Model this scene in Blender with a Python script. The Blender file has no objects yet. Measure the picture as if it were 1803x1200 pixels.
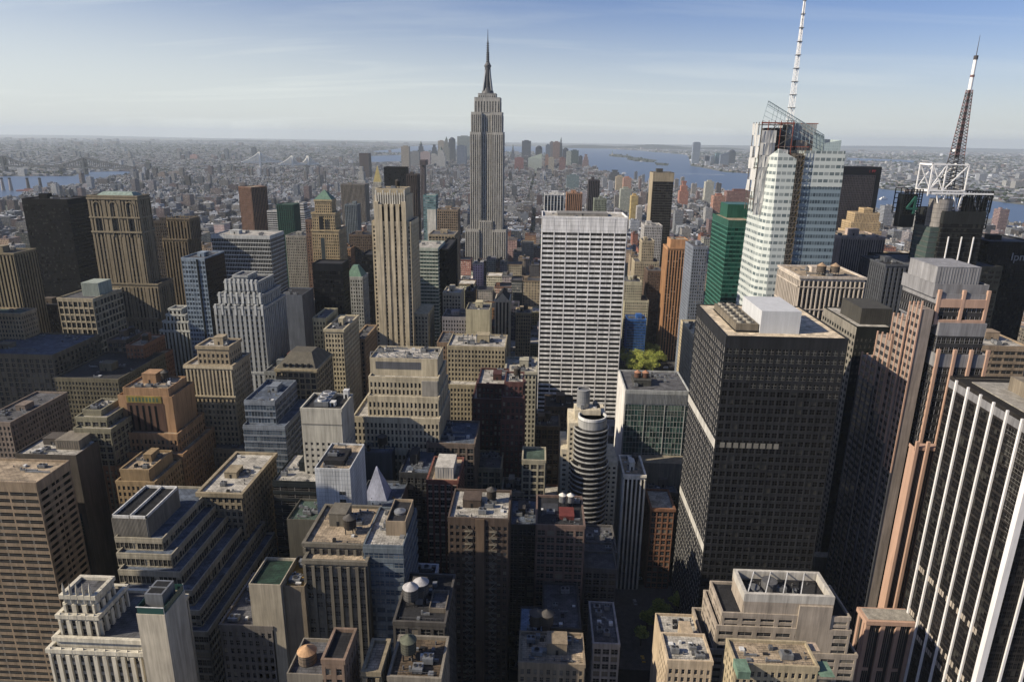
import bpy, math, random
import numpy as np
from mathutils import Vector

# ------------------------------------------------------------------ camera, sky, sun
W_, H_ = 1803.0, 1200.0
FOC, PITCH, YAW, ROLL, CZ = 1200.0, 16.6, 2.2, 0.8, 258.0
SC = bpy.context.scene
COL = SC.collection
def _basis():
    p, y, r = (math.radians(a) for a in (PITCH, YAW, ROLL))
    f = np.array([-math.sin(y)*math.cos(p), math.cos(y)*math.cos(p), -math.sin(p)])
    r0 = np.array([math.cos(y), math.sin(y), 0.0]); u0 = np.cross(r0, f)
    return f, r0*math.cos(r)+u0*math.sin(r), -r0*math.sin(r)+u0*math.cos(r)
FW, RT, UP = _basis()
cd = bpy.data.cameras.new('camera'); cam = bpy.data.objects.new('camera', cd); COL.objects.link(cam)
cd.sensor_width = 36.0; cd.lens = 36.0*FOC/W_; cd.clip_start = 1.0; cd.clip_end = 120000.0
from mathutils import Matrix
m = Matrix(((RT[0], UP[0], -FW[0], 0), (RT[1], UP[1], -FW[1], 0), (RT[2], UP[2], -FW[2], CZ), (0, 0, 0, 1)))
cam.matrix_world = m
SC.camera = cam

SUN_EL, SUN_AZ = 32.0, 18.0      # elevation; degrees the sun stands behind the due-left direction
se, sa = math.radians(SUN_EL), math.radians(SUN_AZ)
sdir = Vector((-math.cos(se)*math.cos(sa), -math.cos(se)*math.sin(sa), math.sin(se)))
sl = bpy.data.lights.new('sun', 'SUN'); sl.energy = 5.0; sl.angle = math.radians(0.5); sl.color = (1.0, 0.88, 0.70)
so = bpy.data.objects.new('sun', sl); COL.objects.link(so); so.rotation_euler = sdir.to_track_quat('Z', 'Y').to_euler()
SC.view_settings.view_transform = 'Standard'; SC.view_settings.look = 'None'
SC.view_settings.exposure = 0.5; SC.view_settings.gamma = 1.0
wd = bpy.data.worlds.new('World'); SC.world = wd; wd.use_nodes = True
nt = wd.node_tree; nt.nodes.clear(); N = nt.nodes.new; LK = nt.links.new
sky = N('ShaderNodeTexSky'); sky.sky_type = 'NISHITA'; sky.sun_disc = False
sky.sun_elevation = se; sky.sun_rotation = math.atan2(sdir.x, sdir.y); sky.altitude = 200
sky.air_density = 1.0; sky.dust_density = 1.0; sky.ozone_density = 1.5
bg = N('ShaderNodeBackground'); bg.inputs['Strength'].default_value = 0.05
tc = N('ShaderNodeTexCoord'); sep = N('ShaderNodeSeparateXYZ'); LK(tc.outputs['Generated'], sep.inputs[0])
def wmath(op, a, b=None, clamp=False):
    n = N('ShaderNodeMath'); n.operation = op; n.use_clamp = clamp
    for i, v in enumerate((a, b)):
        if v is None: continue
        if isinstance(v, (int, float)): n.inputs[i].default_value = v
        else: LK(v, n.inputs[i])
    return n.outputs[0]
# thin cirrus: noise on a flat layer seen by direction (x/z, y/z)
zc = wmath('MAXIMUM', sep.outputs[2], 0.015)
cmb = N('ShaderNodeCombineXYZ')
LK(wmath('DIVIDE', sep.outputs[0], wmath('ADD', zc, 0.10)), cmb.inputs[0]); LK(wmath('MULTIPLY', wmath('DIVIDE', sep.outputs[1], wmath('ADD', zc, 0.10)), 1.0), cmb.inputs[1])
mp = N('ShaderNodeMapping'); mp.inputs['Scale'].default_value = (0.32, 1.3, 1); mp.inputs['Rotation'].default_value = (0, 0, math.radians(6)); mp.inputs['Location'].default_value = (3.3, 1.2, 0)
LK(cmb.outputs[0], mp.inputs[0])
nz = N('ShaderNodeTexNoise'); nz.inputs['Scale'].default_value = 1.0; nz.inputs['Detail'].default_value = 7; nz.inputs['Roughness'].default_value = 0.55; nz.inputs['Distortion'].default_value = 0.6
LK(mp.outputs[0], nz.inputs[0])
cr = N('ShaderNodeValToRGB'); cr.color_ramp.elements[0].position = 0.52; cr.color_ramp.elements[1].position = 0.85; LK(nz.outputs[0], cr.inputs[0])
# veil stronger to the left (towards the sun) and in a band above the horizon
veil = wmath('MULTIPLY', wmath('SUBTRACT', 0.55, wmath('MULTIPLY', sep.outputs[0], 0.35)), cr.outputs[0], True)
lowv = N('ShaderNodeMapRange'); lowv.inputs[1].default_value = 0.0; lowv.inputs[2].default_value = 0.20; lowv.inputs[3].default_value = 0.70; lowv.inputs[4].default_value = 0.0
lowv.interpolation_type = 'SMOOTHSTEP'
LK(wmath('ADD', sep.outputs[2], wmath('MULTIPLY', sep.outputs[0], 0.07)), lowv.inputs[0])
vsum = wmath('ADD', wmath('MULTIPLY', veil, 0.6), lowv.outputs[0], True)
mx = N('ShaderNodeMix'); mx.data_type = 'RGBA'
south = N('ShaderNodeMapRange'); south.inputs[1].default_value = 0.0; south.inputs[2].default_value = 0.5; LK(sep.outputs[1], south.inputs[0])
LK(wmath('MULTIPLY', wmath('MINIMUM', vsum, 0.85), south.outputs[0]), mx.inputs[0]); 
tint = N('ShaderNodeVectorMath'); tint.operation = 'MULTIPLY'; tint.inputs[1].default_value = (1.08, 1.16, 1.56); LK(sky.outputs[0], tint.inputs[0])
LK(tint.outputs[0], mx.inputs[6]); mx.inputs[7].default_value = (12.0, 12.6, 12.1, 1)
LK(mx.outputs[2], bg.inputs[0])
wo = N('ShaderNodeOutputWorld'); LK(bg.outputs[0], wo.inputs[0])
SC.cycles.use_denoising = True
SC.cycles.max_bounces = 6; SC.cycles.diffuse_bounces = 1; SC.cycles.glossy_bounces = 3; SC.cycles.transmission_bounces = 2; SC.cycles.volume_bounces = 0

# ------------------------------------------------------------------ survey helpers (photograph point -> place in the city)
def ray(px, py): return FW + RT*((px-W_/2)/FOC) - UP*((py-H_/2)/FOC)
def at(px, py, Y): d = ray(px, py); t = Y/d[1]; return (d[0]*t, Y, CZ+d[2]*t)
def gnd(px, py, z=0.0): d = ray(px, py); t = (z-CZ)/d[2]; return (d[0]*t, d[1]*t)
def fx(px, Y, z):
    k = (px-W_/2)/FOC; a = RT-k*FW
    return -(Y*a[1]+(z-CZ)*a[2])/a[0]
def proj(x, y, z):
    d = np.array([x, y, z-CZ]); t = d @ FW
    return (W_/2+FOC*(d @ RT)/t, H_/2-FOC*(d @ UP)/t, t)
def T(xl, xr, yt, Y, D):
    z = at((xl+xr)/2, yt, Y)[2]
    return [fx(xl, Y, z), fx(xr, Y, z), Y, Y+D, z]

# ------------------------------------------------------------------ materials
MATS = {}
def lin(c): return tuple((v/12.92 if v <= 0.04045 else ((v+0.055)/1.055)**2.4) for v in c)
def mat(rgb, rough=0.8, metal=0.0, var=0.32, spec=0.3):
    """wall/roof material, linear base colour, world-space grime variation"""
    g0 = sum(rgb)/3; rgb = tuple((v*.8+g0*.2)*(0.44+0.85*min(v, .6)) for v in rgb)
    key = (tuple(round(v, 3) for v in rgb), rough, metal, var)
    if key in MATS: return MATS[key]
    mt = bpy.data.materials.new('surface'); mt.use_nodes = True; t = mt.node_tree
    b = t.nodes['Principled BSDF']; b.inputs['Roughness'].default_value = rough; b.inputs['Metallic'].default_value = metal
    b.inputs['Specular IOR Level'].default_value = spec if max(rgb) > .03 else .1
    g = t.nodes.new('ShaderNodeNewGeometry'); mpn = t.nodes.new('ShaderNodeMapping'); mpn.inputs['Scale'].default_value = (0.35, 0.35, 0.05)
    n1 = t.nodes.new('ShaderNodeTexNoise'); n1.inputs['Scale'].default_value = 1.0; n1.inputs['Detail'].default_value = 4; n1.inputs['Roughness'].default_value = 0.65
    t.links.new(g.outputs['Position'], mpn.inputs[0]); t.links.new(mpn.outputs[0], n1.inputs[0])
    r = t.nodes.new('ShaderNodeMapRange'); r.inputs[1].default_value = 0.3; r.inputs[2].default_value = 0.7; r.inputs[3].default_value = 1-var; r.inputs[4].default_value = 1+var*0.6
    t.links.new(n1.outputs[0], r.inputs[0])
    mp2 = t.nodes.new('ShaderNodeMapping'); mp2.inputs['Scale'].default_value = (1.6, 1.6, .06); n2 = t.nodes.new('ShaderNodeTexNoise'); n2.inputs['Scale'].default_value = 1.0; n2.inputs['Detail'].default_value = 3
    t.links.new(g.outputs['Position'], mp2.inputs[0]); t.links.new(mp2.outputs[0], n2.inputs[0]); r2_ = t.nodes.new('ShaderNodeMapRange'); r2_.inputs[1].default_value = .35; r2_.inputs[2].default_value = .65; r2_.inputs[3].default_value = 1-var*.55; r2_.inputs[4].default_value = 1+var*.25; t.links.new(n2.outputs[0], r2_.inputs[0])
    mp3 = t.nodes.new('ShaderNodeMapping'); mp3.inputs['Scale'].default_value = (.11, .11, .28); n3 = t.nodes.new('ShaderNodeTexNoise'); n3.inputs['Scale'].default_value = 1.0; n3.inputs['Detail'].default_value = 1
    t.links.new(g.outputs['Position'], mp3.inputs[0]); t.links.new(mp3.outputs[0], n3.inputs[0])
    q3 = t.nodes.new('ShaderNodeMath'); q3.operation = 'MULTIPLY'; t.links.new(r.outputs[0], q3.inputs[0]); t.links.new(r2_.outputs[0], q3.inputs[1])
    q4 = t.nodes.new('ShaderNodeMath'); q4.operation = 'MULTIPLY_ADD'; t.links.new(n3.outputs[0], q4.inputs[0]); q4.inputs[1].default_value = var*.8; q4.inputs[2].default_value = 1-var*.4
    q5 = t.nodes.new('ShaderNodeMath'); q5.operation = 'MULTIPLY'; t.links.new(q3.outputs[0], q5.inputs[0]); t.links.new(q4.outputs[0], q5.inputs[1])
    mm = t.nodes.new('ShaderNodeVectorMath'); mm.operation = 'SCALE'; mm.inputs[0].default_value = rgb; t.links.new(q5.outputs[0], mm.inputs[3])
    t.links.new(mm.outputs[0], b.inputs['Base Color'])
    MATS[key] = mt; return mt

RM = {}
def roofmat(rgb):
    """patched roofing felt: rectangular patches, seams and dark pond stains"""
    k = tuple(rgb)
    if k in RM: return RM[k]
    g0 = sum(rgb)/3; rgb = tuple((v*.85+g0*.15)*(0.55+0.8*min(v, .6)) for v in rgb)
    mt = bpy.data.materials.new('roof_felt'); mt.use_nodes = True; t = mt.node_tree; b = t.nodes['Principled BSDF']; b.inputs['Roughness'].default_value = .85; b.inputs['Specular IOR Level'].default_value = .25
    g = t.nodes.new('ShaderNodeNewGeometry'); v = t.nodes.new('ShaderNodeTexVoronoi'); v.distance = 'CHEBYCHEV'; v.inputs['Scale'].default_value = .28; n = t.nodes.new('ShaderNodeTexNoise'); n.inputs['Scale'].default_value = .35; n.inputs['Detail'].default_value = 7; n.inputs['Roughness'].default_value = .7
    br = t.nodes.new('ShaderNodeTexBrick'); br.inputs['Scale'].default_value = .25; br.inputs['Mortar Size'].default_value = .03; br.inputs['Color1'].default_value = (1, 1, 1, 1); br.inputs['Color2'].default_value = (.85, .85, .85, 1); br.inputs['Mortar'].default_value = (.55, .55, .55, 1)
    for q in (v, n, br): t.links.new(g.outputs['Position'], q.inputs[0])
    s = t.nodes.new('ShaderNodeSeparateColor'); t.links.new(v.outputs['Color'], s.inputs[0]); rn = t.nodes.new('ShaderNodeMapRange'); rn.inputs[1].default_value = .32; rn.inputs[2].default_value = .62; rn.inputs[3].default_value = .55; rn.inputs[4].default_value = 1.2; t.links.new(n.outputs[0], rn.inputs[0])
    f = M_(t, 'MULTIPLY', rn.outputs[0], M_(t, 'ADD', .68, M_(t, 'MULTIPLY', s.outputs[0], .55))); f = M_(t, 'MULTIPLY', f, br.outputs['Color'])
    m = t.nodes.new('ShaderNodeVectorMath'); m.operation = 'SCALE'; m.inputs[0].default_value = rgb; t.links.new(f, m.inputs[3]); t.links.new(m.outputs[0], b.inputs['Base Color'])
    RM[k] = mt; return mt
def M_(t, op, a, b=None, clamp=False):
    n = t.nodes.new('ShaderNodeMath'); n.operation = op; n.use_clamp = clamp
    for i, v in enumerate((a, b)):
        if v is None: continue
        if isinstance(v, (int, float)): n.inputs[i].default_value = v
        else: t.links.new(v, n.inputs[i])
    return n.outputs[0]
GL = {}
def glass(kind='dark'):
    """window glass; one random tint / blind per bay from the UV cell"""
    if kind in GL: return GL[kind]
    base, blind, amt, metal, rough = {
        'dark': ((0.012, 0.014, 0.017), (0.20, 0.18, 0.14), 0.33, 0.0, 0.12),
        'black': ((0.006, 0.006, 0.007), (0.035, 0.035, 0.032), 0.22, 0.0, 0.16),
        'blue': ((0.05, 0.075, 0.11), (0.20, 0.24, 0.28), 0.35, 0.35, 0.08),
        'pale': ((0.16, 0.21, 0.24), (0.42, 0.46, 0.46), 0.35, 0.2, 0.12),
        'green': ((0.018, 0.05, 0.045), (0.10, 0.16, 0.13), 0.3, 0.1, 0.1),
        'emerald': ((0.004, 0.055, 0.04), (0.012, 0.09, 0.065), 0.3, 0.1, 0.15),
        'warm': ((0.03, 0.027, 0.022), (0.32, 0.28, 0.2), 0.3, 0.0, 0.15),
    }[kind]
    mt = bpy.data.materials.new('window_glass'); mt.use_nodes = True; t = mt.node_tree
    b = t.nodes['Principled BSDF']; b.inputs['Roughness'].default_value = rough; b.inputs['Metallic'].default_value = metal
    b.inputs['Specular IOR Level'].default_value = 0.5
    uv = t.nodes.new('ShaderNodeUVMap'); s = t.nodes.new('ShaderNodeSeparateXYZ'); t.links.new(uv.outputs[0], s.inputs[0])
    c = t.nodes.new('ShaderNodeCombineXYZ'); t.links.new(M_(t, 'FLOOR', s.outputs[0]), c.inputs[0]); t.links.new(M_(t, 'FLOOR', s.outputs[1]), c.inputs[1])
    wn = t.nodes.new('ShaderNodeTexWhiteNoise'); wn.noise_dimensions = '3D'; t.links.new(c.outputs[0], wn.inputs[0])
    cs = t.nodes.new('ShaderNodeSeparateColor'); t.links.new(wn.outputs['Color'], cs.inputs[0])
    drawn = M_(t, 'LESS_THAN', cs.outputs[0], amt)
    upper = M_(t, 'GREATER_THAN', M_(t, 'FRACT', s.outputs[1]), cs.outputs[1])
    f = M_(t, 'MULTIPLY', drawn, upper)
    mxx = t.nodes.new('ShaderNodeMix'); mxx.data_type = 'RGBA'; t.links.new(f, mxx.inputs[0]); mxx.inputs[7].default_value = blind+(1,)
    v2 = t.nodes.new('ShaderNodeVectorMath'); v2.operation = 'SCALE'; v2.inputs[0].default_value = base
    t.links.new(M_(t, 'ADD', 0.5, M_(t, 'MULTIPLY', cs.outputs[2], 1.1)), v2.inputs[3]); t.links.new(v2.outputs[0], mxx.inputs[6])
    fu, fv = M_(t, 'FRACT', s.outputs[0]), M_(t, 'FRACT', s.outputs[1])
    ln = M_(t, 'MAXIMUM', M_(t, 'LESS_THAN', M_(t, 'ABSOLUTE', M_(t, 'SUBTRACT', fu, .5)), .022), M_(t, 'LESS_THAN', M_(t, 'ABSOLUTE', M_(t, 'SUBTRACT', fv, .5)), .02))
    mf = t.nodes.new('ShaderNodeMix'); mf.data_type = 'RGBA'; t.links.new(ln, mf.inputs[0]); t.links.new(mxx.outputs[2], mf.inputs[6]); mf.inputs[7].default_value = (.09, .088, .08, 1) if kind in ('dark', 'warm', 'pale', 'blue') else (.03, .03, .03, 1)
    t.links.new(mf.outputs[2], b.inputs['Base Color'])
    # old panes are never quite flat: each tilts the reflection a little
    cc = t.nodes.new('ShaderNodeVectorMath'); cc.operation = 'SUBTRACT'; t.links.new(wn.outputs['Color'], cc.inputs[0]); cc.inputs[1].default_value = (.5, .5, .5)
    c2 = t.nodes.new('ShaderNodeVectorMath'); c2.operation = 'SCALE'; t.links.new(cc.outputs[0], c2.inputs[0]); c2.inputs[3].default_value = .05
    gn_ = t.nodes.new('ShaderNodeNewGeometry'); c3 = t.nodes.new('ShaderNodeVectorMath'); c3.operation = 'ADD'; t.links.new(gn_.outputs['Normal'], c3.inputs[0]); t.links.new(c2.outputs[0], c3.inputs[1])
    c4 = t.nodes.new('ShaderNodeVectorMath'); c4.operation = 'NORMALIZE'; t.links.new(c3.outputs[0], c4.inputs[0]); t.links.new(c4.outputs[0], b.inputs['Normal'])
    if kind == 'black': b.inputs['Specular IOR Level'].default_value = .16
    GL[kind] = mt; return mt
def plainglass(rgb, rough=0.12):
    k = ('p',)+rgb
    if k not in MATS:
        mt = bpy.data.materials.new('pane'); mt.use_nodes = True; b = mt.node_tree.nodes['Principled BSDF']
        b.inputs['Base Color'].default_value = rgb+(1,); b.inputs['Roughness'].default_value = rough; MATS[k] = mt
    return MATS[k]

def city_material():
    """facade pattern for the smaller buildings: colours and bay sizes come with the mesh, windows from metre UVs"""
    mt = bpy.data.materials.new('city_facade'); mt.use_nodes = True; t = mt.node_tree; b = t.nodes['Principled BSDF']
    L = t.links.new
    def attr(n): a = t.nodes.new('ShaderNodeAttribute'); a.attribute_name = n; return a
    wc, rc, pr = attr('wallcol'), attr('roofcol'), attr('bay')
    ps = t.nodes.new('ShaderNodeSeparateColor'); L(pr.outputs['Color'], ps.inputs[0])
    uv = t.nodes.new('ShaderNodeUVMap'); s = t.nodes.new('ShaderNodeSeparateXYZ'); L(uv.outputs[0], s.inputs[0])
    bw = M_(t, 'MULTIPLY', ps.outputs[0], 10.0); fh = M_(t, 'MULTIPLY', ps.outputs[1], 10.0); fr = ps.outputs[2]
    u = M_(t, 'DIVIDE', s.outputs[0], bw); v = M_(t, 'DIVIDE', s.outputs[1], fh)
    fu, fv = M_(t, 'FRACT', u), M_(t, 'FRACT', v)
    au = M_(t, 'ABSOLUTE', M_(t, 'SUBTRACT', fu, 0.5)); av = M_(t, 'ABSOLUTE', M_(t, 'SUBTRACT', fv, 0.5))
    inu = M_(t, 'LESS_THAN', au, M_(t, 'MULTIPLY', fr, 0.5)); inv = M_(t, 'LESS_THAN', av, 0.27)
    top = t.nodes.new('ShaderNodeAttribute'); top.attribute_name = 'iswin'
    win = M_(t, 'MULTIPLY', M_(t, 'MULTIPLY', inu, inv), top.outputs['Fac'])
    c = t.nodes.new('ShaderNodeCombineXYZ'); L(M_(t, 'FLOOR', u), c.inputs[0]); L(M_(t, 'FLOOR', v), c.inputs[1])
    wn = t.nodes.new('ShaderNodeTexWhiteNoise'); L(c.outputs[0], wn.inputs[0])
    glassc = t.nodes.new('ShaderNodeValToRGB'); e = glassc.color_ramp.elements
    glassc.color_ramp.interpolation = 'CONSTANT'
    e[0].position = 0; e[0].color = (0.012, 0.013, 0.015, 1); e[1].position = 0.55; e[1].color = (0.03, 0.032, 0.035, 1)
    x = e.new(0.8); x.color = (0.09, 0.085, 0.07, 1); x = e.new(0.93); x.color = (0.25, 0.22, 0.17, 1)
    L(wn.outputs['Value'], glassc.inputs[0])
    g = t.nodes.new('ShaderNodeNewGeometry'); n1 = t.nodes.new('ShaderNodeTexNoise'); n1.inputs['Scale'].default_value = 0.12; n1.inputs['Detail'].default_value = 6; n1.inputs['Roughness'].default_value = 0.7
    L(g.outputs['Position'], n1.inputs[0])
    var = M_(t, 'ADD', 0.45, M_(t, 'MULTIPLY', n1.outputs[0], 1.1))
    def scale(col): q = t.nodes.new('ShaderNodeVectorMath'); q.operation = 'SCALE'; L(col, q.inputs[0]); L(var, q.inputs[3]); return q.outputs[0]
    # roof: patches
    vor = t.nodes.new('ShaderNodeTexVoronoi'); vor.inputs['Scale'].default_value = 0.16; vor.distance = 'CHEBYCHEV'; L(g.outputs['Position'], vor.inputs[0])
    vs = t.nodes.new('ShaderNodeSeparateColor'); L(vor.outputs['Color'], vs.inputs[0])
    rv = M_(t, 'ADD', 0.55, M_(t, 'MULTIPLY', vs.outputs[0], 0.8))
    rq = t.nodes.new('ShaderNodeVectorMath'); rq.operation = 'SCALE'; L(rc.outputs['Color'], rq.inputs[0]); L(rv, rq.inputs[3])
    ns = t.nodes.new('ShaderNodeSeparateXYZ'); L(g.outputs['Normal'], ns.inputs[0]); isroof = M_(t, 'GREATER_THAN', ns.outputs[2], 0.5)
    m1 = t.nodes.new('ShaderNodeMix'); m1.data_type = 'RGBA'; L(isroof, m1.inputs[0]); L(scale(wc.outputs['Color']), m1.inputs[6]); L(rq.outputs[0], m1.inputs[7])
    m2 = t.nodes.new('ShaderNodeMix'); m2.data_type = 'RGBA'; L(M_(t, 'MULTIPLY', win, M_(t, 'SUBTRACT', 1.0, isroof)), m2.inputs[0]); L(m1.outputs[2], m2.inputs[6]); L(glassc.outputs[0], m2.inputs[7])
    L(m2.outputs[2], b.inputs['Base Color'])
    rr = t.nodes.new('ShaderNodeMapRange'); rr.inputs[3].default_value = 0.85; rr.inputs[4].default_value = 0.2; L(win, rr.inputs[0]); L(rr.outputs[0], b.inputs['Roughness'])
    b.inputs['Specular IOR Level'].default_value = 0.3
    bp = t.nodes.new('ShaderNodeBump'); bp.inputs['Strength'].default_value = 0.6; bp.inputs['Distance'].default_value = 0.3; bp.invert = True
    L(win, bp.inputs['Height']); L(bp.outputs[0], b.inputs['Normal'])
    return mt
CITY = city_material()

# ------------------------------------------------------------------ mesh helpers
class MB:
    def __init__(s, o=(0, 0, 0)): s.v = []; s.f = []; s.m = []; s.uv = []; s.o = o; s.mats = []
    def mi(s, mt):
        if mt not in s.mats: s.mats.append(mt)
        return s.mats.index(mt)
    def face(s, pts, mt, uv=None):
        n = len(s.v); s.v += [(p[0]-s.o[0], p[1]-s.o[1], p[2]-s.o[2]) for p in pts]; s.f.append(tuple(range(n, n+len(pts)))); s.m.append(s.mi(mt))
        s.uv += uv if uv else [(0, 0)]*len(pts)
    def box(s, x0, x1, y0, y1, z0, z1, mt):
        if x1 <= x0 or y1 <= y0 or z1 <= z0: return
        n = len(s.v); ox, oy, oz = s.o
        s.v += [(x-ox, y-oy, z-oz) for z in (z0, z1) for x, y in ((x0, y0), (x1, y0), (x1, y1), (x0, y1))]
        s.f += [(n, n+1, n+5, n+4), (n+1, n+2, n+6, n+5), (n+2, n+3, n+7, n+6), (n+3, n, n+4, n+7), (n+4, n+5, n+6, n+7), (n+3, n+2, n+1, n)]
        s.m += [s.mi(mt)]*6; s.uv += [(0, 0)]*24
    def prism(s, poly, z0, z1, mt, poly2=None, cap=None):
        q = poly2 or poly; k = len(poly)
        for i in range(k):
            j = (i+1) % k
            s.face([(*poly[i], z0), (*poly[j], z0), (*q[j], z1), (*q[i], z1)], mt)
        s.face([(*p, z1) for p in q], cap or mt); s.face([(*p, z0) for p in reversed(poly)], mt)
    def cyl(s, x, y, r, z0, z1, mt, n=16, r2=None):
        a = [(x+r*math.cos(2*math.pi*i/n), y+r*math.sin(2*math.pi*i/n)) for i in range(n)]
        r2 = r if r2 is None else max(r2, 0.01)
        b = [(x+r2*math.cos(2*math.pi*i/n), y+r2*math.sin(2*math.pi*i/n)) for i in range(n)]
        s.prism(a, z0, z1, mt, b)
    def bar(s, a, b, w, mt):
        a, b = Vector(a), Vector(b); d = (b-a)
        if d.length < 1e-4: return
        d.normalize(); u = d.cross(Vector((0, 0, 1)))
        if u.length < 0.01: u = Vector((1, 0, 0))
        u.normalize(); v = d.cross(u); u *= w/2; v *= w/2
        c = [(-u-v), (u-v), (u+v), (-u+v)]
        for i in range(4):
            j = (i+1) % 4
            s.face([a+c[i], a+c[j], b+c[j], b+c[i]], mt)
    def build(s, name, parent=None, kind=None, smooth=False):
        me = bpy.data.meshes.new(name); me.from_pydata(s.v, [], s.f)
        for mt in s.mats: me.materials.append(mt)
        me.polygons.foreach_set('material_index', s.m)
        l = me.uv_layers.new(name='UVMap'); l.data.foreach_set('uv', [c for p in s.uv for c in p])
        if smooth: me.polygons.foreach_set('use_smooth', [True]*len(s.f))
        me.update()
        o = bpy.data.objects.new(name, me); COL.objects.link(o)
        if parent: o.parent = parent
        if kind: o['kind'] = kind
        return o
def root(name, label, cat, loc, group=None, rz=0):
    o = bpy.data.objects.new(name, None); COL.objects.link(o); o.location = loc; o.rotation_euler = (0, 0, rz); o.empty_display_size = 2
    o['label'] = label; o['category'] = cat
    if group: o['group'] = group
    return o
def tagm(o, label, cat, group=None):
    o['label'] = label; o['category'] = cat
    if group: o['group'] = group
    return o

FAC = np.array([[0, 1, 5, 4], [1, 2, 6, 5], [2, 3, 7, 6], [3, 0, 4, 7], [4, 5, 6, 7]])
def citymesh(name, B, o=(0, 0), parent=None):
    """B: rows x0,x1,y0,y1,z0,z1, wall rgb, roof rgb, bay, floor, winfrac, iswin -> one mesh of shaded boxes"""
    B = np.asarray(B, float); n = len(B)
    x0, x1, y0, y1, z0, z1 = [B[:, i] for i in range(6)]
    V = np.empty((n, 8, 3))
    for k, (xx, yy) in enumerate(((x0, y0), (x1, y0), (x1, y1), (x0, y1))):
        V[:, k, 0] = xx-o[0]; V[:, k, 1] = yy-o[1]; V[:, k, 2] = z0; V[:, k+4, 0] = xx-o[0]; V[:, k+4, 1] = yy-o[1]; V[:, k+4, 2] = z1
    F = (FAC[None]+(np.arange(n)*8)[:, None, None]).reshape(-1)
    me = bpy.data.meshes.new(name); me.vertices.add(n*8); me.vertices.foreach_set('co', V.reshape(-1))
    me.loops.add(n*20); me.loops.foreach_set('vertex_index', F)
    me.polygons.add(n*5); me.polygons.foreach_set('loop_start', np.arange(n*5)*4); me.polygons.foreach_set('loop_total', np.full(n*5, 4))
    wx, wy, h = x1-x0, y1-y0, z1-z0
    bay, fl = B[:, 12], B[:, 13]
    uv = np.zeros((n, 5, 4, 2))
    off = (np.arange(n) % 89)*13
    for k, wdt in enumerate((wx, wy, wx, wy)):
        nb = np.maximum(1, np.round(wdt/bay))*bay; o2 = np.floor(off)*bay
        uv[:, k, 0, 0] = o2; uv[:, k, 1, 0] = o2+nb; uv[:, k, 2, 0] = o2+nb; uv[:, k, 3, 0] = o2
        top = np.maximum(1, np.floor(h/fl))*fl+fl*0.12
        uv[:, k, 0, 1] = 0; uv[:, k, 1, 1] = 0; uv[:, k, 2, 1] = top; uv[:, k, 3, 1] = top
    me.uv_layers.new(name='UVMap').data.foreach_set('uv', uv.reshape(-1))
    def ca(nm, cols):
        a = me.color_attributes.new(nm, 'FLOAT_COLOR', 'CORNER'); c = np.ones((n, 20, 4)); c[:, :, :3] = cols[:, None, :]; a.data.foreach_set('color', c.reshape(-1))
    ca('wallcol', B[:, 6:9]); ca('roofcol', B[:, 9:12])
    ca('bay', np.stack([B[:, 12]/10, B[:, 13]/10, B[:, 14]], 1)); ca('iswin', np.stack([B[:, 15]]*3, 1))
    me.materials.append(CITY); me.update(calc_edges=True); me.validate(); me.shade_flat()
    ob = bpy.data.objects.new(name, me); COL.objects.link(ob)
    if parent: ob.parent = parent
    return ob

def tomesh(lo):
    bpy.context.view_layer.update(); dg_ = bpy.context.evaluated_depsgraph_get(); me = bpy.data.meshes.new_from_object(lo.evaluated_get(dg_))
    nm = lo.name; n_ = bpy.data.objects.new('tmp', me); COL.objects.link(n_); n_.parent = lo.parent; n_.location = lo.location; n_.rotation_euler = lo.rotation_euler
    bpy.data.objects.remove(lo); n_.name = nm
PANES = []
def pane_mesh(mt):
    b = MB(); b.box(-0.5, 0.5, -0.04, 0.0, -0.5, 0.5, mt); fm = plainglass((0.13, 0.125, 0.115), .5)
    b.box(-.03, .03, -.07, -.04, -.5, .5, fm); b.box(-.5, .5, -.065, -.04, -.035, .035, fm); b.box(-.5, .5, -.09, -.04, -.5, -.45, fm)
    o = b.build('window'); me = o.data; bpy.data.objects.remove(o); return me
_pane = {}
def panes(kind):
    if kind not in _pane:
        c = {'dark': [(0.010, 0.012, 0.015), (0.02, 0.022, 0.026), (0.035, 0.034, 0.03), (0.16, 0.14, 0.11)],
             'black': [(0.005, 0.005, 0.006), (0.009, 0.009, 0.01), (0.016, 0.016, 0.015), (0.03, 0.03, 0.028)],
             'blue': [(0.03, 0.05, 0.08), (0.06, 0.08, 0.11), (0.09, 0.12, 0.16), (0.15, 0.19, 0.22)],
             'pale': [(0.14, 0.18, 0.2), (0.2, 0.24, 0.26), (0.1, 0.13, 0.15), (0.4, 0.44, 0.44)],
             'green': [(0.015, 0.04, 0.035), (0.02, 0.06, 0.05), (0.03, 0.05, 0.045), (0.1, 0.15, 0.12)],
             'emerald': [(0.004, 0.05, 0.035), (0.006, 0.065, 0.05), (0.008, 0.04, 0.03), (0.012, 0.09, 0.065)],
             'warm': [(0.02, 0.018, 0.016), (0.035, 0.03, 0.025), (0.08, 0.07, 0.05), (0.28, 0.24, 0.17)]}[kind]
        _pane[kind] = [pane_mesh(plainglass(x)) for x in c]
    return _pane[kind]

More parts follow.
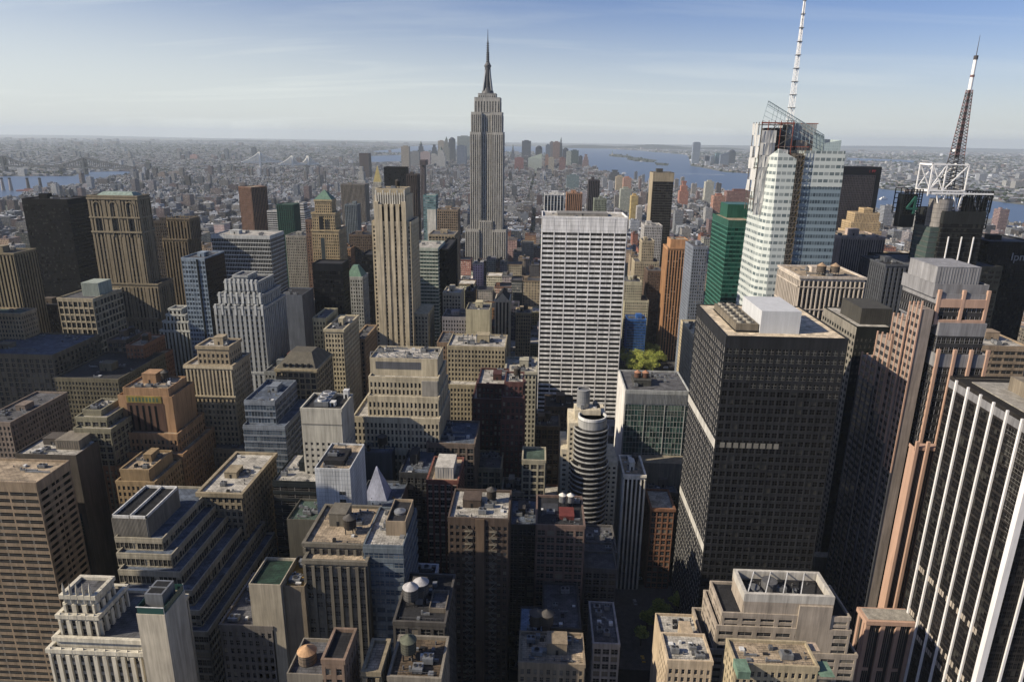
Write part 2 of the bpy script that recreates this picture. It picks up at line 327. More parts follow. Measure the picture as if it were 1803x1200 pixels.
GREY = mat((0.16, 0.16, 0.165), 0.6); METAL = mat((0.30, 0.31, 0.32), 0.4, 0.3); TAR = mat((0.045, 0.046, 0.05), 0.9, 0, 0.4)
WOOD = mat((0.075, 0.058, 0.042), 0.85, 0, 0.3); LIGHTROOF = mat((0.38, 0.36, 0.32), 0.85, 0, 0.35); WHITE = mat((0.62, 0.62, 0.6), 0.6)
ROOFS = {'tar': (0.045, 0.045, 0.05), 'grey': (0.15, 0.15, 0.16), 'pale': (0.46, 0.44, 0.40), 'tan': (0.42, 0.35, 0.26), 'blue': (0.14, 0.17, 0.22), 'green': (0.10, 0.15, 0.12)}

# ------------------------------------------------------------------ rooftop equipment (parts of a building)
def water_tank(par, o, x, y, z, r=2.2, h=3.8, body=None, cone=None):
    b = MB(o); body = body or WOOD; z1 = z+2.6
    for dx in (-1, 1):
        for dy in (-1, 1): b.bar((x+dx*r*.6, y+dy*r*.6, z), (x+dx*r*.6, y+dy*r*.6, z1), .3, TAR)
    b.cyl(x, y, r*.97, z1-.15, z1+.05, TAR); b.cyl(x, y, r, z1+.05, z1+h, body, 18)
    for k in range(4): b.cyl(x, y, r+.04, z1+.5+k*h/4.4, z1+.58+k*h/4.4, TAR, 18)
    p = b.build('water_tank', par)
    c = MB(o); c.cyl(x, y, r*1.1, z1+h, z1+h+r*.75, cone or mat((0.13, 0.12, 0.11)), 18, 0.05); c.build('tank_roof', p)
def cooling_unit(par, o, x, y, z, w=4, d=3, h=2.2, fans=2):
    b = MB(o); b.box(x-w/2, x+w/2, y-d/2, y+d/2, z+.3, z+h, METAL)
    for dx in (-.4, .4): b.box(x+dx*w-.12, x+dx*w+.12, y-d/2+.1, y+d/2-.1, z, z+.3, TAR)
    for i in range(fans):
        cx = x-w/2+w*(i+.5)/fans; b.cyl(cx, y, min(w/fans, d)*.38, z+h, z+h+.35, GREY, 12); b.cyl(cx, y, min(w/fans, d)*.30, z+h+.35, z+h+.38, TAR, 12)
    b.build('cooling_unit', par)
def bulkhead(par, o, x0, x1, y0, y1, z, h, mt, roofm=None):
    b = MB(o); b.box(x0, x1, y0, y1, z, z+h, mt); b.box(x0-.15, x1+.15, y0-.15, y1+.15, z+h, z+h+.25, roofm or mt)
    if y1-y0 > 2: b.box((x0+x1)/2-.5, (x0+x1)/2+.5, y0-.06, y0, z, z+2.1, TAR)
    b.build('bulkhead', par)
def ducts(par, o, x0, x1, y0, y1, z, rng):
    def one(nm, f): b = MB(o); f(b); b.build(nm, par)
    near = y0 < 460
    for k in range(3 if near else 1):
        x = rng.uniform(x0, x1-1); y = rng.uniform(y0, y1); L = rng.uniform(2, max(2.5, (x1-x0)*.4)); x2 = min(x+L, x1)
        one('duct', lambda b: (b.box(x, x2, y, y+.6, z, z+.8, METAL), b.box(x, x+.6, y, y+.6, z+.8, z+1.6, METAL)))
    for k in range(4 if near else 1):
        x = rng.uniform(x0, x1-1); y = rng.uniform(y0, y1-1); q = (rng.uniform(.8, 2), rng.uniform(.8, 2), rng.uniform(.4, 1.6)); mt = rng.choice((GREY, METAL, TAR, WHITE))
        one('roof_hatch', lambda b: b.box(x, x+q[0], y, y+q[1], z, z+q[2], mt))
    if near:
        def rail(b):
            b.bar((x0, y0+.3, z+1.0), (x1, y0+.3, z+1.0), .09, GREY)
            for k in range(9): xq = x0+(x1-x0)*k/8; b.bar((xq, y0+.3, z), (xq, y0+.3, z+1.0), .09, GREY)
        one('railing', rail)
        for k in range(5):
            x = rng.uniform(x0, x1); y = rng.uniform(y0, y1); h = rng.uniform(.6, 1.4); one('vent_pipe', lambda b: b.cyl(x, y, .25, z, z+h, GREY, 8))
def junk(par, o, x0, x1, y0, y1, z, rng, n=3, tanks=0, wallm=None, bulk=True):
    x0 += 1.5; x1 -= 1.5; y0 += 1.5; y1 -= 1.5
    if x1-x0 < 3 or y1-y0 < 3: return
    w, d = x1-x0, y1-y0
    if bulk and w > 8:
        bx = rng.uniform(x0+w*.1, x0+w*.5); bw2 = min(w*.35, 9); by = y0+d*rng.uniform(.25, .5); bulkhead(par, o, bx, bx+bw2, by, min(y1, by+min(d*.5, 8)), z, rng.uniform(3, 5.5), wallm or GREY)
    for k in range(n): cooling_unit(par, o, rng.uniform(x0+1.5, x1-1.5), rng.uniform(y0+1, y1-1), z, rng.uniform(2.2, 4.2), rng.uniform(2, 3), rng.uniform(1.4, 2.4), rng.choice((1, 2)))
    for k in range(tanks): water_tank(par, o, x0+w*(.25+.5*k/max(1, tanks-1) if tanks > 1 else .7), y0+d*rng.uniform(.3, .7), z, rng.uniform(1.8, 2.4), rng.uniform(3, 4.2))
    ducts(par, o, x0, x1, y0, y1, z, rng)

# ------------------------------------------------------------------ building builder
STY = {  # bay, floor, pier width, spandrel height, pier relief, spandrel relief, glass
    'punch': dict(bw=2.4, fh=3.5, pw=1.15, sh=1.35, pr=.38, sr=.34, glass='dark'),
    'punchw': dict(bw=2.8, fh=3.5, pw=1.05, sh=1.3, pr=.38, sr=.34, glass='dark'),
    'loft': dict(bw=3.9, fh=3.8, pw=.95, sh=1.1, pr=.45, sr=.36, glass='dark'),
    'deco': dict(bw=3.4, fh=3.6, pw=1.7, sh=1.6, pr=.75, sr=.15, glass='dark'),
    'strip': dict(bw=3.2, fh=3.6, pw=1.5, sh=1.3, pr=.6, sr=.06, glass='black', spand=(0.03, 0.03, 0.032)),
    'ribbon': dict(bw=8.0, fh=3.8, pw=.25, sh=1.7, pr=.05, sr=.35, glass='black'),
    'curtain': dict(bw=1.8, fh=3.7, pw=.18, sh=1.0, pr=.18, sr=.10, glass='blue'),
    'grid': dict(bw=1.9, fh=3.9, pw=.30, sh=1.2, pr=.3, sr=.15, glass='black'),
    'blank': None,
}
HEROES = []     # footprint + visible-bottom records for the infill
RNG = random.Random(7)
def facade(mb, core, side, x0, x1, y0, y1, z0, z1, s, wm, sm, wins, topband, base=0.0):
    W = (x1-x0) if side in 'NS' else (y1-y0)
    if W < 1.5 or z1-z0 < 2: return
    def put(a0, a1, za, zb, r, mt, back=0.02):
        if side == 'N': mb.box(x0+a0, x0+a1, y0-r, y0+back, za, zb, mt)
        elif side == 'E': mb.box(x0-r, x0+back, y0+a0, y0+a1, za, zb, mt)
        elif side == 'W': mb.box(x1-back, x1+r, y0+a0, y0+a1, za, zb, mt)
        else: mb.box(x0+a0, x0+a1, y1-back, y1+r, za, zb, mt)
    zt = z1-topband; zb0 = z0+base
    if topband > 0: put(0, W, zt, z1, s['sr']+.004, wm)
    if zt-zb0 < 2: put(0, W, z0, zt, s['sr'], wm); return
    nb = max(1, round(W/s['bw'])); bw = W/nb; nf = max(1, round((zt-zb0)/s['fh'])); fh = (zt-zb0)/nf
    pw, sh = s['pw']*bw/s['bw'], s['sh']*fh/s['fh']
    mp = s.get('mp')
    for i in range(nb+1):
        c = i*bw; p, r, mt = pw, s['pr'], s.get('pm') or wm
        if mp and i % mp[0] == 0: p, r = mp[1], mp[2]; mt = s.get('mm') or wm
        a0, a1 = max(0, c-p/2), min(W, c+p/2)
        if i in (0, nb): a0, a1 = (0, max(p/2, pw/2)) if i == 0 else (W-max(p/2, pw/2), W)
        put(a0, a1, z0, zt-.003, r, mt)
    for j in range(nf):
        zz = zb0+j*fh
        h = sh*.5 if j == 0 else sh/2
        put(0.001, W-.001, zz-(0 if j == 0 else h), zz+h, s['sr'], sm)
        for ev in s.get('bands', ()):      # belt course every ev floors
            if j and j % ev == 0: put(0, W, zz-h-.1, zz+h*.2, s['pr']+.12, wm)
    put(0.001, W-.001, zt-sh/2, zt, s['sr'], sm)
    # glazing core quad + window list
    U = (0, nb); Vv = (0, nf); du = RNG.randrange(1000)
    if side == 'N': pts = [(x0, y0, zb0), (x1, y0, zb0), (x1, y0, zt), (x0, y0, zt)]
    elif side == 'E': pts = [(x0, y1, zb0), (x0, y0, zb0), (x0, y0, zt), (x0, y1, zt)]
    elif side == 'W': pts = [(x1, y0, zb0), (x1, y1, zb0), (x1, y1, zt), (x1, y0, zt)]
    else: pts = [(x1, y1, zb0), (x0, y1, zb0), (x0, y1, zt), (x1, y1, zt)]
    core.face(pts, glass(s['glass']), [(du, du), (du+nb, du), (du+nb, du+nf), (du, du+nf)])
    if wins is not None:
        for i in range(nb):
            for j in range(nf):
                a = (i+.5)*bw; z = zb0+(j+.5)*fh
                if side == 'N': wins.append(((x0+a, y0, z), 0, bw-pw, fh-sh, i+j))
                elif side == 'E': wins.append(((x0, y0+a, z), -math.pi/2, bw-pw, fh-sh, i+j))
                elif side == 'W': wins.append(((x1, y0+a, z), math.pi/2, bw-pw, fh-sh, i+j))

def tower(ref, label, tiers, sty='punch', wall=(0.3, 0.26, 0.2), vb=1200, name='office_tower', cat='tower', roof='grey', spand=None, top=1.2,
          n=2, tanks=0, ph=(), px=True, group=None, iw=None, sides=None, cornice=0.0, bulk=True, styles=None, parapet=1.1, rz=0, phm=None, finial=0, seed=None, **kw):
    """one building. tiers bottom to top, each from the top of the one below; given as photograph spans at a known depth (T) or metres"""
    rng = random.Random(seed if seed is not None else len(HEROES)*31+5)
    tb = [T(*t) if px else list(t) for t in tiers]
    z = 0.0
    s0 = dict(STY[sty]) if STY.get(sty) else None
    if s0: s0.update(kw); wm = mat(wall)
    wm = mat(wall); rm = roofmat(ROOFS[roof] if isinstance(roof, str) else roof)
    cx = sum((t[0]+t[1])/2 for t in tb)/len(tb); cy = sum((t[2]+t[3])/2 for t in tb)/len(tb); o = (cx, cy, 0)
    R = root(name, label, cat, (cx, cy, 0), group, rz)
    wallb, core = MB(o), MB(o)
    wins = []
    for i, (x0, x1, y0, y1, z1) in enumerate(tb):
        s = s0; roofb, par = MB(o), MB(o)
        if styles and styles[i]:
            st = styles[i]; s = None if st == 'blank' else dict(s0 or STY['punch'], **(STY[st] if isinstance(st, str) else st))
        if s is None:
            wallb.box(x0, x1, y0, y1, z, z1-.3, wm)
        else:
            smat = mat(s['spand']) if s.get('spand') else (mat(spand) if spand else wm)
            near = y0 < 500 if iw is None else iw
            sd = sides or ('N' + ('E' if x0 > -25 else '') + ('W' if x1 < 60 else ''))
            cmat = glass(s['glass']); dim = mat(tuple(c*.9 for c in wall))
            core.box(x0+.05, x1-.05, y0+.05, y1-.05, max(z-1, 0), z1-.3, dim)
            for side in sd: facade(wallb, core, side, x0, x1, y0, y1, z, z1, s, wm, smat, wins if near else None, top if not isinstance(top, (list, tuple)) else top[i])
            r = s['sr']
            for side in 'NEWS':
                if side not in sd: facade(wallb, core, side, x0, x1, y0, y1, z, z1, s, wm, smat, None, top if not isinstance(top, (list, tuple)) else top[i])
        roofb.box(x0+.06, x1-.06, y0+.06, y1-.06, z1-.3, z1, rm)
        p = parapet; e = .33 if s else .02
        if p > 0:
            e2 = (s['pr'] if s else 0)+.01+cornice; zc0 = z1-.4-cornice*.8
            par.box(x0-e2, x1+e2, y0-e2, y0+.35, zc0, z1+p, wm); par.box(x0-e2, x1+e2, y1-.35, y1+e2, zc0, z1+p, wm)
            par.box(x0-e2, x0+.35, y0+.35, y1-.35, zc0, z1+p-.003, wm); par.box(x1-.35, x1+e2, y0+.35, y1-.35, zc0, z1+p-.003, wm)
        z = z1; roofb.build('roof', R)
        if par.f: par.build('parapet', R)
    if wallb.f: wallb.build('wall', R)
    if core.f:
        c = core.build('window' if wins else 'glazing', R)
        if wins: c['kind'] = 'stuff'
    if wins:
        sc = []
        for w in wins:
            q = proj(*w[0])
            if q[2] > 0 and -20 < q[0] < W_+20 and -20 < q[1] < H_+20 and q[1] < vb+30:
                sc.append((q[2]/max(.5, w[2]), w))
        sc.sort(key=lambda a: a[0]); pm = panes(s0['glass'] if s0 else 'dark')
        for _, (c, rot, ww, hh, k) in sc[:100]:
            ob = bpy.data.objects.new('window', pm[rng.choices((0, 1, 2, 3), (5, 4, 3, 2))[0]]); COL.objects.link(ob); ob.parent = R
            dx, dy = (0, -.03) if rot == 0 else ((-.03, 0) if rot < 0 else (.03, 0))
            ob.location = (c[0]-cx+dx, c[1]-cy+dy, c[2]); ob.rotation_euler = (0, 0, rot); ob.scale = (ww+.05, 1, hh+.05)
    x0, x1, y0, y1, z1 = tb[-1]
    for q in ph:   # penthouses (xl, xr, ytop, Y, D)
        t = T(*q[:5]); b = MB(o); pmt = mat(q[5]) if len(q) > 5 else (phm or wm)
        b.box(t[0], t[1], t[2], t[3], z1, t[4]-.2, pmt); b.box(t[0]-.1, t[1]+.1, t[2]-.1, t[3]+.1, t[4]-.2, t[4], pmt)
        nl = int((t[1]-t[0])/1.2)
        if nl > 3:
            for k in range(1, nl): b.box(t[0]+k*(t[1]-t[0])/nl-.08, t[0]+k*(t[1]-t[0])/nl+.08, t[2]-.12, t[2], z1+.5, t[4]-.5, pmt)
        b.build('penthouse', R)
    if n or tanks or bulk: junk(R, o, x0, x1, y0, y1, z1, rng, n, tanks, wm, bulk)
    for (x0, x1, y0, y1, z1) in tb[:-1]:
        pass
    HEROES.append(dict(ref=ref, tb=tb, vb=vb, px=None, R=R, o=o))
    return R, tb, o

# ------------------------------------------------------------------ the buildings one can tell apart, west side (right) first
TAN = (0.34, 0.28, 0.19); BEIGE = (0.42, 0.37, 0.28); STONE = (0.46, 0.43, 0.36); BRICK = (0.20, 0.085, 0.06); ORANGE = (0.42, 0.21, 0.10); CONC = (0.40, 0.38, 0.35)
def extra_box(R, o, name, x0, x1, y0, y1, z0, z1, mt):
    b = MB(o); b.box(x0, x1, y0, y1, z0, z1, mt); return b.build(name, R)
def hip_roof(R, o, x0, x1, y0, y1, z0, z1, fx_, fy_, mt, name='hip_roof', cap=None):
    b = MB(o); mx_, my_ = (x0+x1)/2, (y0+y1)/2; w, d = (x1-x0)/2*fx_, (y1-y0)/2*fy_
    b.prism([(x0, y0), (x1, y0), (x1, y1), (x0, y1)], z0, z1, mt, [(mx_-w, my_-d), (mx_+w, my_-d), (mx_+w, my_+d), (mx_-w, my_+d)], cap); return b.build(name, R)
COPPER = mat((0.16, 0.27, 0.21), .7, 0, .3)

# --- big black office slab (mid right)
R, tb, o = tower('black slab with the beige roof', 'black metal office slab with beige flat roof, white penthouse and east side coloured sunlit pale', [(1280, 1493, 595, 295, 60)], 'grid', (0.044, 0.047, 0.055), 1130,
    roof=(0.66, 0.56, 0.44), top=4.5, bulk=False, n=0, parapet=.5, bw=3.1, pw=.75, sh=1.5, pr=.35, sr=.3, fh=4.0, glass='black', sides='NW')
x0, x1, y0, y1, z1 = tb[0]
wb, cb = MB(o), MB(o); s = dict(STY['grid'], bw=1.75, pw=.3, sh=1.7, pr=.2, sr=.24, fh=4.0)
facade(wb, cb, 'E', x0, x1, y0, y1, 0, z1, s, mat((0.40, 0.39, 0.37)), mat((0.36, 0.35, 0.33)), None, 4.5); wb.build('side_wall', R); cb.build('side_glazing', R)  # east walls coloured paler than the north ones for the sun on them
b = MB(o)
for q in (.30, .62): b.box(x0-.36, x0-.3, y0, y1, z1*(1-q)-2.2, z1*(1-q)+2.2, mat((0.5, 0.49, 0.46)))
b.build('louvre_band', R)
b = MB(o)
for k in range(9): b.box(x0+2+k*3.1, x0+4.2+k*3.1, y0-.37, y0-.32, z1*.70-1.3, z1*.70+1.3, mat((0.26, 0.25, 0.22)))  # pale boxes coloured in for a row of lit office windows
b.build('pale_window', R)
t = T(1342, 1412, 548, 302, 30); extra_box(R, o, 'penthouse', t[0], t[1], t[2], t[3], z1, t[4], mat((0.52, 0.53, 0.54), .7, 0, .1))
t = T(1296, 1336, 570, 303, 40)
b = MB(o); b.box(t[0]-.5, t[1]+.5, t[2]-.5, t[3]+.5, z1+.6, z1+.9, TAR)
for k in range(7): b.box(t[0], t[1], t[2]+k*5.8, t[2]+k*5.8+5.4, z1+.9, t[4], mat((0.25, 0.22, 0.17)))
for k in range(7):
    for j in range(2): b.cyl(t[0]+2.6+j*4.2, t[2]+k*5.8+2.7, 1.5, t[4], t[4]+.9, mat((0.4, 0.38, 0.33)), 12); b.cyl(t[0]+2.6+j*4.2, t[2]+k*5.8+2.7, 1.2, t[4]+.9, t[4]+.93, TAR, 12)
b.build('cooling_tower', R)

# --- dark tower with concrete edge behind it
R, tb, o = tower('dark green-black tower', 'dark green-black glass tower with concrete corner strip and roof box, behind black slab', [(1509, 1571, 577, 371, 46)], 'grid', (0.035, 0.04, 0.038), 1000,
    roof='pale', top=5, bulk=False, n=0, sides='NW', bw=2.4, pw=1.2, sh=1.9, pr=.12, sr=.1, glass='black', ph=[(1518, 1572, 543, 378, 26, (0.10, 0.095, 0.08))], parapet=.6)
x0, x1, y0, y1, z1 = tb[0]; wb, cb = MB(o), MB(o)
facade(wb, cb, 'E', x0, x1, y0, y1, 0, z1, dict(STY['grid'], bw=3.6, pw=1.3, sh=1.8, fh=3.9), mat((0.30, 0.28, 0.24)), mat((0.30, 0.28, 0.24)), None, 4); wb.build('side_wall', R); cb.build('side_glazing', R)
extra_box(R, o, 'podium', x0-6, x1, y0-6, y0-.4, 0, 18, mat((0.36, 0.31, 0.24)))

# --- pink granite tower with setbacks (Broadway block)
PINK = (0.50, 0.36, 0.28)
def pinkpiers(b, x0, x1, y0, z0, z1, n, w, r, side='N', mt=None):
    mt = mt or mat(PINK, .7, 0, .15)
    for k in range(n):
        c = k/(n-1)
        if side == 'N': xc = x0+(x1-x0)*c; b.box(xc-w/2, xc+w/2, y0-r, y0+.3, z0, z1, mt)
        else: yc = y0+(x1-x0)*c; b.box(x0-r, x0+.3, yc-w/2, yc+w/2, z0, z1, mt)
R, tb, o = tower('pink granite stepped tower', 'tall stepped tower of pink granite piers and grey bands with grey box on top', [(1648, 1738, 628, 303, 37), (1654, 1737, 573, 306, 33), (1651, 1740, 522, 308, 30), (1646, 1741, 505, 309, 28)],
    'ribbon', (0.30, 0.30, 0.31), 1100, name='granite_tower', roof='grey', n=0, bulk=False, top=[5, 5, 3.5, 5], bw=2.0, pw=.3, fh=4, sh=1.6, pr=.1, sr=.15, spand=(0.06, 0.06, 0.065),
    ph=[(1652, 1729, 470, 311, 24, (0.33, 0.33, 0.34))], sides='NEW')
b = MB(o); g = mat(PINK, .7, 0, .15); gg = mat((0.40, 0.40, 0.41))
W0 = T(1611, 1690, 788, 290, 4.5); X0, X1, Y0, Y1, Z = W0
w_ = MB(o); w_.box(X0, X0+2.2, Y0, Y1, 0, Z, g); w_.box(X0+2.2, X1, Y0+.6, Y1, 0, Z-1.5, mat((0.05, 0.05, 0.055))); w_.box(X0-.3, X1, Y0-.2, Y1, Z-1.5, Z, g)
for k in range(26):
    if k % 5: w_.box(X0+2.2+k*.62, X0+2.34+k*.62, Y0+.35, Y0+.6, 0, Z-2, mat((0.30, 0.26, 0.23)))
w_.build('front_wing', R)
pinkpiers(b, X0+.6, X1, Y0, 0, Z+3, 5, 1.3, .9)
for (i, ex, n_) in ((0, 3.5, 4), (2, 3, 3)):
    x0, x1, y0, y1, z1 = tb[i]; zb = tb[i-1][4] if i else 60
    pinkpiers(b, x0+.5, x1-.3, y0, zb, z1+ex, n_, 1.3, 1.0)
x0, x1, y0, y1, z1 = tb[2]; b.box(x0, x1, y0-.9, y0, z1-5, z1-1.2, g); b.box(x0, x1, y0-.9, y0, tb[1][4], tb[1][4]+2.2, g)
b.build('granite_pier', R)['kind'] = 'stuff'
# east side: stepped bays running back and down; lower piers coloured dark for shade
e = MB(o); ew = mat((0.34, 0.30, 0.27)); ew_shade = mat((0.13, 0.135, 0.15)); z1 = tb[2][4]
for k, (yf, yb, dx, dz) in enumerate(((306, 316, 2.0, -6), (314, 326, 3.2, -14), (322, 336, 4.2, -26), (330, 346, 5.2, -40))):
    e.box(X0+.4-dx+2, X0+6, yf, yb, 0, z1+dz, ew)
    xx = X0+.4-dx+2
    for j in range(4):
        yy = yf+(yb-yf)*j/3; e.box(xx-.4, xx+.2, yy-.33, yy+.33, 105+k*12, z1+dz+4-j*.8, g); e.box(xx-.35, xx+.2, yy-.3, yy+.3, 0, 105+k*12, ew_shade)
    for f in range(int((z1+dz)/4)):
        e.box(xx-.05, xx+.1, yf+.8, yb-.8, f*4+1.3, f*4+3.3, glass('dark'))
e.build('stepped_bay', R)
b = MB(o); t = T(1526, 1640, 1093, 262, 9); zt = t[4]
b.box(t[0]+.3, t[1], t[2]+.6, t[3], 0, zt-2, mat((0.06, 0.055, 0.05)))
for k in range(5):
    xx = t[0]+.8+k*(t[1]-t[0]-1.6)/4; b.box(xx-.9, xx+.9, t[2]-.6, t[2]+1, 0, zt-2, g)
    if k < 4:
        for j in range(4): b.box(xx+1.3+j*.9, xx+1.5+j*.9, t[2]+.3, t[2]+.6, 5, zt-3, mat((0.36, 0.30, 0.25)))
        b.box(xx+.9, xx+4, t[2]+.1, t[2]+.55, zt*.5, zt*.5+1.6, g)
b.box(t[0]-.4, t[1], t[2]-.8, t[3], zt-2, zt, g); b.box(t[0]+1, t[1]-1, t[2]+.5, t[3]-1, zt, zt+.2, LIGHTROOF)
for k in range(2): b.box(t[0]-.5, t[0]+.3, t[2]+.9+k*4.4, t[2]+2.4+k*4.4, 0, zt-2, g)
b.build('entrance_wing', R)

# --- black slab with white fins, lower right
zt = 165.5; X0, X1, Y0, Y1 = 171, 235, 220, 273
R, tb, o = tower('white-finned black tower', 'black glass tower with bright white vertical fins, right edge beside pink granite tower', [(X0, X1, Y0, Y1, zt)], 'grid', (0.05, 0.045, 0.042), 1200, px=False,
    roof='pale', top=4.5, bulk=False, n=0, bw=1.5, pw=.14, pr=.12, sh=.9, sr=.1, fh=3.75, glass='black', parapet=.8, sides='NE')
b = MB(o); wf = mat((0.74, 0.72, 0.71), .5, 0, .12)
for k in range(6): yy = 267.8-k*7.9; b.box(X0-.85, X0-.13, yy-.42, yy+.42, 0, zt+.6, wf)
for k in range(1, 8): xx = X0+k*7.9; b.box(xx-.42, xx+.42, Y0-.85, Y0-.13, 0, zt+.6, wf)
b.box(X0-1.1, X0+1.2, Y0-1.1, Y0+1.2, 0, zt+.7, wf)
b.build('white_fin', R)['kind'] = 'stuff'
for (fl, a, c) in ((14.5, 0, 52), (12.6, 12, 52), (20.5, 4, 50)):
    for k in range(int((c-a)/1.5)):
        if (k*7+int(fl)) % 5:
            b = MB(o); b.box(X0-.16, X0-.13, Y0+a+k*1.5+.15, Y0+a+k*1.5+1.3, fl*3.75+.8, fl*3.75+3.3, mat((0.42, 0.38, 0.33))); b.build('pale_window', R)
b = MB(o); b.box(X0+.8, X1, Y0+.8, Y1-.8, zt, zt+.1, mat((0.05, 0.045, 0.04))); b.box(X0+5, X1-4, Y0+5, Y1-6, zt+.1, zt+.5, LIGHTROOF)
b.box(X0+14, X1-8, Y0+18, Y1-14, zt+.5, zt+6, mat((0.30, 0.26, 0.2))); b.build('roof_deck', R)
b = MB(o); b.box(X0-.2, X0-.12, Y0, Y1, zt-4, zt-.8, mat((0.27, 0.27, 0.28))); b.build('louvre_band', R)

# --- crystalline glass tower under construction
def unp(px, py, Y): a = at(px, py, Y); return (a[0], a[1], a[2])
Yn, X0 = 532.0, fx(1352, 532, 250); zr = at(1430, 268, 532)[2]
R = root('unfinished_tower', 'faceted pale glass skyscraper still under construction, hoist strip down its front and white mast', 'skyscraper', (X0+30, 560, 0))
o = (X0+30, 560, 0); HEROES.append(dict(ref='unfinished glass skyscraper', tb=[[X0, X0+62, 532, 592, zr]], vb=520, px=None, R=R, o=o))
def bandmat(nm, c1, c2, fh, frac, bw, rough=.25, fr2=.85):
    mt = bpy.data.materials.new(nm); mt.use_nodes = True; t = mt.node_tree; b = t.nodes['Principled BSDF']; b.inputs['Roughness'].default_value = rough
    uv = t.nodes.new('ShaderNodeUVMap'); s = t.nodes.new('ShaderNodeSeparateXYZ'); t.links.new(uv.outputs[0], s.inputs[0])
    u, v = M_(t, 'DIVIDE', s.outputs[0], bw), M_(t, 'DIVIDE', s.outputs[1], fh)
    w = M_(t, 'MULTIPLY', M_(t, 'LESS_THAN', M_(t, 'FRACT', v), frac), M_(t, 'LESS_THAN', M_(t, 'FRACT', u), fr2))
    c = t.nodes.new('ShaderNodeCombineXYZ'); t.links.new(M_(t, 'FLOOR', u), c.inputs[0]); t.links.new(M_(t, 'FLOOR', v), c.inputs[1])
    wn = t.nodes.new('ShaderNodeTexWhiteNoise'); t.links.new(c.outputs[0], wn.inputs[0])
    w2 = M_(t, 'MULTIPLY', w, M_(t, 'ADD', .55, M_(t, 'MULTIPLY', wn.outputs['Value'], .45)))
    mxx = t.nodes.new('ShaderNodeMix'); mxx.data_type = 'RGBA'; t.links.new(w2, mxx.inputs[0]); mxx.inputs[6].default_value = c1+(1,); mxx.inputs[7].default_value = c2+(1,)
    t.links.new(mxx.outputs[2], b.inputs['Base Color']); return mt
frit = bandmat('fritted_glass', (0.50, 0.54, 0.52), (0.09, 0.12, 0.13), 5.2, .45, 4.0, .22, .82)
fritb = bandmat('fritted_glass', (0.19, 0.25, 0.29), (0.03, 0.045, 0.06), 5.2, .5, 2.0, .10)
def quadface(b, pts, mt, fl=1.0):
    a = Vector(pts[1])-Vector(pts[0]); a.z = 0
    L = a.length or 1; a /= L
    uv = [((Vector(p)-Vector(pts[0])).dot(a), p[2]) for p in pts]; b.face(pts, mt, uv)
# plan corners; the north-east corner is cut by a slanting facet that widens downwards
XE, XW = X0, fx(1490, 532, 250); XM = fx(1402, 532, 250); XC = fx(1372, 532, 255)
pk = at(1374, 262, 532)[2]; z2 = at(1400, 280, 532)[2]
b = MB(o)
quadface(b, [(XE+16, Yn, 0), (XM+1, Yn, 0), (XM+1, Yn, z2), (XC, Yn, pk), ], frit)            # bright facet, narrow top
quadface(b, [(XE-1, Yn+14, 0), (XE+16, Yn, 0), (XC, Yn, pk), (XE+5, Yn+14, pk-6)], frit)
quadface(b, [(XE-1, 576, 0), (XE-1, Yn+14, 0), (XE+5, Yn+14, pk-6), (XE+4, 576, pk-6)], frit)
b.face([(XC, Yn, pk), (XM+1, Yn, z2), (XM+1, 560, z2), (XE+4, 576, pk-6), (XE+5, Yn+14, pk-6)], GREY)
quadface(b, [(XM+1, Yn, 0), (XM+1, 592, 0), (XM+1, 592, z2), (XM+1, Yn, z2)], frit)
b.build('east_wing_glazing', R)
b = MB(o); z3 = at(1445, 266, 532)[2]
quadface(b, [(XM+7, Yn+1.5, 0), (XW+5, Yn+1.5, 0), (XW, Yn+1.5, z3), (XM+7, Yn+1.5, z3)], fritb)
quadface(b, [(XW+5, Yn+1.5, 0), (XW+5, 592, 0), (XW, 592, z3), (XW, Yn+1.5, z3)], fritb)
quadface(b, [(XM+7, 592, 0), (XM+7, Yn+1.5, 0), (XM+7, Yn+1.5, z3), (XM+7, 592, z3)], frit)
b.face([(XM+7, Yn+1.5, z3), (XW, Yn+1.5, z3), (XW, 592, z3), (XM+7, 592, z3)], GREY)
b.build('west_wing_glazing', R)
b = MB(o)     # white fritted upper band on the west wing, as hung so far
quadface(b, [(XM+7, Yn+1.3, z3-26), (XW+.8, Yn+1.3, z3-26), (XW-.1, Yn+1.3, z3+.2), (XM+7, Yn+1.3, z3+.2)], frit); b.build('upper_glazing', R)
b = MB(o); red = mat((0.35, 0.12, 0.07)); st = mat((0.24, 0.22, 0.2)); lg = mat((0.5, 0.52, 0.52))
b.box(XM+1.1, XM+6.9, Yn+4, 590, 0, z3-2, mat((0.10, 0.09, 0.08)))
for xx in (XM+1.6, XM+4.0, XM+6.4):
    for yy in (Yn-1.0, Yn+1.8): b.bar((xx, yy, 0), (xx, yy, z3+3), .22, st)
k = 0; zz = 2
while zz < z3:
    b.bar((XM+1.6, Yn-1, zz), (XM+4, Yn-1, zz+4), .15, st); b.bar((XM+4, Yn-1, zz), (XM+6.4, Yn-1, zz+4), .15, mat((0.4, 0.3, 0.12)))
    b.box(XM+1.2, XM+6.8, Yn-.9, Yn+4, zz-.15, zz+.15, st); zz += 4.1
b.build('construction_hoist', R)
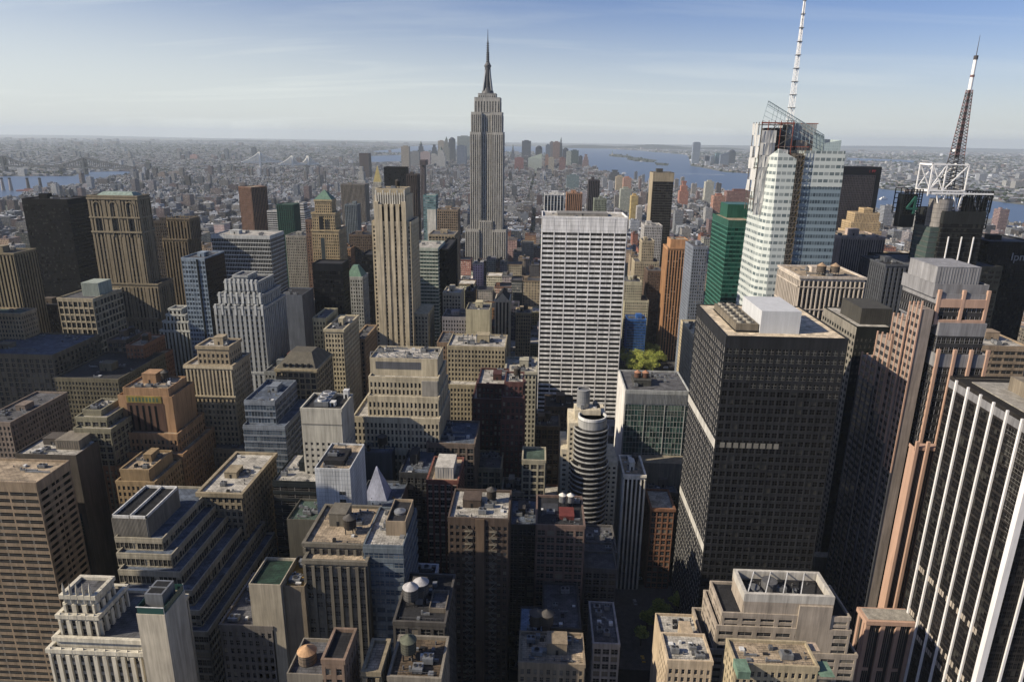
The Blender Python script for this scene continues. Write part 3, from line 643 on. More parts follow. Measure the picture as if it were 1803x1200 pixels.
# upper core: shrouded steel and decks
b = MB(o); zt1 = at(1372, 215, 545)[2]; xa, xb = fx(1343, 545, zt1), fx(1398, 545, zt1)
b.box(xa+8, xb-3, 552, 572, z2-20, zt1-4, mat((0.15, 0.14, 0.13)))
for k in range(8): b.box(xa-.3, xb+.8, 545, 566, zt1-2-k*8, zt1-1.7-k*8, mat((0.34, 0.32, 0.3)))
for k in range(4): b.bar((xa-.3, 545+k*7, z2-40), (xa-.3, 545+k*7, zt1), .5, st)
for k in range(6):
    xx = xa+(xb-xa)*k/5
    b.bar((xx, 545, z2-40), (xx, 545, zt1+1), .5, red if k % 2 else st)
for k in range(7): b.bar((xa+(k % 2)*(xb-xa)*.5, 544.8, zt1-8*k-10), (xa+(xb-xa)*.5+(k % 2)*(xb-xa)*.5, 544.8, zt1-8*k-2), .3, st)
b.box(xa-.8, xb+.8, 544.7, 545.0, zt1-1.2, zt1-.2, red); b.box(xa+6, xb+14, 546, 546.4, zt1-18, zt1-17.2, red); b.build('steel_frame', R)
b = MB(o); shr = mat((0.55, 0.55, 0.54), .7, 0, .3)
rr = random.Random(3)
for k in range(5):
    for j in range(7):
        xx = xa+k*2.2; zz = zt1-6-j*9.0; b.face([(xx, 544.4+rr.uniform(-.4, .4), zz-9), (xx+2.2, 544.4+rr.uniform(-.4, .4), zz-9), (xx+2.2, 544.4+rr.uniform(-.4, .4), zz), (xx, 544.4+rr.uniform(-.4, .4), zz)], shr)
for k in range(3):
    for j in range(6):
        if (k+j) % 3: yy = 545+k*7; zz = zt1-1-j*8.4; b.face([(xa-1+rr.uniform(-.4, .4), yy+7, zz-8.4), (xa-1+rr.uniform(-.4, .4), yy, zz-8.4), (xa-1+rr.uniform(-.4, .4), yy, zz), (xa-1+rr.uniform(-.4, .4), yy+7, zz)], shr)
for j in range(3): zz = zt1-20-j*9; b.face([(xa+14, 544.2, zz-8), (xa+22, 543.8, zz-9), (xa+21, 544.3, zz), (xa+13, 543.9, zz+1)], shr)
b.build('protective_sheeting', R)
b = MB(o); t = T(1402, 1438, 247, 550, 18); b.box(*t[:4], z3, t[4], mat((0.36, 0.32, 0.28))); b.box(t[0]-6, t[1]+1, t[2]+6, t[3]+8, z3, t[4]+12, mat((0.45, 0.46, 0.45)))
b.box(t[0]-7, t[1]+2, t[2]+6, t[3]+9, t[4]+12, t[4]+12.6, red); b.build('plant_storey', R)
# sloping glass screen on top
b = MB(o); lat = mat((0.42, 0.50, 0.52), .4, .2); A_, B_ = at(1353, 178, 547), at(1451, 238, 547); A2, B2_ = at(1343, 212, 547), at(1452, 266, 547)
A_, B_, A2, B2_ = [Vector(q) for q in (A_, B_, A2, B2_)]
for k in range(17):
    f = k/16; p, q = A_.lerp(B_, f), A2.lerp(B2_, f)
    if k > 1 or k == 0: b.bar(p, q, .25, lat)
for k in range(5): b.bar(A_.lerp(A2, k/4), B_.lerp(B2_, k/4), .22 if k else .6, lat)
b.bar(A_+Vector((0, 1.2, -2.2)), B_+Vector((0, 1.2, -2.2)), .4, lat)
for k in range(30): f = k/30; p = A_.lerp(B_, f); q = A_.lerp(B_, f+1/30)+Vector((0, 1.2, -2.2)); b.bar(p, q, .18, lat)
b.build('roof_screen', R)
b = MB(o); sg = bandmat('screen_glass', (0.42, 0.50, 0.50), (0.30, 0.37, 0.38), 2.0, .85, 1.5, .2)
C_, D_ = at(1434, 232, 548), at(1452, 240, 548); zz = z3
quadface(b, [(C_[0], 548, zz), (D_[0], 548, zz), (D_[0], 548, D_[2]), (C_[0], 548, C_[2])], sg); quadface(b, [(D_[0], 548, zz), (D_[0], 575, zz), (D_[0], 575, D_[2]-6), (D_[0], 548, D_[2])], sg)
C_, D_ = at(1452, 252, 536), at(1482, 247, 536)
quadface(b, [(C_[0], 536, zz), (D_[0], 536, zz), (D_[0], 536, D_[2]), (C_[0], 536, C_[2])], sg); quadface(b, [(D_[0], 536, zz), (XW, 590, zz), (XW, 590, zz+9), (D_[0], 536, D_[2])], sg)
b.build('screen_glazing', R)
# white lattice mast
b = MB(o); wm_ = mat((0.75, 0.76, 0.77), .5, 0, .05); p0, p1 = at(1391, 212, 556), at(1408, -12, 556); xm, zb, zt_ = p0[0], p0[2], p1[2]
nseg = 22
for k in range(nseg):
    a0 = 1.6*(1-k/nseg)+.45; a1 = 1.6*(1-(k+1)/nseg)+.45; za, zc_ = zb-14+(zt_-zb+14)*k/nseg, zb-14+(zt_-zb+14)*(k+1)/nseg
    for dx, dy in ((-1, -1), (1, -1), (1, 1), (-1, 1)): b.bar((xm+dx*a0, 556+dy*a0, za), (xm+dx*a1, 556+dy*a1, zc_), .32, wm_)
    b.bar((xm-a0, 556-a0, za), (xm+a1, 556-a1, zc_), .2, wm_); b.bar((xm-a0, 556+a0, za), (xm-a1, 556-a1, zc_), .2, wm_); b.bar((xm+a0, 556-a0, za), (xm-a1, 556-a1, zc_), .2, wm_)
    if k % 2: b.box(xm-a0-.8, xm+a0+.8, 556-a0-.8, 556+a0+.8, za-.12, za+.12, st)
b.cyl(xm, 556, .38, zb, zt_+6, wm_, 10)
b.build('mast', R)

# --- dark tower with round tan drum, steel frame and red-white antenna
t = T(1671, 1737, 360, 540, 36)
R, tb, o = tower('antenna tower', 'dark glass tower with tan drum, white steel cube frame and tall lattice antenna', [(1591, 1765, 470, 538, 60), (1664, 1737, 375, 540, 40)], 'ribbon', (0.045, 0.05, 0.052), 470, name='broadcast_tower', roof='grey',
    n=0, bulk=False, glass='black', top=[1.5, 8], bw=2, pw=.15, sh=1.0, fh=3.9, sides='NEW', styles=[dict(bw=5, sh=1.8, pw=1.4, pr=.3), None])
b = MB(o); z1 = tb[0][4]; zt = tb[1][4]; ww = mat((0.8, 0.8, 0.8), .5, 0, .05)
for q in (1668, 1691, 1712):
    xx = fx(q, 540, (z1+zt)/2); b.bar((xx, 539, z1-60), (xx, 539, zt-18), .7, ww)
b.build('white_fin', R)
c = at(1655, 352, 545); b = MB(o); tanm = mat((0.38, 0.36, 0.34), .4, .3)
zd = at(1655, 351, 545)[2]; zl = at(1655, 400, 545)[2]; xx = fx(1658, 552, zd)
b.cyl(xx, 552, 8.2, zl, zd, tanm, 28)
k = zl
while k < zd: b.cyl(xx, 552, 8.3, k, k+.25, GREY, 28); k += 3.5
b.build('drum', R)
b = MB(o)
for k in range(7): b.box(xx-9, xx+8, 543.5, 566, zl-k*4-3.0, zl-k*4-.1, plainglass((0.06, 0.085, 0.08), .08)); b.box(xx-9.1, xx+8.1, 543.4, 566, zl-k*4-4.0, zl-k*4-3.0, mat((0.14, 0.16, 0.15)))
b.build('glass_base', R)
def openframe(b, x0, x1, y, z0, z1, nx, nz, mt, w=.5):
    for k in range(nx+1): b.bar((x0+(x1-x0)*k/nx, y, z0), (x0+(x1-x0)*k/nx, y, z1), w, mt)
    for k in range(nz+1): b.bar((x0, y, z0+(z1-z0)*k/nz), (x1, y, z0+(z1-z0)*k/nz), w, mt)
dk = mat((0.03, 0.035, 0.04), .5)
for (xl, xr, yt, yb_, nm) in ((1595, 1626, 333, 378, 'sign_frame'), (1712, 1748, 338, 402, 'sign_frame')):
    za, zb_ = at(xl, yt, 545)[2], at(xl, yb_, 545)[2]; a, c_ = fx(xl, 545, za), fx(xr, 545, za)
    b = MB(o); openframe(b, a, c_, 545, zb_, za, 6, 10, dk, .6); openframe(b, a, c_, 560, zb_, za, 3, 5, dk, .6)
    b.box(a+1, c_-1, 549, 557, zb_-10, za-4, mat((0.015, 0.02, 0.025), .4))
    if xl == 1595:
        b2 = MB(o); gm = mat((0.02, 0.17, 0.13)); h = za-zb_
        b2.bar((c_-5, 544.2, za-.28*h), (c_-5, 544.2, za-.95*h), 1.6, gm); b2.bar((c_-5, 544.2, za-.28*h), (c_-10.5, 544.2, za-.75*h), 1.4, gm); b2.bar((c_-11, 544.2, za-.75*h), (c_-2.5, 544.2, za-.75*h), 1.5, gm); b2.build('number_sign', R)
    b.build(nm, R)
b = MB(o); z_a, z_b = at(1675, 290, 545)[2], at(1675, 336, 545)[2]; xl, xr = fx(1643, 545, z_a), fx(1707, 545, z_a); xq = fx(1668, 545, z_a)
for xx in (xl, xq, xr):
    for yy in (545, 563): b.bar((xx, yy, z_b-4), (xx, yy, z_a), .75, ww)
for yy in (545, 563): b.bar((xl, yy, z_a), (xr, yy, z_a), .9, ww); b.bar((xl, yy, z_b), (xr, yy, z_b), 1.1, ww); b.bar((xl, yy, z_a), (xq, yy, z_b), .6, ww); b.bar((xq, yy, z_b), (xr, yy, z_a), .6, ww); b.bar((xl, yy, z_b), (xq, yy, z_a), .6, ww)
for xx in (xl, xr): b.bar((xx, 545, z_a), (xx, 563, z_a), 1.3, ww); b.bar((xx, 545, z_b), (xx, 563, z_b), 1.3, ww)
zc2 = zt; xc1, xc2 = fx(1612, 545, z_b), fx(1750, 545, z_b)
b.bar((xc1+12, 545, z_b-2), (xc2, 545, z_b-2), 1.2, ww)
for q in (1650, 1680, 1716): b.bar((fx(q, 545, z_b), 545, z_b-2), (fx(q+8, 545, zt), 548, zt-1), 1.0, ww); b.bar((fx(q+16, 545, z_b), 545, z_b-2), (fx(q+8, 545, zt), 548, zt-1), 1.0, ww)
b.build('roof_frame', R)
b = MB(o); openframe(b, fx(1700, 545, zt), fx(1745, 545, zt), 547, zt, z_b, 10, 3, dk, .5); openframe(b, fx(1655, 550, zt), fx(1700, 550, zt), 552, zt, z_b, 8, 3, dk, .4); b.build('rail_frame', R)
b = MB(o); xm, ym = fx(1682, 554, z_a), 554; ztop = at(1714, 62, 554)[2]; rd = mat((0.30, 0.20, 0.20)); bk = mat((0.13, 0.12, 0.125))
zA = z_b; segs = [(zA, .0), ]
H0 = ztop-zA
def latt(b, z0, z1, a0, a1, n, m1, m2, w=.3):
    for k in range(n):
        f0, f1 = k/n, (k+1)/n; s0_, s1_ = a0+(a1-a0)*f0, a0+(a1-a0)*f1; za, zb_ = z0+(z1-z0)*f0, z0+(z1-z0)*f1; mt = m1 if k % 2 else m2
        for dx, dy in ((-1, -1), (1, -1), (1, 1), (-1, 1)): b.bar((xm+dx*s0_, ym+dy*s0_, za), (xm+dx*s1_, ym+dy*s1_, zb_), w*1.4, mt)
        for sy in (-1, 1): b.bar((xm-s0_, ym+sy*s0_, za), (xm+s1_, ym+sy*s1_, zb_), w, mt); b.bar((xm+s0_, ym+sy*s0_, za), (xm-s1_, ym+sy*s1_, zb_), w, mt)
        b.box(xm-s0_-.3, xm+s0_+.3, ym-s0_-.3, ym+s0_+.3, za-.1, za+.1, mt)
latt(b, zA, zA+H0*.22, 6, 3.6, 8, bk, dk, .35); latt(b, zA+H0*.22, zA+H0*.66, 3.6, 1.5, 22, rd, bk, .38)
b.cyl(xm, ym, 1.0, zA+H0*.22, zA+H0*.66, bk, 8)
b.build('lattice_mast', R)
b = MB(o); b.cyl(xm, ym, 1.35, zA+H0*.66, zA+H0*.74, ww, 12); b.cyl(xm, ym, 1.5, zA+H0*.74, zA+H0*.755, rd, 12); b.cyl(xm, ym, 1.2, zA+H0*.755, zA+H0*.85, ww, 12); b.cyl(xm, ym, 1.5, zA+H0*.85, zA+H0*.875, bk, 12)
b.cyl(xm, ym, .3, zA+H0*.875, ztop, bk, 8, .12); b.cyl(xm-3.2, ym-1, 1.3, zA+H0*.26, zA+H0*.275, ww, 12); b.build('antenna', R)

# --- the art-deco landmark in the middle
LS = (0.44, 0.43, 0.40)
DECO = dict(bw=4.0, fh=3.8, pw=2.3, sh=1.3, pr=.55, sr=.1, glass='dark', spand=(0.20, 0.20, 0.19))
R, tb, o = tower('art-deco skyscraper with the spire', 'tallest art-deco limestone skyscraper with stepped crown, silver mast and spire', [(820, 891, 404, 1262, 60), (828, 886, 233, 1266, 44), (830, 884, 198, 1267, 42), (835.5, 880.5, 172, 1270, 38), (842, 873, 165, 1273, 32)], None, LS, 450,
    name='art_deco_skyscraper', cat='skyscraper', roof='grey', n=0, bulk=False, styles=[dict(DECO), dict(DECO), dict(DECO), dict(DECO, bw=5, sr=.3, pw=3), dict(DECO)], top=[3, 3, 5, 6, 3], iw=False, parapet=.6, sides='NEW')
# projecting side wings leave the middle bay recessed
b, c = MB(o), MB(o); wmt = mat(LS)
for i, (z0, xa, xb) in enumerate(((0, 0, 0), (tb[0][4], 0, 0), (tb[1][4], 0, 0))):
    x0, x1, y0, y1, z1 = tb[i]; w = (x1-x0)*.335
    for (a, e_) in ((x0, x0+w), (x1-w, x1)):
        c.box(a+.1, e_-.1, y0-3.4, y0, z0, z1-.5, wmt); facade(b, c, 'N', a, e_, y0-3.5, y0, z0, z1, dict(DECO), wmt, mat((0.22, 0.22, 0.21)), None, 4)
        for sd_ in 'EW': facade(b, c, sd_, a, e_, y0-3.5, y0, z0, z1, dict(DECO), wmt, wmt, None, 4)
x0, x1, y0, y1, z1 = tb[0]; zc_ = at(857, 388, 1260)[2]
facade(b, c, 'N', x0+(x1-x0)*.34, x1-(x1-x0)*.34, y0-1.6, y0, 0, zc_, dict(DECO), wmt, wmt, None, 3); b.box(x0+(x1-x0)*.34, x1-(x1-x0)*.34, y0-1.5, y0, 0, zc_, wmt)
b.build('wing_wall', R); c.build('wing_glazing', R)
xm = (tb[4][0]+tb[4][1])/2; ym = 1289
def zpx(y): return at(857, y, ym)[2]
b = MB(o); sv = mat((0.16, 0.16, 0.165), .4, .4)
b.cyl(xm, ym, 11.5, tb[4][4], zpx(160), GREY, 16, 10); b.cyl(xm, ym, 9, zpx(160), zpx(154), sv, 16, 7)
for k in range(16): b.cyl(xm, ym, 7.2-.14*k, zpx(154)+k*(zpx(118)-zpx(154))/16, zpx(154)+(k+.8)*(zpx(118)-zpx(154))/16, sv, 8)
for a in range(4):
    an = math.pi/4+a*math.pi/2; b.bar((xm+math.cos(an)*10.5, ym+math.sin(an)*10.5, zpx(160)), (xm+math.cos(an)*4.5, ym+math.sin(an)*4.5, zpx(124)), 2.2, mat((0.34, 0.35, 0.36), .35, .5))
b.cyl(xm, ym, 6.2, zpx(118), zpx(115), sv, 18); b.cyl(xm, ym, 5.6, zpx(115), zpx(110), GREY, 18, 3.2); b.build('mooring_mast', R)
b = MB(o); b.cyl(xm, ym, 2.6, zpx(110), zpx(92), sv, 8, 2.2)
for k in range(9): b.cyl(xm, ym, 3.4-.1*k, zpx(109-k*4), zpx(108.2-k*4), TAR, 8)
b.cyl(xm, ym, 1.7, zpx(92), zpx(73), sv, 8, 1.2); b.cyl(xm, ym, .8, zpx(73), zpx(52), TAR, 8, .3); b.build('spire', R)

# --- white grid slab
R, tb, o = tower('white grid slab tower', 'white travertine slab tower with seven bays of black ribbon windows', [(955, 1105, 384, 535, 38)], 'ribbon', (0.78, 0.77, 0.75), 735, roof='pale', n=3, bulk=False, top=10.5,
    bw=9.35, pw=.75, sh=1.75, pr=.45, sr=.32, fh=3.85, glass='black', parapet=1.2, sides='NEW', iw=True)
t = tb[0]; bulkhead(R, o, t[0]+12, t[0]+52, t[2]+14, t[3]-6, t[4], 2.0, mat((0.3, 0.29, 0.27)))
b = MB(o)
for k in range(8): xx = t[0]+(t[1]-t[0])*k/7; b.box(xx-.05, xx+.05, t[2]-.38, t[2]-.3, t[4]-10, t[4]+.6, mat((0.30, 0.30, 0.29)))
for k in range(3): b.box(t[0]+.5, t[1]-.5, t[2]-.36, t[2]-.3, t[4]-9.4+k*3.2, t[4]-9.3+k*3.2, mat((0.38, 0.38, 0.37)))
b.build('panel_joints', R)
# --- beige tower with black vertical window slots
R, tb, o = tower('beige tower with black window slots', 'slender beige tower with black vertical window slots and white crown, left of centre', [(655, 723, 392, 558, 36), (659, 715, 346, 560, 30), (662, 712, 334, 563, 24)], 'punch', (0.52, 0.46, 0.34), 625,
    name='slotted_tower', roof='grey', n=2, tanks=1, top=[2, 1, 8], styles=[None, 'blank', dict(sty='deco', bw=3, pw=1.6, sh=.5, pr=.4, fh=9)], sides='NEW', bulk=False, bw=3.0, pw=1.5)
t = T(724, 753, 552, 562, 34); wb, cb = MB(o), MB(o); wb.box(t[0], t[1], t[2]+.05, t[3], 0, t[4]-.1, mat((0.50, 0.45, 0.33)))
for sd_ in 'NW': facade(wb, cb, sd_, *t[:4], 0, t[4], dict(STY['punch'], bw=2.8, pw=1.4), mat((0.50, 0.45, 0.33)), mat((0.50, 0.45, 0.33)), None, 2)
wb.build('west_wing', R); cb.build('wing_glazing', R)
x0, x1, y0, y1, z1 = tb[1]; b = MB(o); bw_ = (x1-x0); pm_ = mat((0.56, 0.50, 0.38)); g_ = glass('black')
zb0 = 8
for k in range(4):
    a = x0+3.5+(bw_-7)*(k/4.0); b.box(a, a+(bw_-7)/4-1.9+(0), y0-3.2, y0+.1, zb0, z1-6, pm_)
b.box(x0, x0+3.5, y0-3.3, y0+.1, zb0, z1-4, pm_); b.box(x1-3.5, x1, y0-3.3, y0+.1, zb0, z1-4, pm_)
b.build('pier', R); b = MB(o); b.box(x0+1, x1-1, y0-2.2, y0-.1, zb0, z1-8, mat((0.02, 0.02, 0.022), .3)); b.build('window_slot', R)
b = MB(o); wc_ = mat((0.6, 0.58, 0.52))
for k in range(13): a = x0+1+(bw_-3)*k/12; b.box(a, a+1.0, y0-1, y0+1, z1-6, z1+(3 if k % 3 else 5), wc_)
b.build('crown_fins', R)

# --- green glass tower and neighbours on the avenue
R, tb, o = tower('green glass tower', 'emerald green glass office tower with a raised green box on its roof', [(1283, 1326, 390, 612, 58)], 'curtain', (0.03, 0.15, 0.11), 535, roof='tan', n=0, bulk=False, top=5, bw=3, pw=.15, sh=1.2, fh=3.9, glass='emerald', spand=(0.07, 0.24, 0.19), sides='NEW', parapet=1)
t = T(1282, 1326, 360, 640, 26); extra_box(R, o, 'penthouse', t[0], t[1], t[2], t[3], tb[0][4], t[4], mat((0.035, 0.17, 0.12), .4))
R, tb, o = tower('white-ribbed block', 'white-ribbed concrete block with busy roof and two wooden tanks, below unfinished skyscraper', [(1409, 1523, 490, 451, 42)], 'deco', (0.55, 0.50, 0.44), 560, roof='tan', n=5, top=2.0, bw=3.0, pw=.8, sh=.9, pr=.9, sr=.05, fh=3.8, glass='black', spand=(0.05, 0.05, 0.05), bands=(4,), sides='NEW', iw=True)
t = tb[0]; water_tank(R, o, t[0]+17, t[2]+10, t[4], 3, 4, mat((0.16, 0.13, 0.1)), mat((0.4, 0.3, 0.2))); water_tank(R, o, t[0]+26, t[2]+10, t[4], 3, 4, mat((0.16, 0.13, 0.1)), mat((0.4, 0.3, 0.2)))
tower('pinstriped slab', 'grey-pink slab with fine vertical pinstripes, behind white-ribbed block', [(1482, 1559, 419, 600, 40)], 'strip', (0.50, 0.42, 0.37), 530, roof='tan', bw=1.9, pw=1.1, sh=.6, pr=.3, n=3, spand=(0.16, 0.135, 0.12), top=1.5)
R, tb, o = tower('stepped golden-stone hotel', 'golden stone stepped hotel tower beneath the plum-coloured slab', [(1494, 1552, 408, 1150, 40), (1499, 1550, 392, 1155, 36), (1506, 1549, 376, 1160, 30), (1522, 1537, 368, 1165, 20)], 'punch', (0.50, 0.40, 0.25), 420, name='hotel', cat='hotel', n=0, bulk=False, roof='tan')
R, tb, o = tower('plum-coloured slab', 'huge plum-coloured slab with black top band and small red lettering', [(1485, 1552, 294, 1205, 40)], 'grid', (0.10, 0.085, 0.10), 440, bw=2.6, pw=.8, sh=.8, fh=3.8, glass='black', top=14, n=0, bulk=False, roof='tar', parapet=.3)
x0, x1, y0, y1, z1 = tb[0]; b = MB(o); b.box(x0-.6, x1+.6, y0-.6, y0, z1-13, z1+.4, mat((0.012, 0.012, 0.018), .4)); b.box(x1-7, x1+.8, y0-.9, y0, 0, z1, mat((0.012, 0.012, 0.016), .4)); b.build('top_band', R)
cu = bpy.data.curves.new('lettering', 'FONT'); cu.body = '1 PP'; cu.size = 6.5; cu.extrude = .1; lo = bpy.data.objects.new('red_lettering', cu); COL.objects.link(lo); lo.parent = R
lo.location = (x1-20-o[0], y0-.8-o[1], z1-9); lo.rotation_euler = (math.pi/2, 0, 0); cu.materials.append(mat((0.35, 0.02, 0.03))); tomesh(lo)
R, tb, o = tower('dark tower at the right edge', 'near-black glass tower with pale outline lettering at the right edge', [(1742, 1830, 428, 560, 50)], 'grid', (0.02, 0.023, 0.028), 600, glass='black', roof='grey', n=3)
cu = bpy.data.curves.new('lettering', 'FONT'); cu.body = 'Ipm'; cu.size = 9; cu.extrude = .1; lo = bpy.data.objects.new('pale_lettering', cu); COL.objects.link(lo); lo.parent = R
p = at(1777, 458, 560); lo.location = (p[0]-o[0], 559-o[1], p[2]); lo.rotation_euler = (math.pi/2, 0, 0); cu.materials.append(mat((0.4, 0.4, 0.4))); tomesh(lo)
tower('banded brown block', 'brown banded block with pale roof between pink granite tower and right edge', [(1729, 1812, 612, 385, 34)], 'ribbon', (0.36, 0.29, 0.21), 670, roof='pale', n=5, sh=1.7, bw=6, pw=1.2, glass='black')
tower('dark block left of antenna tower', 'dark blue-grey ribbed tower between pinstriped slab and pink granite tower', [(1560, 1602, 468, 520, 40)], 'deco', (0.12, 0.13, 0.15), 580, roof='tar', n=2, glass='black')
tower('orange-ribbed tower', 'slim orange-tan ribbed tower with boxed top, right of white grid slab', [(1176, 1216, 438, 800, 30), (1181, 1212, 423, 804, 22)], 'strip', (0.50, 0.31, 0.16), 570, roof='tan', n=1, bw=3.4, pw=1.4, spand=(0.10, 0.075, 0.055), glass='warm', styles=[None, 'blank'], top=2, bulk=False, sides='NEW')
tower('cream notched block', 'cream stone block with a blank upper wall, right of white grid slab', [(1100, 1142, 530, 810, 30), (1100, 1130, 497, 812, 28)], 'punch', (0.50, 0.47, 0.36), 562, roof='grey', n=2, tanks=1, top=[1, 3])
tower('brown tower by orange-ribbed tower', 'plain brown tower standing just left of orange-ribbed tower', [(1141, 1168, 478, 830, 34)], 'punch', (0.17, 0.12, 0.09), 560, roof='grey', n=2)
b_blue = tower('blue netted building', 'small building wrapped in bright blue netting above the park trees', [(1105, 1138, 563, 782, 20)], 'grid', (0.02, 0.17, 0.45), 610, roof='blue', glass='blue', n=1, name='netted_building', cat='building', fh=3.4)
tower('white slab pair tower', 'white and blue-glass slab rising behind white grid slab', [(959, 993, 343, 1000, 24)], 'strip', (0.62, 0.62, 0.60), 380, roof='pale', glass='blue', bw=5, pw=1.2, n=1)
tower('salmon apartment tower', 'salmon brick apartment tower behind white grid slab, right of white and blue-glass slab', [(998, 1025, 341, 1100, 26)], 'strip', (0.42, 0.27, 0.18), 380, roof='tan', n=1, name='apartment_tower')
tower('thin dark tower', 'thin dark tower with pale centre strip behind white grid slab', [(1037, 1056, 318, 1230, 24)], 'strip', (0.12, 0.11, 0.12), 380, roof='tar', n=1, name='apartment_tower')
tower('grey-green block', 'grey-green block at foot of thin dark tower', [(1047, 1068, 351, 1150, 24)], 'punch', (0.28, 0.31, 0.26), 380, roof='grey', n=1)
R, tb, o = tower('gold-topped dark tower', 'dark glass tower with golden tan top floors and tan left edge', [(1151, 1187, 305, 950, 30)], 'curtain', (0.10, 0.10, 0.095), 420, roof='tan', glass='black', sides='NEW', n=0, bw=3, sh=1.1, fh=3.4, spand=(0.10, 0.09, 0.075))
x0, x1, y0, y1, z1 = tb[0]; b = MB(o); gt = mat((0.40, 0.35, 0.26)); b.box(x0-.6, x1+.3, y0-.6, y1, z1-11, z1+.6, gt); b.box(x0-.7, x0+.4, y0, y1, 0, z1, gt); b.build('top_storeys', R)
tower('white-grey block', 'white and grey block beneath gold-topped dark tower', [(1135, 1166, 398, 905, 30)], 'punch', (0.45, 0.44, 0.43), 430, roof='pale', n=3, group=None)
tower('blue-grey gridded block', 'blue-grey gridded block between orange-ribbed tower and green glass tower', [(1221, 1246, 436, 720, 40)], 'punch', (0.26, 0.29, 0.34), 510, roof='grey', n=2)
tower('tan notched block', 'tan notched block left of orange-ribbed tower, below white-grey block', [(1118, 1160, 462, 860, 30), (1131, 1152, 425, 865, 22)], 'punch', (0.44, 0.39, 0.29), 520, roof='grey', n=2)
tower('low avenue block', 'long low cream block between blue netted building and black slab', [(1226, 1262, 600, 560, 66)], 'punch', (0.52, 0.46, 0.34), 640, roof='pale', n=4, sides='NEW')

# --- curtain wall block with louvred top, in front of the white grid slab's right side
R, tb, o = tower('green curtain-wall block', 'dark green curtain-wall block with grey louvred top and white side wall, left of black slab', [(1102, 1214, 690, 400, 38)], 'curtain', (0.42, 0.43, 0.42), 825, roof='grey', glass='green', top=8.5, bw=2.1, pw=.14, sh=.25, fh=3.7, n=6, sides='NEW', bulk=False, mp=(6, .45, .4), iw=True)
x0, x1, y0, y1, z1 = tb[0]; b = MB(o)
for k in range(int((x1-x0)/.9)): b.box(x0+k*.9, x0+k*.9+.4, y0-.45, y0-.3, z1-8, z1-1, mat((0.30, 0.31, 0.31)))
b.build('louvre_band', R); extra_box(R, o, 'side_wall', x0-.6, x0-.2, y0, y1, 0, z1+.3, mat((0.66, 0.64, 0.6)))
extra_box(R, o, 'podium', x0-1, x1, y0-12, y0-.5, 0, at(1150, 812, 390)[2], mat((0.32, 0.29, 0.23)))
bulkhead(R, o, x0+6, x0+17, y0+10, y0+22, z1, 3.6, mat((0.10, 0.10, 0.09)))
for k in (0, 1): water_tank(R, o, x0+9+k*5, y0+16, z1+1.5, 2.1, 3.2, mat((0.2, 0.1, 0.06)), mat((0.45, 0.26, 0.16)))

# --- residential tower with the round glass bay
zc = at(1042, 738, 350)[2]; xc = fx(1043, 352, zc); Yc = 352
R = root('round_fronted_tower', 'apartment tower with curved glass drum front, cream flanks and silver roof tube', 'tower', (xc, Yc+8, 0)); o = (xc, Yc+8, 0)
HEROES.append(dict(ref='round-fronted tower', tb=[[xc-14, xc+14, Yc-9, Yc+24, zc]], vb=930, px=None, R=R, o=o))
b, c = MB(o), MB(o); crm = mat((0.60, 0.55, 0.44)); slb = mat((0.46, 0.46, 0.45), .4, .2); dg = glass('black')
zL, zM, zF = at(990, 792, 352)[2], at(1004, 745, 352)[2], at(1084, 815, 352)[2]
fl = dict(STY['punch'], bw=3.2, pw=1.5, fh=3.0, sh=1.5)
for (xa, xb, ya, yb, z) in ((xc-16.5, xc-9, Yc, Yc+24, zL), (xc-12.6, xc-7.5, Yc-.8, Yc+20, zM), (xc+6.5, xc+15.2, Yc, Yc+24, zF)):
    b.box(xa+.05, xb-.05, ya+.05, yb, 0, z-.3, crm)
    for sd_ in 'NEW': facade(b, c, sd_, xa, xb, ya, yb, 0, z, fl, crm, crm, None, 1.5)
    b.box(xa-.3, xb+.3, ya-.4, yb, z-.3, z+.9, crm)
b.box(xc-8, xc+8, Yc+2, Yc+24, 0, zc-1, crm); b.build('wall', R); c.build('glazing', R)
b, g2 = MB(o), MB(o); z = 0; zj = at(1040, 790, 345)[2]
while z < zc-6:
    r = 11.0 if z < zj-12 else 9.8
    g2.cyl(xc-.5, Yc, r-.45, z, z+3.0, dg, 32); b.cyl(xc-.5, Yc, r, z+2.2, z+2.95, slb, 40); z += 3.0
b.cyl(xc, Yc+1, 8.0, z, zc, slb, 40); g2.build('drum_glazing', R); b.build('balcony_band', R)
b = MB(o)
ring_in, ring_out, nn = 7.2, 7.9, 40
b.cyl(xc, Yc+1, 8.05, zc-.2, zc, mat((0.14, 0.14, 0.14)), 40)
for k in range(nn):
    a0, a1 = 2*math.pi*k/nn, 2*math.pi*(k+1)/nn
    P = lambda r, a, z_: (xc+r*math.cos(a), Yc+1+r*math.sin(a), z_)
    b.face([P(ring_out, a0, zc), P(ring_out, a1, zc), P(ring_out, a1, zc+1.6), P(ring_out, a0, zc+1.6)], WHITE); b.face([P(ring_in, a1, zc), P(ring_in, a0, zc), P(ring_in, a0, zc+1.6), P(ring_in, a1, zc+1.6)], WHITE)
    b.face([P(ring_out, a0, zc+1.6), P(ring_out, a1, zc+1.6), P(ring_in, a1, zc+1.6), P(ring_in, a0, zc+1.6)], WHITE)
b.build('roof_ring', R)
t = T(1012, 1058, 722, 356, 10); extra_box(R, o, 'penthouse', t[0], t[1], t[2], t[3], zc-4, t[4], crm); z0 = t[4]
junk(R, o, t[0]-1, t[1]+1, t[2]-1, t[3]+1, z0, random.Random(2), 2, 0, crm, False)
zt = at(1028, 684, 362)[2]; xt = fx(1028, 362, zt); b = MB(o); sv2 = mat((0.42, 0.43, 0.44), .35, .5, .1)
nn = 20
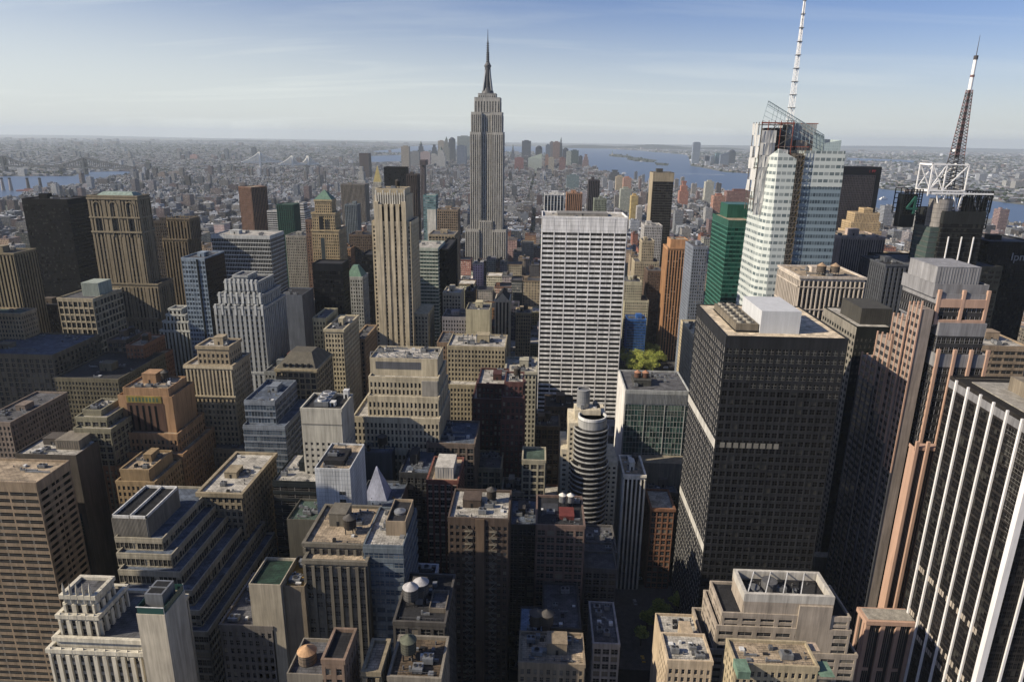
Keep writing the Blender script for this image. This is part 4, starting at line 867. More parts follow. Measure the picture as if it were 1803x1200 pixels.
for k in range(nn):
    a0, a1 = 2*math.pi*k/nn, 2*math.pi*(k+1)/nn; P = lambda r, a, z_: (xt+r*math.cos(a), 362+r*math.sin(a), z_)
    b.face([P(3.7, a0, z0-3), P(3.7, a1, z0-3), P(3.7, a1, zt), P(3.7, a0, zt)], sv2); b.face([P(3.3, a1, z0), P(3.3, a0, z0), P(3.3, a0, zt), P(3.3, a1, zt)], GREY); b.face([P(3.7, a0, zt), P(3.7, a1, zt), P(3.3, a1, zt), P(3.3, a0, zt)], WHITE)
for k in range(4): b.cyl(xt, 362, 3.75, z0+k*3.2, z0+k*3.2+.15, METAL, 20)
b.cyl(xt, 362, 3.3, zt-2.2, zt-2.0, TAR, 20); b.build('exhaust_tube', R)

# --- slim fronts beside it
tower('slim white-piered front', 'slim tower with white vertical piers, right of round-fronted tower', [(1099, 1136, 838, 352, 24)], 'strip', (0.78, 0.72, 0.60), 1005, roof='tan', bw=2.6, pw=1.0, pr=.7, spand=(0.16, 0.15, 0.13), top=2, n=2, tanks=1, finial=1, sides='NEW', glass='black')
tower('brown brick slim block', 'slim brown brick block with white cornice beside the black slab', [(1147, 1187, 897, 354, 22)], 'loft', (0.30, 0.16, 0.09), 1000, roof='pale', top=1, n=0, bulk=False, bw=3.3, pw=.8, sides='NEW', cornice=.4, styles=None)
tower('dark-roofed block', 'low block with dark graffiti-blue roof behind the slim brown brick block', [(1138, 1192, 868, 378, 18)], 'loft', (0.20, 0.18, 0.16), 897, roof='blue', n=2)
tower('red roof-terrace block', 'brick block with red rooftop sheds and two silver water tanks', [(945, 1029, 927, 270, 26)], 'loft', (0.24, 0.17, 0.14), 1050, roof='tar', n=2, bulk=False, sides='NEW', ph=[(985, 1011, 908, 276, 8, (0.22, 0.05, 0.04)), (955, 983, 905, 280, 10, (0.07, 0.075, 0.09))])
R = HEROES[-1]['R']; tb = HEROES[-1]['tb']; o = HEROES[-1]['o']; t = tb[0]
for k in (0, 1): water_tank(R, o, fx(990+k*14, 288, t[4]), 288, t[4], 1.7, 3.4, METAL, mat((0.6, 0.58, 0.54)))
tower('pale-roofed low loft', 'dark low loft with pale grey roof right of red roof-terrace block', [(1030, 1085, 1003, 282, 22), (1030, 1085, 973, 296, 24)], 'loft', (0.17, 0.16, 0.15), 1062, roof='grey', n=3, bulk=False)
tower('red-brown brick tower', 'dark red-brown brick tower left of the wine-red brick tower, white roof edge', [(832, 884, 705, 372, 34), (841, 892, 678, 376, 28)], 'punch', (0.13, 0.05, 0.045), 805, roof='pale', n=2, sides='NEW')
tower('wine-red brick tower', 'wine-red brick tower with white roof terraces, left below white grid slab', [(882, 922, 742, 362, 34), (884, 922, 702, 364, 30), (889, 921, 675, 368, 18)], 'punch', (0.17, 0.075, 0.065), 865, roof='pale', n=1, tanks=1, sides='NEW')
tower('green-roofed front', 'small building front with a pale green decorated roof', [(920, 960, 812, 335, 16)], 'loft', (0.42, 0.39, 0.30), 830, roof='green', n=0, bulk=False)
tower('red and white brick tower', 'red brick tower with white belt courses and white penthouse', [(752, 806, 848, 285, 24)], 'loft', (0.26, 0.11, 0.08), 985, roof='tan', n=0, bulk=False, sides='NEW', top=1.2, sh=.8, spand=(0.52, 0.44, 0.36), bw=2.7, pw=.9, ph=[(766, 798, 822, 288, 14, (0.5, 0.48, 0.44))])
tower('dark brick with terrace roof', 'dark brick apartment tower with tiled roof terraces and fire escapes', [(790, 895, 915, 252, 24)], 'punch', (0.15, 0.11, 0.085), 1062, roof='pale', n=3, tanks=1, bulk=True, sides='NEW', bw=2.6, pw=1.2, fh=3.1, top=2)
R, tb, o = HEROES[-1]['R'], HEROES[-1]['tb'], HEROES[-1]['o']; t = tb[0]; xx0, xx1 = t[0], t[1]
for q in (.27, .68):
    b = MB(o); xa = xx0+(xx1-xx0)*q; ir = mat((0.26, 0.24, 0.2), .6)
    for k in range(int(t[4]/3.1)-1):
        zz = 3+k*3.1; b.box(xa, xa+3.4, t[2]-1.4, t[2]-.3, zz, zz+.12, ir); b.bar((xa, t[2]-1.4, zz+1), (xa+3.4, t[2]-1.4, zz+1), .1, ir)
        b.bar((xa+(k % 2)*3, t[2]-1.2, zz), (xa+3-(k % 2)*3, t[2]-1.2, zz+3.1), .25, ir)
    b.build('fire_escape', R)
extra_box(R, o, 'stair_tower', xx0+(xx1-xx0)*.45, xx0+(xx1-xx0)*.6, t[2]-.9, t[2]-.34, 0, t[4]+.8, mat((0.22, 0.16, 0.11)))
tower('white-roofed loft with penthouse', 'brown loft with blue-grey roof and beige penthouse, left of the red-brown tower', [(752, 835, 783, 325, 30)], 'loft', (0.24, 0.19, 0.15), 900, roof='blue', n=4, sides='NEW', ph=[(762, 783, 808, 326, 12, (0.40, 0.34, 0.24))], bulk=False)

tower('tan arcaded low block', 'low tan block with arcaded front under the dark red-brown brick tower', [(838, 882, 826, 345, 22)], 'loft', (0.38, 0.33, 0.23), 868, roof='grey', n=3, bulk=False, sides='NEW')
tower('cream windowed low block', 'cream low block with square windows under the wine-red brick tower', [(884, 922, 868, 334, 16)], 'loft', (0.34, 0.31, 0.25), 900, roof='tar', n=2, bulk=True, sides='NEW')
tower('blue-roofed dark loft', 'dark loft with dusty blue roof between terrace-roofed tower and red roof-terrace block', [(897, 944, 926, 285, 24)], 'loft', (0.10, 0.09, 0.085), 1050, roof='blue', n=4, bulk=True, sides='NEW')
# --- pale tile tower and white tower, centre left
R, tb, o = tower('white tiled tower', 'narrow white tiled tower with few dark windows, centre left', [(554, 616, 827, 250, 24)], 'blank', (0.55, 0.56, 0.56), 935, roof='tan', n=1, bulk=False, parapet=.7)
x0, x1, y0, y1, z1 = tb[0]; b = MB(o); dl = mat((0.30, 0.31, 0.31))
for k in range(1, 12): b.box(x0+(x1-x0)*k/12-.04, x0+(x1-x0)*k/12+.04, y0-.035, y0, 0, z1, dl)
k = 0
while k*1.9 < z1: b.box(x0, x1, y0-.03, y0, k*1.9, k*1.9+.08, dl); b.box(x1, x1+.03, y0, y1, k*1.9, k*1.9+.08, dl); k += 1
b.build('tile_joints', R)
for j, (u, rows) in enumerate(((.75, range(0, 14)), (.30, range(4, 14)), (.52, range(9, 14)))):
    for r_ in rows:
        zz = z1-10.5-r_*3.6
        if zz < 4 or (j == 0 and r_ == 20): continue
        ob = bpy.data.objects.new('window', panes('dark')[1+(r_ % 2)]); COL.objects.link(ob); ob.parent = R; ob.location = (x0+(x1-x0)*u-o[0], y0-o[1]-.04, zz); ob.scale = (2.6, 1, 1.5)
b = MB(o); b.box(x0+2.5, x1-3.5, y0+4, y1-8, z1, z1+2.2, mat((0.05, 0.05, 0.055))); b.build('bulkhead', R); cooling_unit(R, o, (x0+x1)/2-2, y0+9, z1+2.2, 4, 3, 1.6, 2)
R, tb, o = tower('blank-topped white tower', 'white-grey stone tower with blank niched top and large round roof fans', [(530, 601, 722, 300, 20)], 'punch', (0.50, 0.48, 0.42), 832, roof='tar', n=0, bulk=False, top=16, bw=2.9, pw=1.6, fh=3.1, sh=1.7, sides='NEW')
x0, x1, y0, y1, z1 = tb[0]; b = MB(o)
for k in (0, 1, 2): b.box(x0+1+k*(x1-x0-2)/3.4, x0+1+k*(x1-x0-2)/3.4+3.4, y0-.31, y0-.29, z1-5.8, z1-4.6, TAR); b.box(x0+5+k*4.6, x0+5.15+k*4.6, y0-.33, y0-.29, z1-6, z1, GREY)
b.box(x0, x1, y0-.5, y0-.28, z1-7.4, z1-6.9, mat((0.3, 0.29, 0.26))); b.build('niche', R)
b = MB(o); b.box(x0+5, x0+12, y0+4, y1-1, z1+.1, z1+2.6, METAL)
for k in range(3): b.cyl(x0+8.5, y0+6.2+k*4.6, 2.1, z1+2.6, z1+3.6, WHITE, 18); b.cyl(x0+8.5, y0+6.2+k*4.6, 1.8, z1+3.6, z1+3.63, GREY, 18)
b.build('roof_fan', R); bulkhead(R, o, x0+12.5, x0+15, y0+5, y0+8, z1, 2, WHITE); bulkhead(R, o, x1-3.4, x1-1, y1-4, y1-1, z1, 4, WHITE)

# --- big beige stepped block
R, tb, o = tower('big beige stepped block', 'big beige stepped office block with rows of square windows and louvred top', [(622, 772, 792, 326, 46), (622, 773, 738, 328, 42), (648, 772, 701, 332, 36), (650, 771, 667, 336, 30), (651, 770, 634, 341, 22)], 'punch', (0.50, 0.45, 0.34), 850, roof='pale', n=6, bulk=False, top=[2, 1.6, 1.6, 1.4, 3],
    bw=2.15, pw=1.05, fh=3.9, sh=1.3, sides='NEW', styles=[None, None, None, None, 'blank'])
x0, x1, y0, y1, z1 = tb[4]; b = MB(o); b.box(x0+3, x1-9, y0-.12, y0, z1-5, z1-1, mat((0.16, 0.165, 0.18))); b.build('louvre_band', R)
b = MB(o)
for k in range(9): b.bar((x0+k*(x1-x0)/8, y0+.3, z1), (x0+k*(x1-x0)/8, y0+3, z1+3.4), .3, METAL); b.bar((x0+k*(x1-x0)/8, y0+3, z1+3.4), (x0+k*(x1-x0)/8, y0+9, z1+.2), .25, METAL)
b.bar((x0, y0+3, z1+3.4), (x1, y0+3, z1+3.4), .3, METAL); b.build('roof_frame', R)
b = MB(o); x0, x1, y0, y1, z1 = tb[3]; b.box(x1-8.5, x1-.05, y0-1.4, y0-.35, tb[1][4]-30, z1-.5, mat((0.36, 0.34, 0.30))); b.build('pilaster', R)

# --- left half, front to back
R, tb, o = tower('striped brown tower', 'brown concrete tower with black ribbon windows at the left edge, flat pale roof', [(-190, 64, 849, 262, 22)], 'ribbon', (0.36, 0.29, 0.21), 1200, roof='tan', n=1, bulk=False, top=3.0, bw=14, pw=.8, sh=1.8, fh=3.55, pr=.1, sr=.12, sides='N', glass='black')
x0, x1, y0, y1, z1 = tb[0]; wb, cb = MB(o), MB(o)
facade(wb, cb, 'W', x0, x1, y0, y1, 0, z1, dict(STY['punch'], bw=6.6, pw=2.4, fh=3.55, sh=1.9, pr=.08, sr=.07), mat((0.24, 0.20, 0.15)), mat((0.24, 0.20, 0.15)), None, 3); wb.build('side_wall', R); cb.build('side_glazing', R)  # west side in a darker copy of the brown, shade put into colour
R, tb, o = tower('white gothic-crowned tower', 'white stone tower with spiky gothic crown and vertical piers, bottom left corner', [(88, 250, 1147, 176, 28), (99, 250, 1126, 178, 24), (105, 172, 1085, 180, 15), (112, 166, 1050, 181.5, 9)], 'deco', (0.58, 0.55, 0.47), 1200, name='gothic_tower', roof='grey', n=0, bulk=False, sides='NEW', bw=3.0, pw=1.3, pr=.9, sh=1.2, top=[1, 1, 1, 2.5], spand=(0.42, 0.40, 0.36), finial=1)
b = MB(o); cw = mat((0.58, 0.55, 0.47)); x0, x1, y0, y1, z1 = tb[3]
for i in (0, 2, 3):
    X0_, X1_, Y0_, Y1_, Z_ = tb[i]; nn = 5 if i else 9
    for k in range(nn):
        xx = X0_+.7+(X1_-X0_-1.4)*k/(nn-1); h = 5.5 if i == 3 else 1.8
        b.cyl(xx, Y0_-.4, .55, Z_-2, Z_+h*.5, cw, 4); b.cyl(xx, Y0_-.4, .55, Z_+h*.5, Z_+h, cw, 4, .05)
    for k in range(4):
        yy = Y0_+(Y1_-Y0_)*k/3; b.cyl(X1_+.3, yy, .55, Z_-2, Z_+1.5, cw, 4, .1)
b.build('finial', R)
R, tb, o = tower('blank white elevator tower', 'blank pale stone elevator tower topped by glass box, bottom left', [(240, 290, 1083, 168, 12)], 'blank', (0.52, 0.48, 0.40), 1200, name='elevator_tower', roof='tar', n=0, bulk=False, parapet=.4)
x0, x1, y0, y1, z1 = tb[0]; b = MB(o)
for (xa, xb, ya, yb) in ((x0+.2, x1-.2, y0+.2, y0+.3), (x0+.2, x0+.3, y0+.3, y1-.3), (x1-.3, x1-.2, y0+.3, y1-.3), (x0+.2, x1-.2, y1-.3, y1-.2)): b.box(xa, xb, ya, yb, z1+.4, z1+2.6, glass('green'))
for xx in (x0+.2, x1-.3):
    for yy in (y0+.2, y1-.3): b.box(xx, xx+.15, yy, yy+.15, z1+.4, z1+2.8, WHITE)
b.box(x0+.1, x1-.1, y0+.1, y0+.35, z1+2.6, z1+2.8, WHITE); b.build('glass_screen', R)
b = MB(o); b.box(x0+1.4, x1-1.8, y0+3.0, y1-2, z1, z1+5.2, METAL); b.box(x0+2, x1-2.4, y0+3.6, y1-2.6, z1+5.2, z1+5.24, TAR); b.box(x0+1.2, x1-1.6, y0+6, y0+6.3, z1+5.2, z1+5.6, METAL); b.build('cooling_tower', R)
tower('blue glass block', 'dark blue glass block squeezed behind striped brown tower', [(80, 144, 906, 300, 18)], 'curtain', (0.06, 0.08, 0.10), 1080, roof='blue', glass='green', n=0, bulk=False, sides='NW', sh=.3)
R, tb, o = tower('terraced ziggurat', 'dark ribbon-windowed ziggurat with pale terrace edges and ribbed roof box, left foreground', [(217, 366, 1112, 224, 72), (215, 352, 1075, 228, 67), (212, 338, 1040, 232, 62), (209, 318, 1008, 236, 56), (206, 302, 978, 240, 50), (203, 286, 950, 244, 44)], 'ribbon', (0.40, 0.37, 0.30), 1180, name='terraced_block', cat='building', roof='blue', n=0, bulk=False,
    sides='NEW', fh=3.7, sh=1.0, bw=1.9, pw=.22, pr=.2, sr=.3, glass='warm', top=.8)
x0, x1, y0, y1, z1 = tb[5]; t = T(196, 258, 912, 246, 26); b = MB(o); rb = mat((0.33, 0.31, 0.27)); b.box(t[0], t[1], t[2], t[3], z1, t[4]-.01, rb)
nn = int((t[1]-t[0])/.6)
for k in range(nn): b.box(t[0]+k*.6, t[0]+k*.6+.3, t[2]-.18, t[2], z1, t[4], rb)
for k in range(int((t[3]-t[2])/.6)): b.box(t[1], t[1]+.18, t[2]+k*.6, t[2]+k*.6+.3, z1, t[4], rb)
for (xa, xb, ya, yb) in ((t[0], t[1], t[2], t[2]+.5), (t[0], t[1], t[3]-.5, t[3]), (t[0], t[0]+.5, t[2], t[3]), (t[1]-.5, t[1], t[2], t[3]), ((t[0]+t[1])/2, (t[0]+t[1])/2+.4, t[2], t[3])): b.box(xa, xb, ya, yb, t[4], t[4]+1.2, WHITE)
b.box(t[0]+.6, t[1]-.6, t[2]+.6, t[3]-.6, t[4], t[4]+.05, TAR); b.build('penthouse', R)
R, tb, o = tower('orange brick tower with mosaic panels', 'orange brick setback tower with green and gold tile panels near its top', [(188, 352, 905, 322, 44), (197, 322, 800, 328, 36), (199, 312, 765, 332, 30), (207, 303, 700, 336, 24), (216, 296, 686, 338, 20)], 'punch', (0.42, 0.28, 0.155), 950, name='mosaic_tower', roof='tan',
    n=2, tanks=1, sides='NEW', styles=[None, None, None, 'blank', 'blank'], top=[1, 1, 2, 1, 1])
x0, x1, y0, y1, z1 = tb[4]; b = MB(o); x0b, x1b, y0b, _, z1b = tb[3]; gy = mat((0.36, 0.30, 0.07), .5); gn = mat((0.12, 0.2, 0.13), .5)
b.box(x0b+5, x1b-6, y0b-.25, y0b-.02, z1b-2.8, z1b+1.0, gy)
for k in range(9): b.box(x0b+6+k*(x1b-x0b-13)/9, x0b+7+k*(x1b-x0b-13)/9, y0b-.3, y0b-.24, z1b-2.2, z1b+.2, gn)
b.build('mosaic_panel', R); b = MB(o); zz = tb[2][4]; b.box(x0b+5, x1b-4, y0b-3.2, y0b-2.9, zz-2.4, zz-.4, gy); b.build('mosaic_panel', R)
b = MB(o); b.box(x0b+4.5, x1b-5, y0b-.12, y0b-.02, zz, z1b-3.2, mat((0.16, 0.09, 0.06)))
for k in range(5): xx = x0b+6+k*3.4; b.box(xx, xx+1.2, y0b-.2, y0b-.1, zz+1, z1b-4.5, glass('black'))
b.build('window_strip', R)
tower('yellow-tan stepped block', 'yellow-tan brick block with stepped left side, in front of orange brick tower', [(205, 272, 850, 300, 26), (212, 262, 829, 302, 22)], 'punch', (0.38, 0.29, 0.17), 905, roof='tan', n=3, top=[1, 4], sides='NEW')
tower('rust brick low block', 'rust brick low block left of yellow-tan stepped block', [(168, 215, 822, 318, 26)], 'punch', (0.34, 0.21, 0.12), 900, roof='grey', n=2)
R, tb, o = tower('tan tower with ornate crown', 'tan stone tower with ornate arcaded crown left of the white-grey deco tower', [(327, 408, 645, 368, 24), (347, 402, 612, 372, 16)], 'punch', (0.40, 0.34, 0.24), 815, name='ornate_tower', roof='pale', n=2, sides='NEW', bw=2.5, cornice=.5, top=[2, 3], bands=(7,))
b = MB(o); x0, x1, y0, y1, z1 = tb[0]; cw = mat((0.52, 0.46, 0.34))
for k in range(13): xx = x0+.6+(x1-x0-1.2)*k/12; b.box(xx-.45, xx+.45, y0-.9, y0, z1-18, z1-1, cw)
b.box(x0-.8, x1+.8, y0-1.1, y0, z1-18.6, z1-17.6, cw); b.box(x0-1.0, x1+1.0, y0-1.3, y0, z1-1, z1+.6, cw); b.build('arcade', R)
tower('tan base of the ornate tower', 'low tan base block with penthouse shed under the ornate tan tower', [(344, 447, 792, 360, 50)], 'punch', TAN, 850, roof='grey', n=3, sides='NEW')
R, tb, o = tower('corner block with curved cornice', 'tan corner block with pale curved roof cornice left of white tiled tower', [(350, 425, 870, 280, 42)], 'punchw', (0.36, 0.31, 0.22), 985, roof='pale', n=3, sides='NEW', cornice=.7, bands=(3,), name='corner_block', cat='building')
tower('white-grey deco tower', 'white-grey stepped art-deco tower with crenellated top, right of ornate tan tower', [(378, 473, 656, 446, 46), (378, 464, 542, 450, 40), (385, 460, 521, 452, 34), (396, 453, 498, 455, 28), (411, 435, 487, 460, 16)], 'deco', (0.40, 0.41, 0.40), 700, name='deco_tower', roof='grey', n=0, bulk=False, sides='NEW', glass='dark', pw=1.9, finial=1)
R, tb, o = HEROES[-1]['R'], HEROES[-1]['tb'], HEROES[-1]['o']; b = MB(o)
for i in (1, 2, 3):
    x0, x1, y0, y1, z1 = tb[i]
    for k in range(8): xx = x0+.8+(x1-x0-1.6)*k/7; b.box(xx-.7, xx+.7, y0-1, y0+.8, z1-5, z1+2.4, mat((0.52, 0.53, 0.52)))
b.build('crenellation', R)
tower('blue-grey ribbon block', 'blue-grey low ribbon-windowed stepped block below the white-grey deco tower', [(428, 502, 752, 340, 40), (430, 484, 708, 345, 34)], 'ribbon', (0.24, 0.27, 0.31), 830, roof='blue', n=3, bw=1.8, pw=.3, sh=1.0, glass='blue', sides='NEW')
tower('grey deco wing', 'grey stepped wing with punched windows right of the white-grey deco tower', [(466, 522, 688, 430, 50), (466, 503, 656, 436, 40)], 'punch', (0.26, 0.27, 0.26), 740, roof='grey', n=2, sides='NEW')
R, tb, o = tower('block with mansard roof', 'tan block with grey dormered mansard roof and red brick chimney box', [(486, 556, 652, 402, 34)], 'loft', (0.40, 0.35, 0.24), 720, roof='grey', n=0, bulk=False, sides='NEW', cornice=.5, name='mansard_block', cat='building')
x0, x1, y0, y1, z1 = tb[0]; hip_roof(R, o, x0, x1, y0, y1, z1+1.1, z1+9, .55, .35, mat((0.17, 0.155, 0.12)), 'mansard_roof'); t = T(505, 528, 623, 425, 8); extra_box(R, o, 'chimney', t[0], t[1], t[2], t[3], z1, t[4], mat((0.26, 0.10, 0.07)))
b = MB(o)
for k in range(5): xx = x0+5+k*(x1-x0-10)/4; b.box(xx-.6, xx+.6, y0+.6, y0+2.5, z1+2, z1+4, TAR)
b.build('dormer', R)
tower('cream-columned tan block', 'narrow tan block with columned top and dark side wall, left of the slotted tower', [(572, 604, 582, 452, 40)], 'punch', (0.50, 0.45, 0.33), 690, roof='grey', n=2, sides='NEW', bw=2.3, pw=1.0, top=2, cornice=.5)
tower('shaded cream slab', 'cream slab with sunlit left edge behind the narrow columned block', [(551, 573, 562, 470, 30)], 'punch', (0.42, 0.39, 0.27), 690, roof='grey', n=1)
tower('narrow brown block', 'narrow brown block with pale cornice tucked left of the big beige block', [(623, 641, 598, 500, 40)], 'punch', (0.36, 0.27, 0.17), 650, roof='grey', n=1, sides='NEW', cornice=.6)
tower('blank blue-grey slab', 'plain blank blue-grey slab with dark glass side, behind the mansard block', [(486, 532, 521, 532, 28)], 'blank', (0.16, 0.18, 0.215), 630, roof='tar', n=3, bulk=False)
tower('black glass box tower', 'black glass box tower standing left of the slotted beige tower', [(550, 602, 466, 560, 20)], 'curtain', (0.02, 0.025, 0.035), 580, roof='tar', glass='black', n=0, bulk=False, sides='NEW', top=5)
R, tb, o = tower('green-hipped white tower', 'white tower with pale green hipped roof beside the black glass box', [(608, 645, 590, 598, 30), (607, 638, 489, 600, 20)], 'punch', (0.42, 0.43, 0.42), 600, roof='grey', n=0, bulk=False, sides='NEW')
x0, x1, y0, y1, z1 = tb[1]; hip_roof(R, o, x0+.5, x1-.5, y0, y1, z1, z1+10, .3, .3, COPPER)
# green pyramid tower
R, tb, o = tower('green-pyramid tower', 'tan tower with arched openings and steep green pyramid roof', [(549, 596, 406, 768, 30), (549, 589, 376, 770, 22), (554, 583, 353, 773, 16)], 'punch', (0.46, 0.38, 0.24), 465, name='pyramid_roof_tower', roof='grey', n=0, bulk=False, sides='NEW', cornice=.6, top=[4, 2, 2])
x0, x1, y0, y1, z1 = tb[2]; hip_roof(R, o, x0-.5, x1+.5, y0-.5, y1+.5, z1+1.1, at(568, 334, 780)[2], .06, .06, COPPER, 'pyramid_roof')
x0, x1, y0, y1, z1 = tb[0]; b = MB(o); b.box(x0+9, x0+14, y0-.5, y0-.3, z1-2, z1+16, TAR); b.box(x0+9.5, x0+14, y0-.45, y0-.3, z1-60, z1-8, mat((0.06, 0.09, 0.10))); b.build('arched_opening', R)
# curved green-white office building + black side slab
R, tb, o = tower('curved green-white office slab', 'curved office slab with green-white floor bands, right of the slotted tower', [(724, 771, 438, 668, 50)], 'ribbon', (0.45, 0.48, 0.43), 560, roof='pale', glass='green', n=2, bulk=False, bw=3, pw=.2, sh=1.8, fh=3.7, sides='NEW')
tower('black slab behind curved office slab', 'black glass slab joined to the right of curved green-white office slab', [(771, 789, 440, 676, 75)], 'curtain', (0.015, 0.018, 0.022), 560, roof='tar', glass='black', n=0, bulk=False, sides='NEW')
# left upper group
R, tb, o = tower('black chamfered tower', 'black glass tower with chamfered corner, upper left', [(38, 118, 352, 700, 40), ], 'curtain', (0.012, 0.013, 0.016), 530, roof='tar', glass='black', n=4, sides='NEW', sh=1.4, bw=2, top=4)
x0, x1, y0, y1, z1 = tb[0]; b = MB(o); b.prism([(x0-11, y0+16), (x0, y0), (x0, y1), (x0-11, y1)], 0, z1, mat((0.02, 0.022, 0.025), .2)); 
k = 4
while k < z1: b.prism([(x0-11.15, y0+15.8), (x0-.05, y0-.25), (x0-.05, y1), (x0-11.15, y1)], k, k+.5, mat((0.05, 0.05, 0.05))); k += 3.7
b.build('chamfered_corner', R)
R, tb, o = tower('gothic-crowned tan skyscraper', 'broad tan brick skyscraper with gothic arched crown and low pale green roof', [(152, 278, 560, 606, 30), (154, 278, 500, 608, 26), (154, 241, 346, 612, 20)], 'strip', (0.31, 0.265, 0.185), 590, name='gothic_skyscraper', cat='skyscraper', roof='tar', n=0, bulk=False, sides='NEW', spand=(0.16, 0.13, 0.09), glass='dark', bw=3.6, pw=1.9, pr=.6, top=[3, 3, 3], mp=(4, 3.4, .9))
x0, x1, y0, y1, z1 = tb[2]; b = MB(o); cw = mat((0.34, 0.295, 0.21)); 
for (dz, h, pr_) in ((31, 1.6, 1.6), (18, 1.3, 1.4), (1, 1.6, 1.3)): b.box(x0-.9, x1+.9, y0-pr_, y0, z1-dz-h, z1-dz, cw); b.box(x1, x1+pr_, y0, y1, z1-dz-h, z1-dz, cw)
for k in range(3):
    xm_ = x0+(x1-x0)*(k+.5)/3; b.box(xm_-4, xm_-3, y0-1.2, y0, z1-36, z1-8, cw); b.box(xm_+3, xm_+4, y0-1.2, y0, z1-36, z1-8, cw)
    for a in range(6):
        a0, a1 = math.pi*a/6, math.pi*(a+1)/6; b.bar((xm_-3.5*math.cos(a0), y0-.9, z1-8+3.5*math.sin(a0)), (xm_-3.5*math.cos(a1), y0-.9, z1-8+3.5*math.sin(a1)), .8, cw)
    for j in range(3): b.box(xm_-2.2+j*2, xm_-1.4+j*2, y0-.9, y0-.1, z1-34, z1-19, glass('dark'))
b.build('gothic_arcade', R); hip_roof(R, o, x0+6, x1-4, y0+2, y1-2, z1+.3, at(200, 339, 622)[2]+1, .75, .4, mat((0.30, 0.37, 0.33)), 'hip_roof')
tower('ribbed tan block at left edge', 'tan vertically ribbed block at the left edge below black chamfered tower', [(-40, 24, 447, 560, 26)], 'strip', (0.32, 0.28, 0.19), 520, roof='tar', n=1, spand=(0.12, 0.10, 0.07), sides='NEW')
tower('dark grid slab behind gothic skyscraper', 'dark brown slab between gothic-crowned skyscraper and spiky brown tower', [(258, 295, 390, 720, 30)], 'punch', (0.10, 0.08, 0.065), 560, roof='tar', n=1)
R, tb, o = tower('spiky brown tower', 'slender brown tower with spiky gothic top beside blue-striped glass tower', [(287, 330, 422, 660, 26), (294, 333, 386, 664, 20)], 'strip', (0.25, 0.205, 0.14), 545, name='gothic_tower', roof='tar', n=0, bulk=False, spand=(0.10, 0.08, 0.06), sides='NEW', top=2)
b = MB(o)
for i in (0, 1):
    x0, x1, y0, y1, z1 = tb[i]
    for k in range(6): xx = x0+(x1-x0)*k/5; b.cyl(xx, y0+(k % 2), .9, z1-8, z1+5, mat((0.34, 0.27, 0.16)), 4, .1)
b.build('finial', R)
R, tb, o = tower('blue-striped glass tower', 'blue glass tower with pale vertical stripes and side coloured dark for shade, left of banded office block', [(319, 360, 456, 520, 34)], 'curtain', (0.30, 0.36, 0.42), 600, roof='grey', glass='blue', n=4, sides='NE', bw=2.4, pw=.5, sh=1.4, top=1)
x0, x1, y0, y1, z1 = tb[0]; b = MB(o); b.box(x1, x1+.3, y0, y1, 0, z1, mat((0.015, 0.02, 0.03), .2)); k = 0  # near-black sheet over the west face stands in for its shade
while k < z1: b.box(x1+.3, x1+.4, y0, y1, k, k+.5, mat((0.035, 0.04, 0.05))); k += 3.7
b.box(x0+12, x0+13.2, y0-.8, y0, 0, z1, mat((0.02, 0.025, 0.03))); b.build('shaded_side_wall', R)
tower('black-and-white banded office block', 'black-and-white banded office block with flat white roof, upper left', [(372, 475, 416, 640, 36)], 'ribbon', (0.50, 0.51, 0.50), 600, roof='pale', glass='black', n=3, sides='NEW', bw=1.6, pw=.25, sh=.9, fh=4.0, top=2, pr=.1, sr=.4)
R, tb, o = tower('orange brick diagonal tower', 'orange brick tower set diagonally with sunlit left side, upper left', [(T(421, 455, 330, 1180, 20)[0], T(421, 455, 330, 1180, 20)[1], 1180, 1212, T(421, 455, 330, 1180, 20)[4])], 'strip', (0.24, 0.14, 0.095), 410, px=False, name='brick_tower', roof='tan', n=0, bulk=False, rz=math.radians(-30), sides='NEW', spand=(0.09, 0.05, 0.035))
tower('small green office box', 'small dark green office box beyond the banded office block', [(487, 516, 361, 1000, 26)], 'strip', (0.03, 0.13, 0.09), 410, roof='green', glass='emerald', n=0, bulk=False, spand=(0.02, 0.08, 0.055))
tower('white terraced block', 'white terraced block behind the small green office box', [(470, 536, 372, 1160, 30), (510, 534, 358, 1170, 20)], 'ribbon', (0.5, 0.5, 0.49), 400, roof='pale', glass='dark', n=0)
tower('pale gridded block', 'pale gridded block between banded office block and green-pyramid tower', [(503, 538, 416, 850, 34)], 'punch', (0.36, 0.35, 0.31), 500, roof='grey', n=3, sides='NEW')
tower('brick block left of pyramid tower', 'brown brick block just left of green-pyramid tower', [(538, 550, 388, 820, 30)], 'punch', (0.26, 0.17, 0.12), 460, roof='grey', n=1)
tower('slate-blue distant tower', 'slate-blue tower with ribs right of green-pyramid tower', [(607, 628, 361, 1300, 26)], 'strip', (0.24, 0.28, 0.30), 405, roof='grey', glass='blue', n=0)
tower('brown stone block', 'brown stone block with dark roof between pyramid tower and slotted tower', [(615, 654, 414, 900, 34)], 'punch', (0.20, 0.15, 0.11), 475, roof='tar', n=2)
tower('orange corner block', 'orange-tan corner block right of green-pyramid tower', [(597, 617, 438, 880, 26)], 'punch', (0.42, 0.27, 0.15), 465, roof='tan', n=1)
tower('dark slim slab by slotted tower', 'dark navy slim slab hidden at left of the slotted beige tower', [(636, 657, 450, 640, 30)], 'curtain', (0.02, 0.025, 0.035), 600, roof='tar', glass='black', n=0, bulk=False)
tower('tan stack block', 'tan block with many small windows left of the deco landmark', [(770, 806, 370, 960, 26)], 'punchw', (0.34, 0.27, 0.19), 410, roof='grey', n=1)
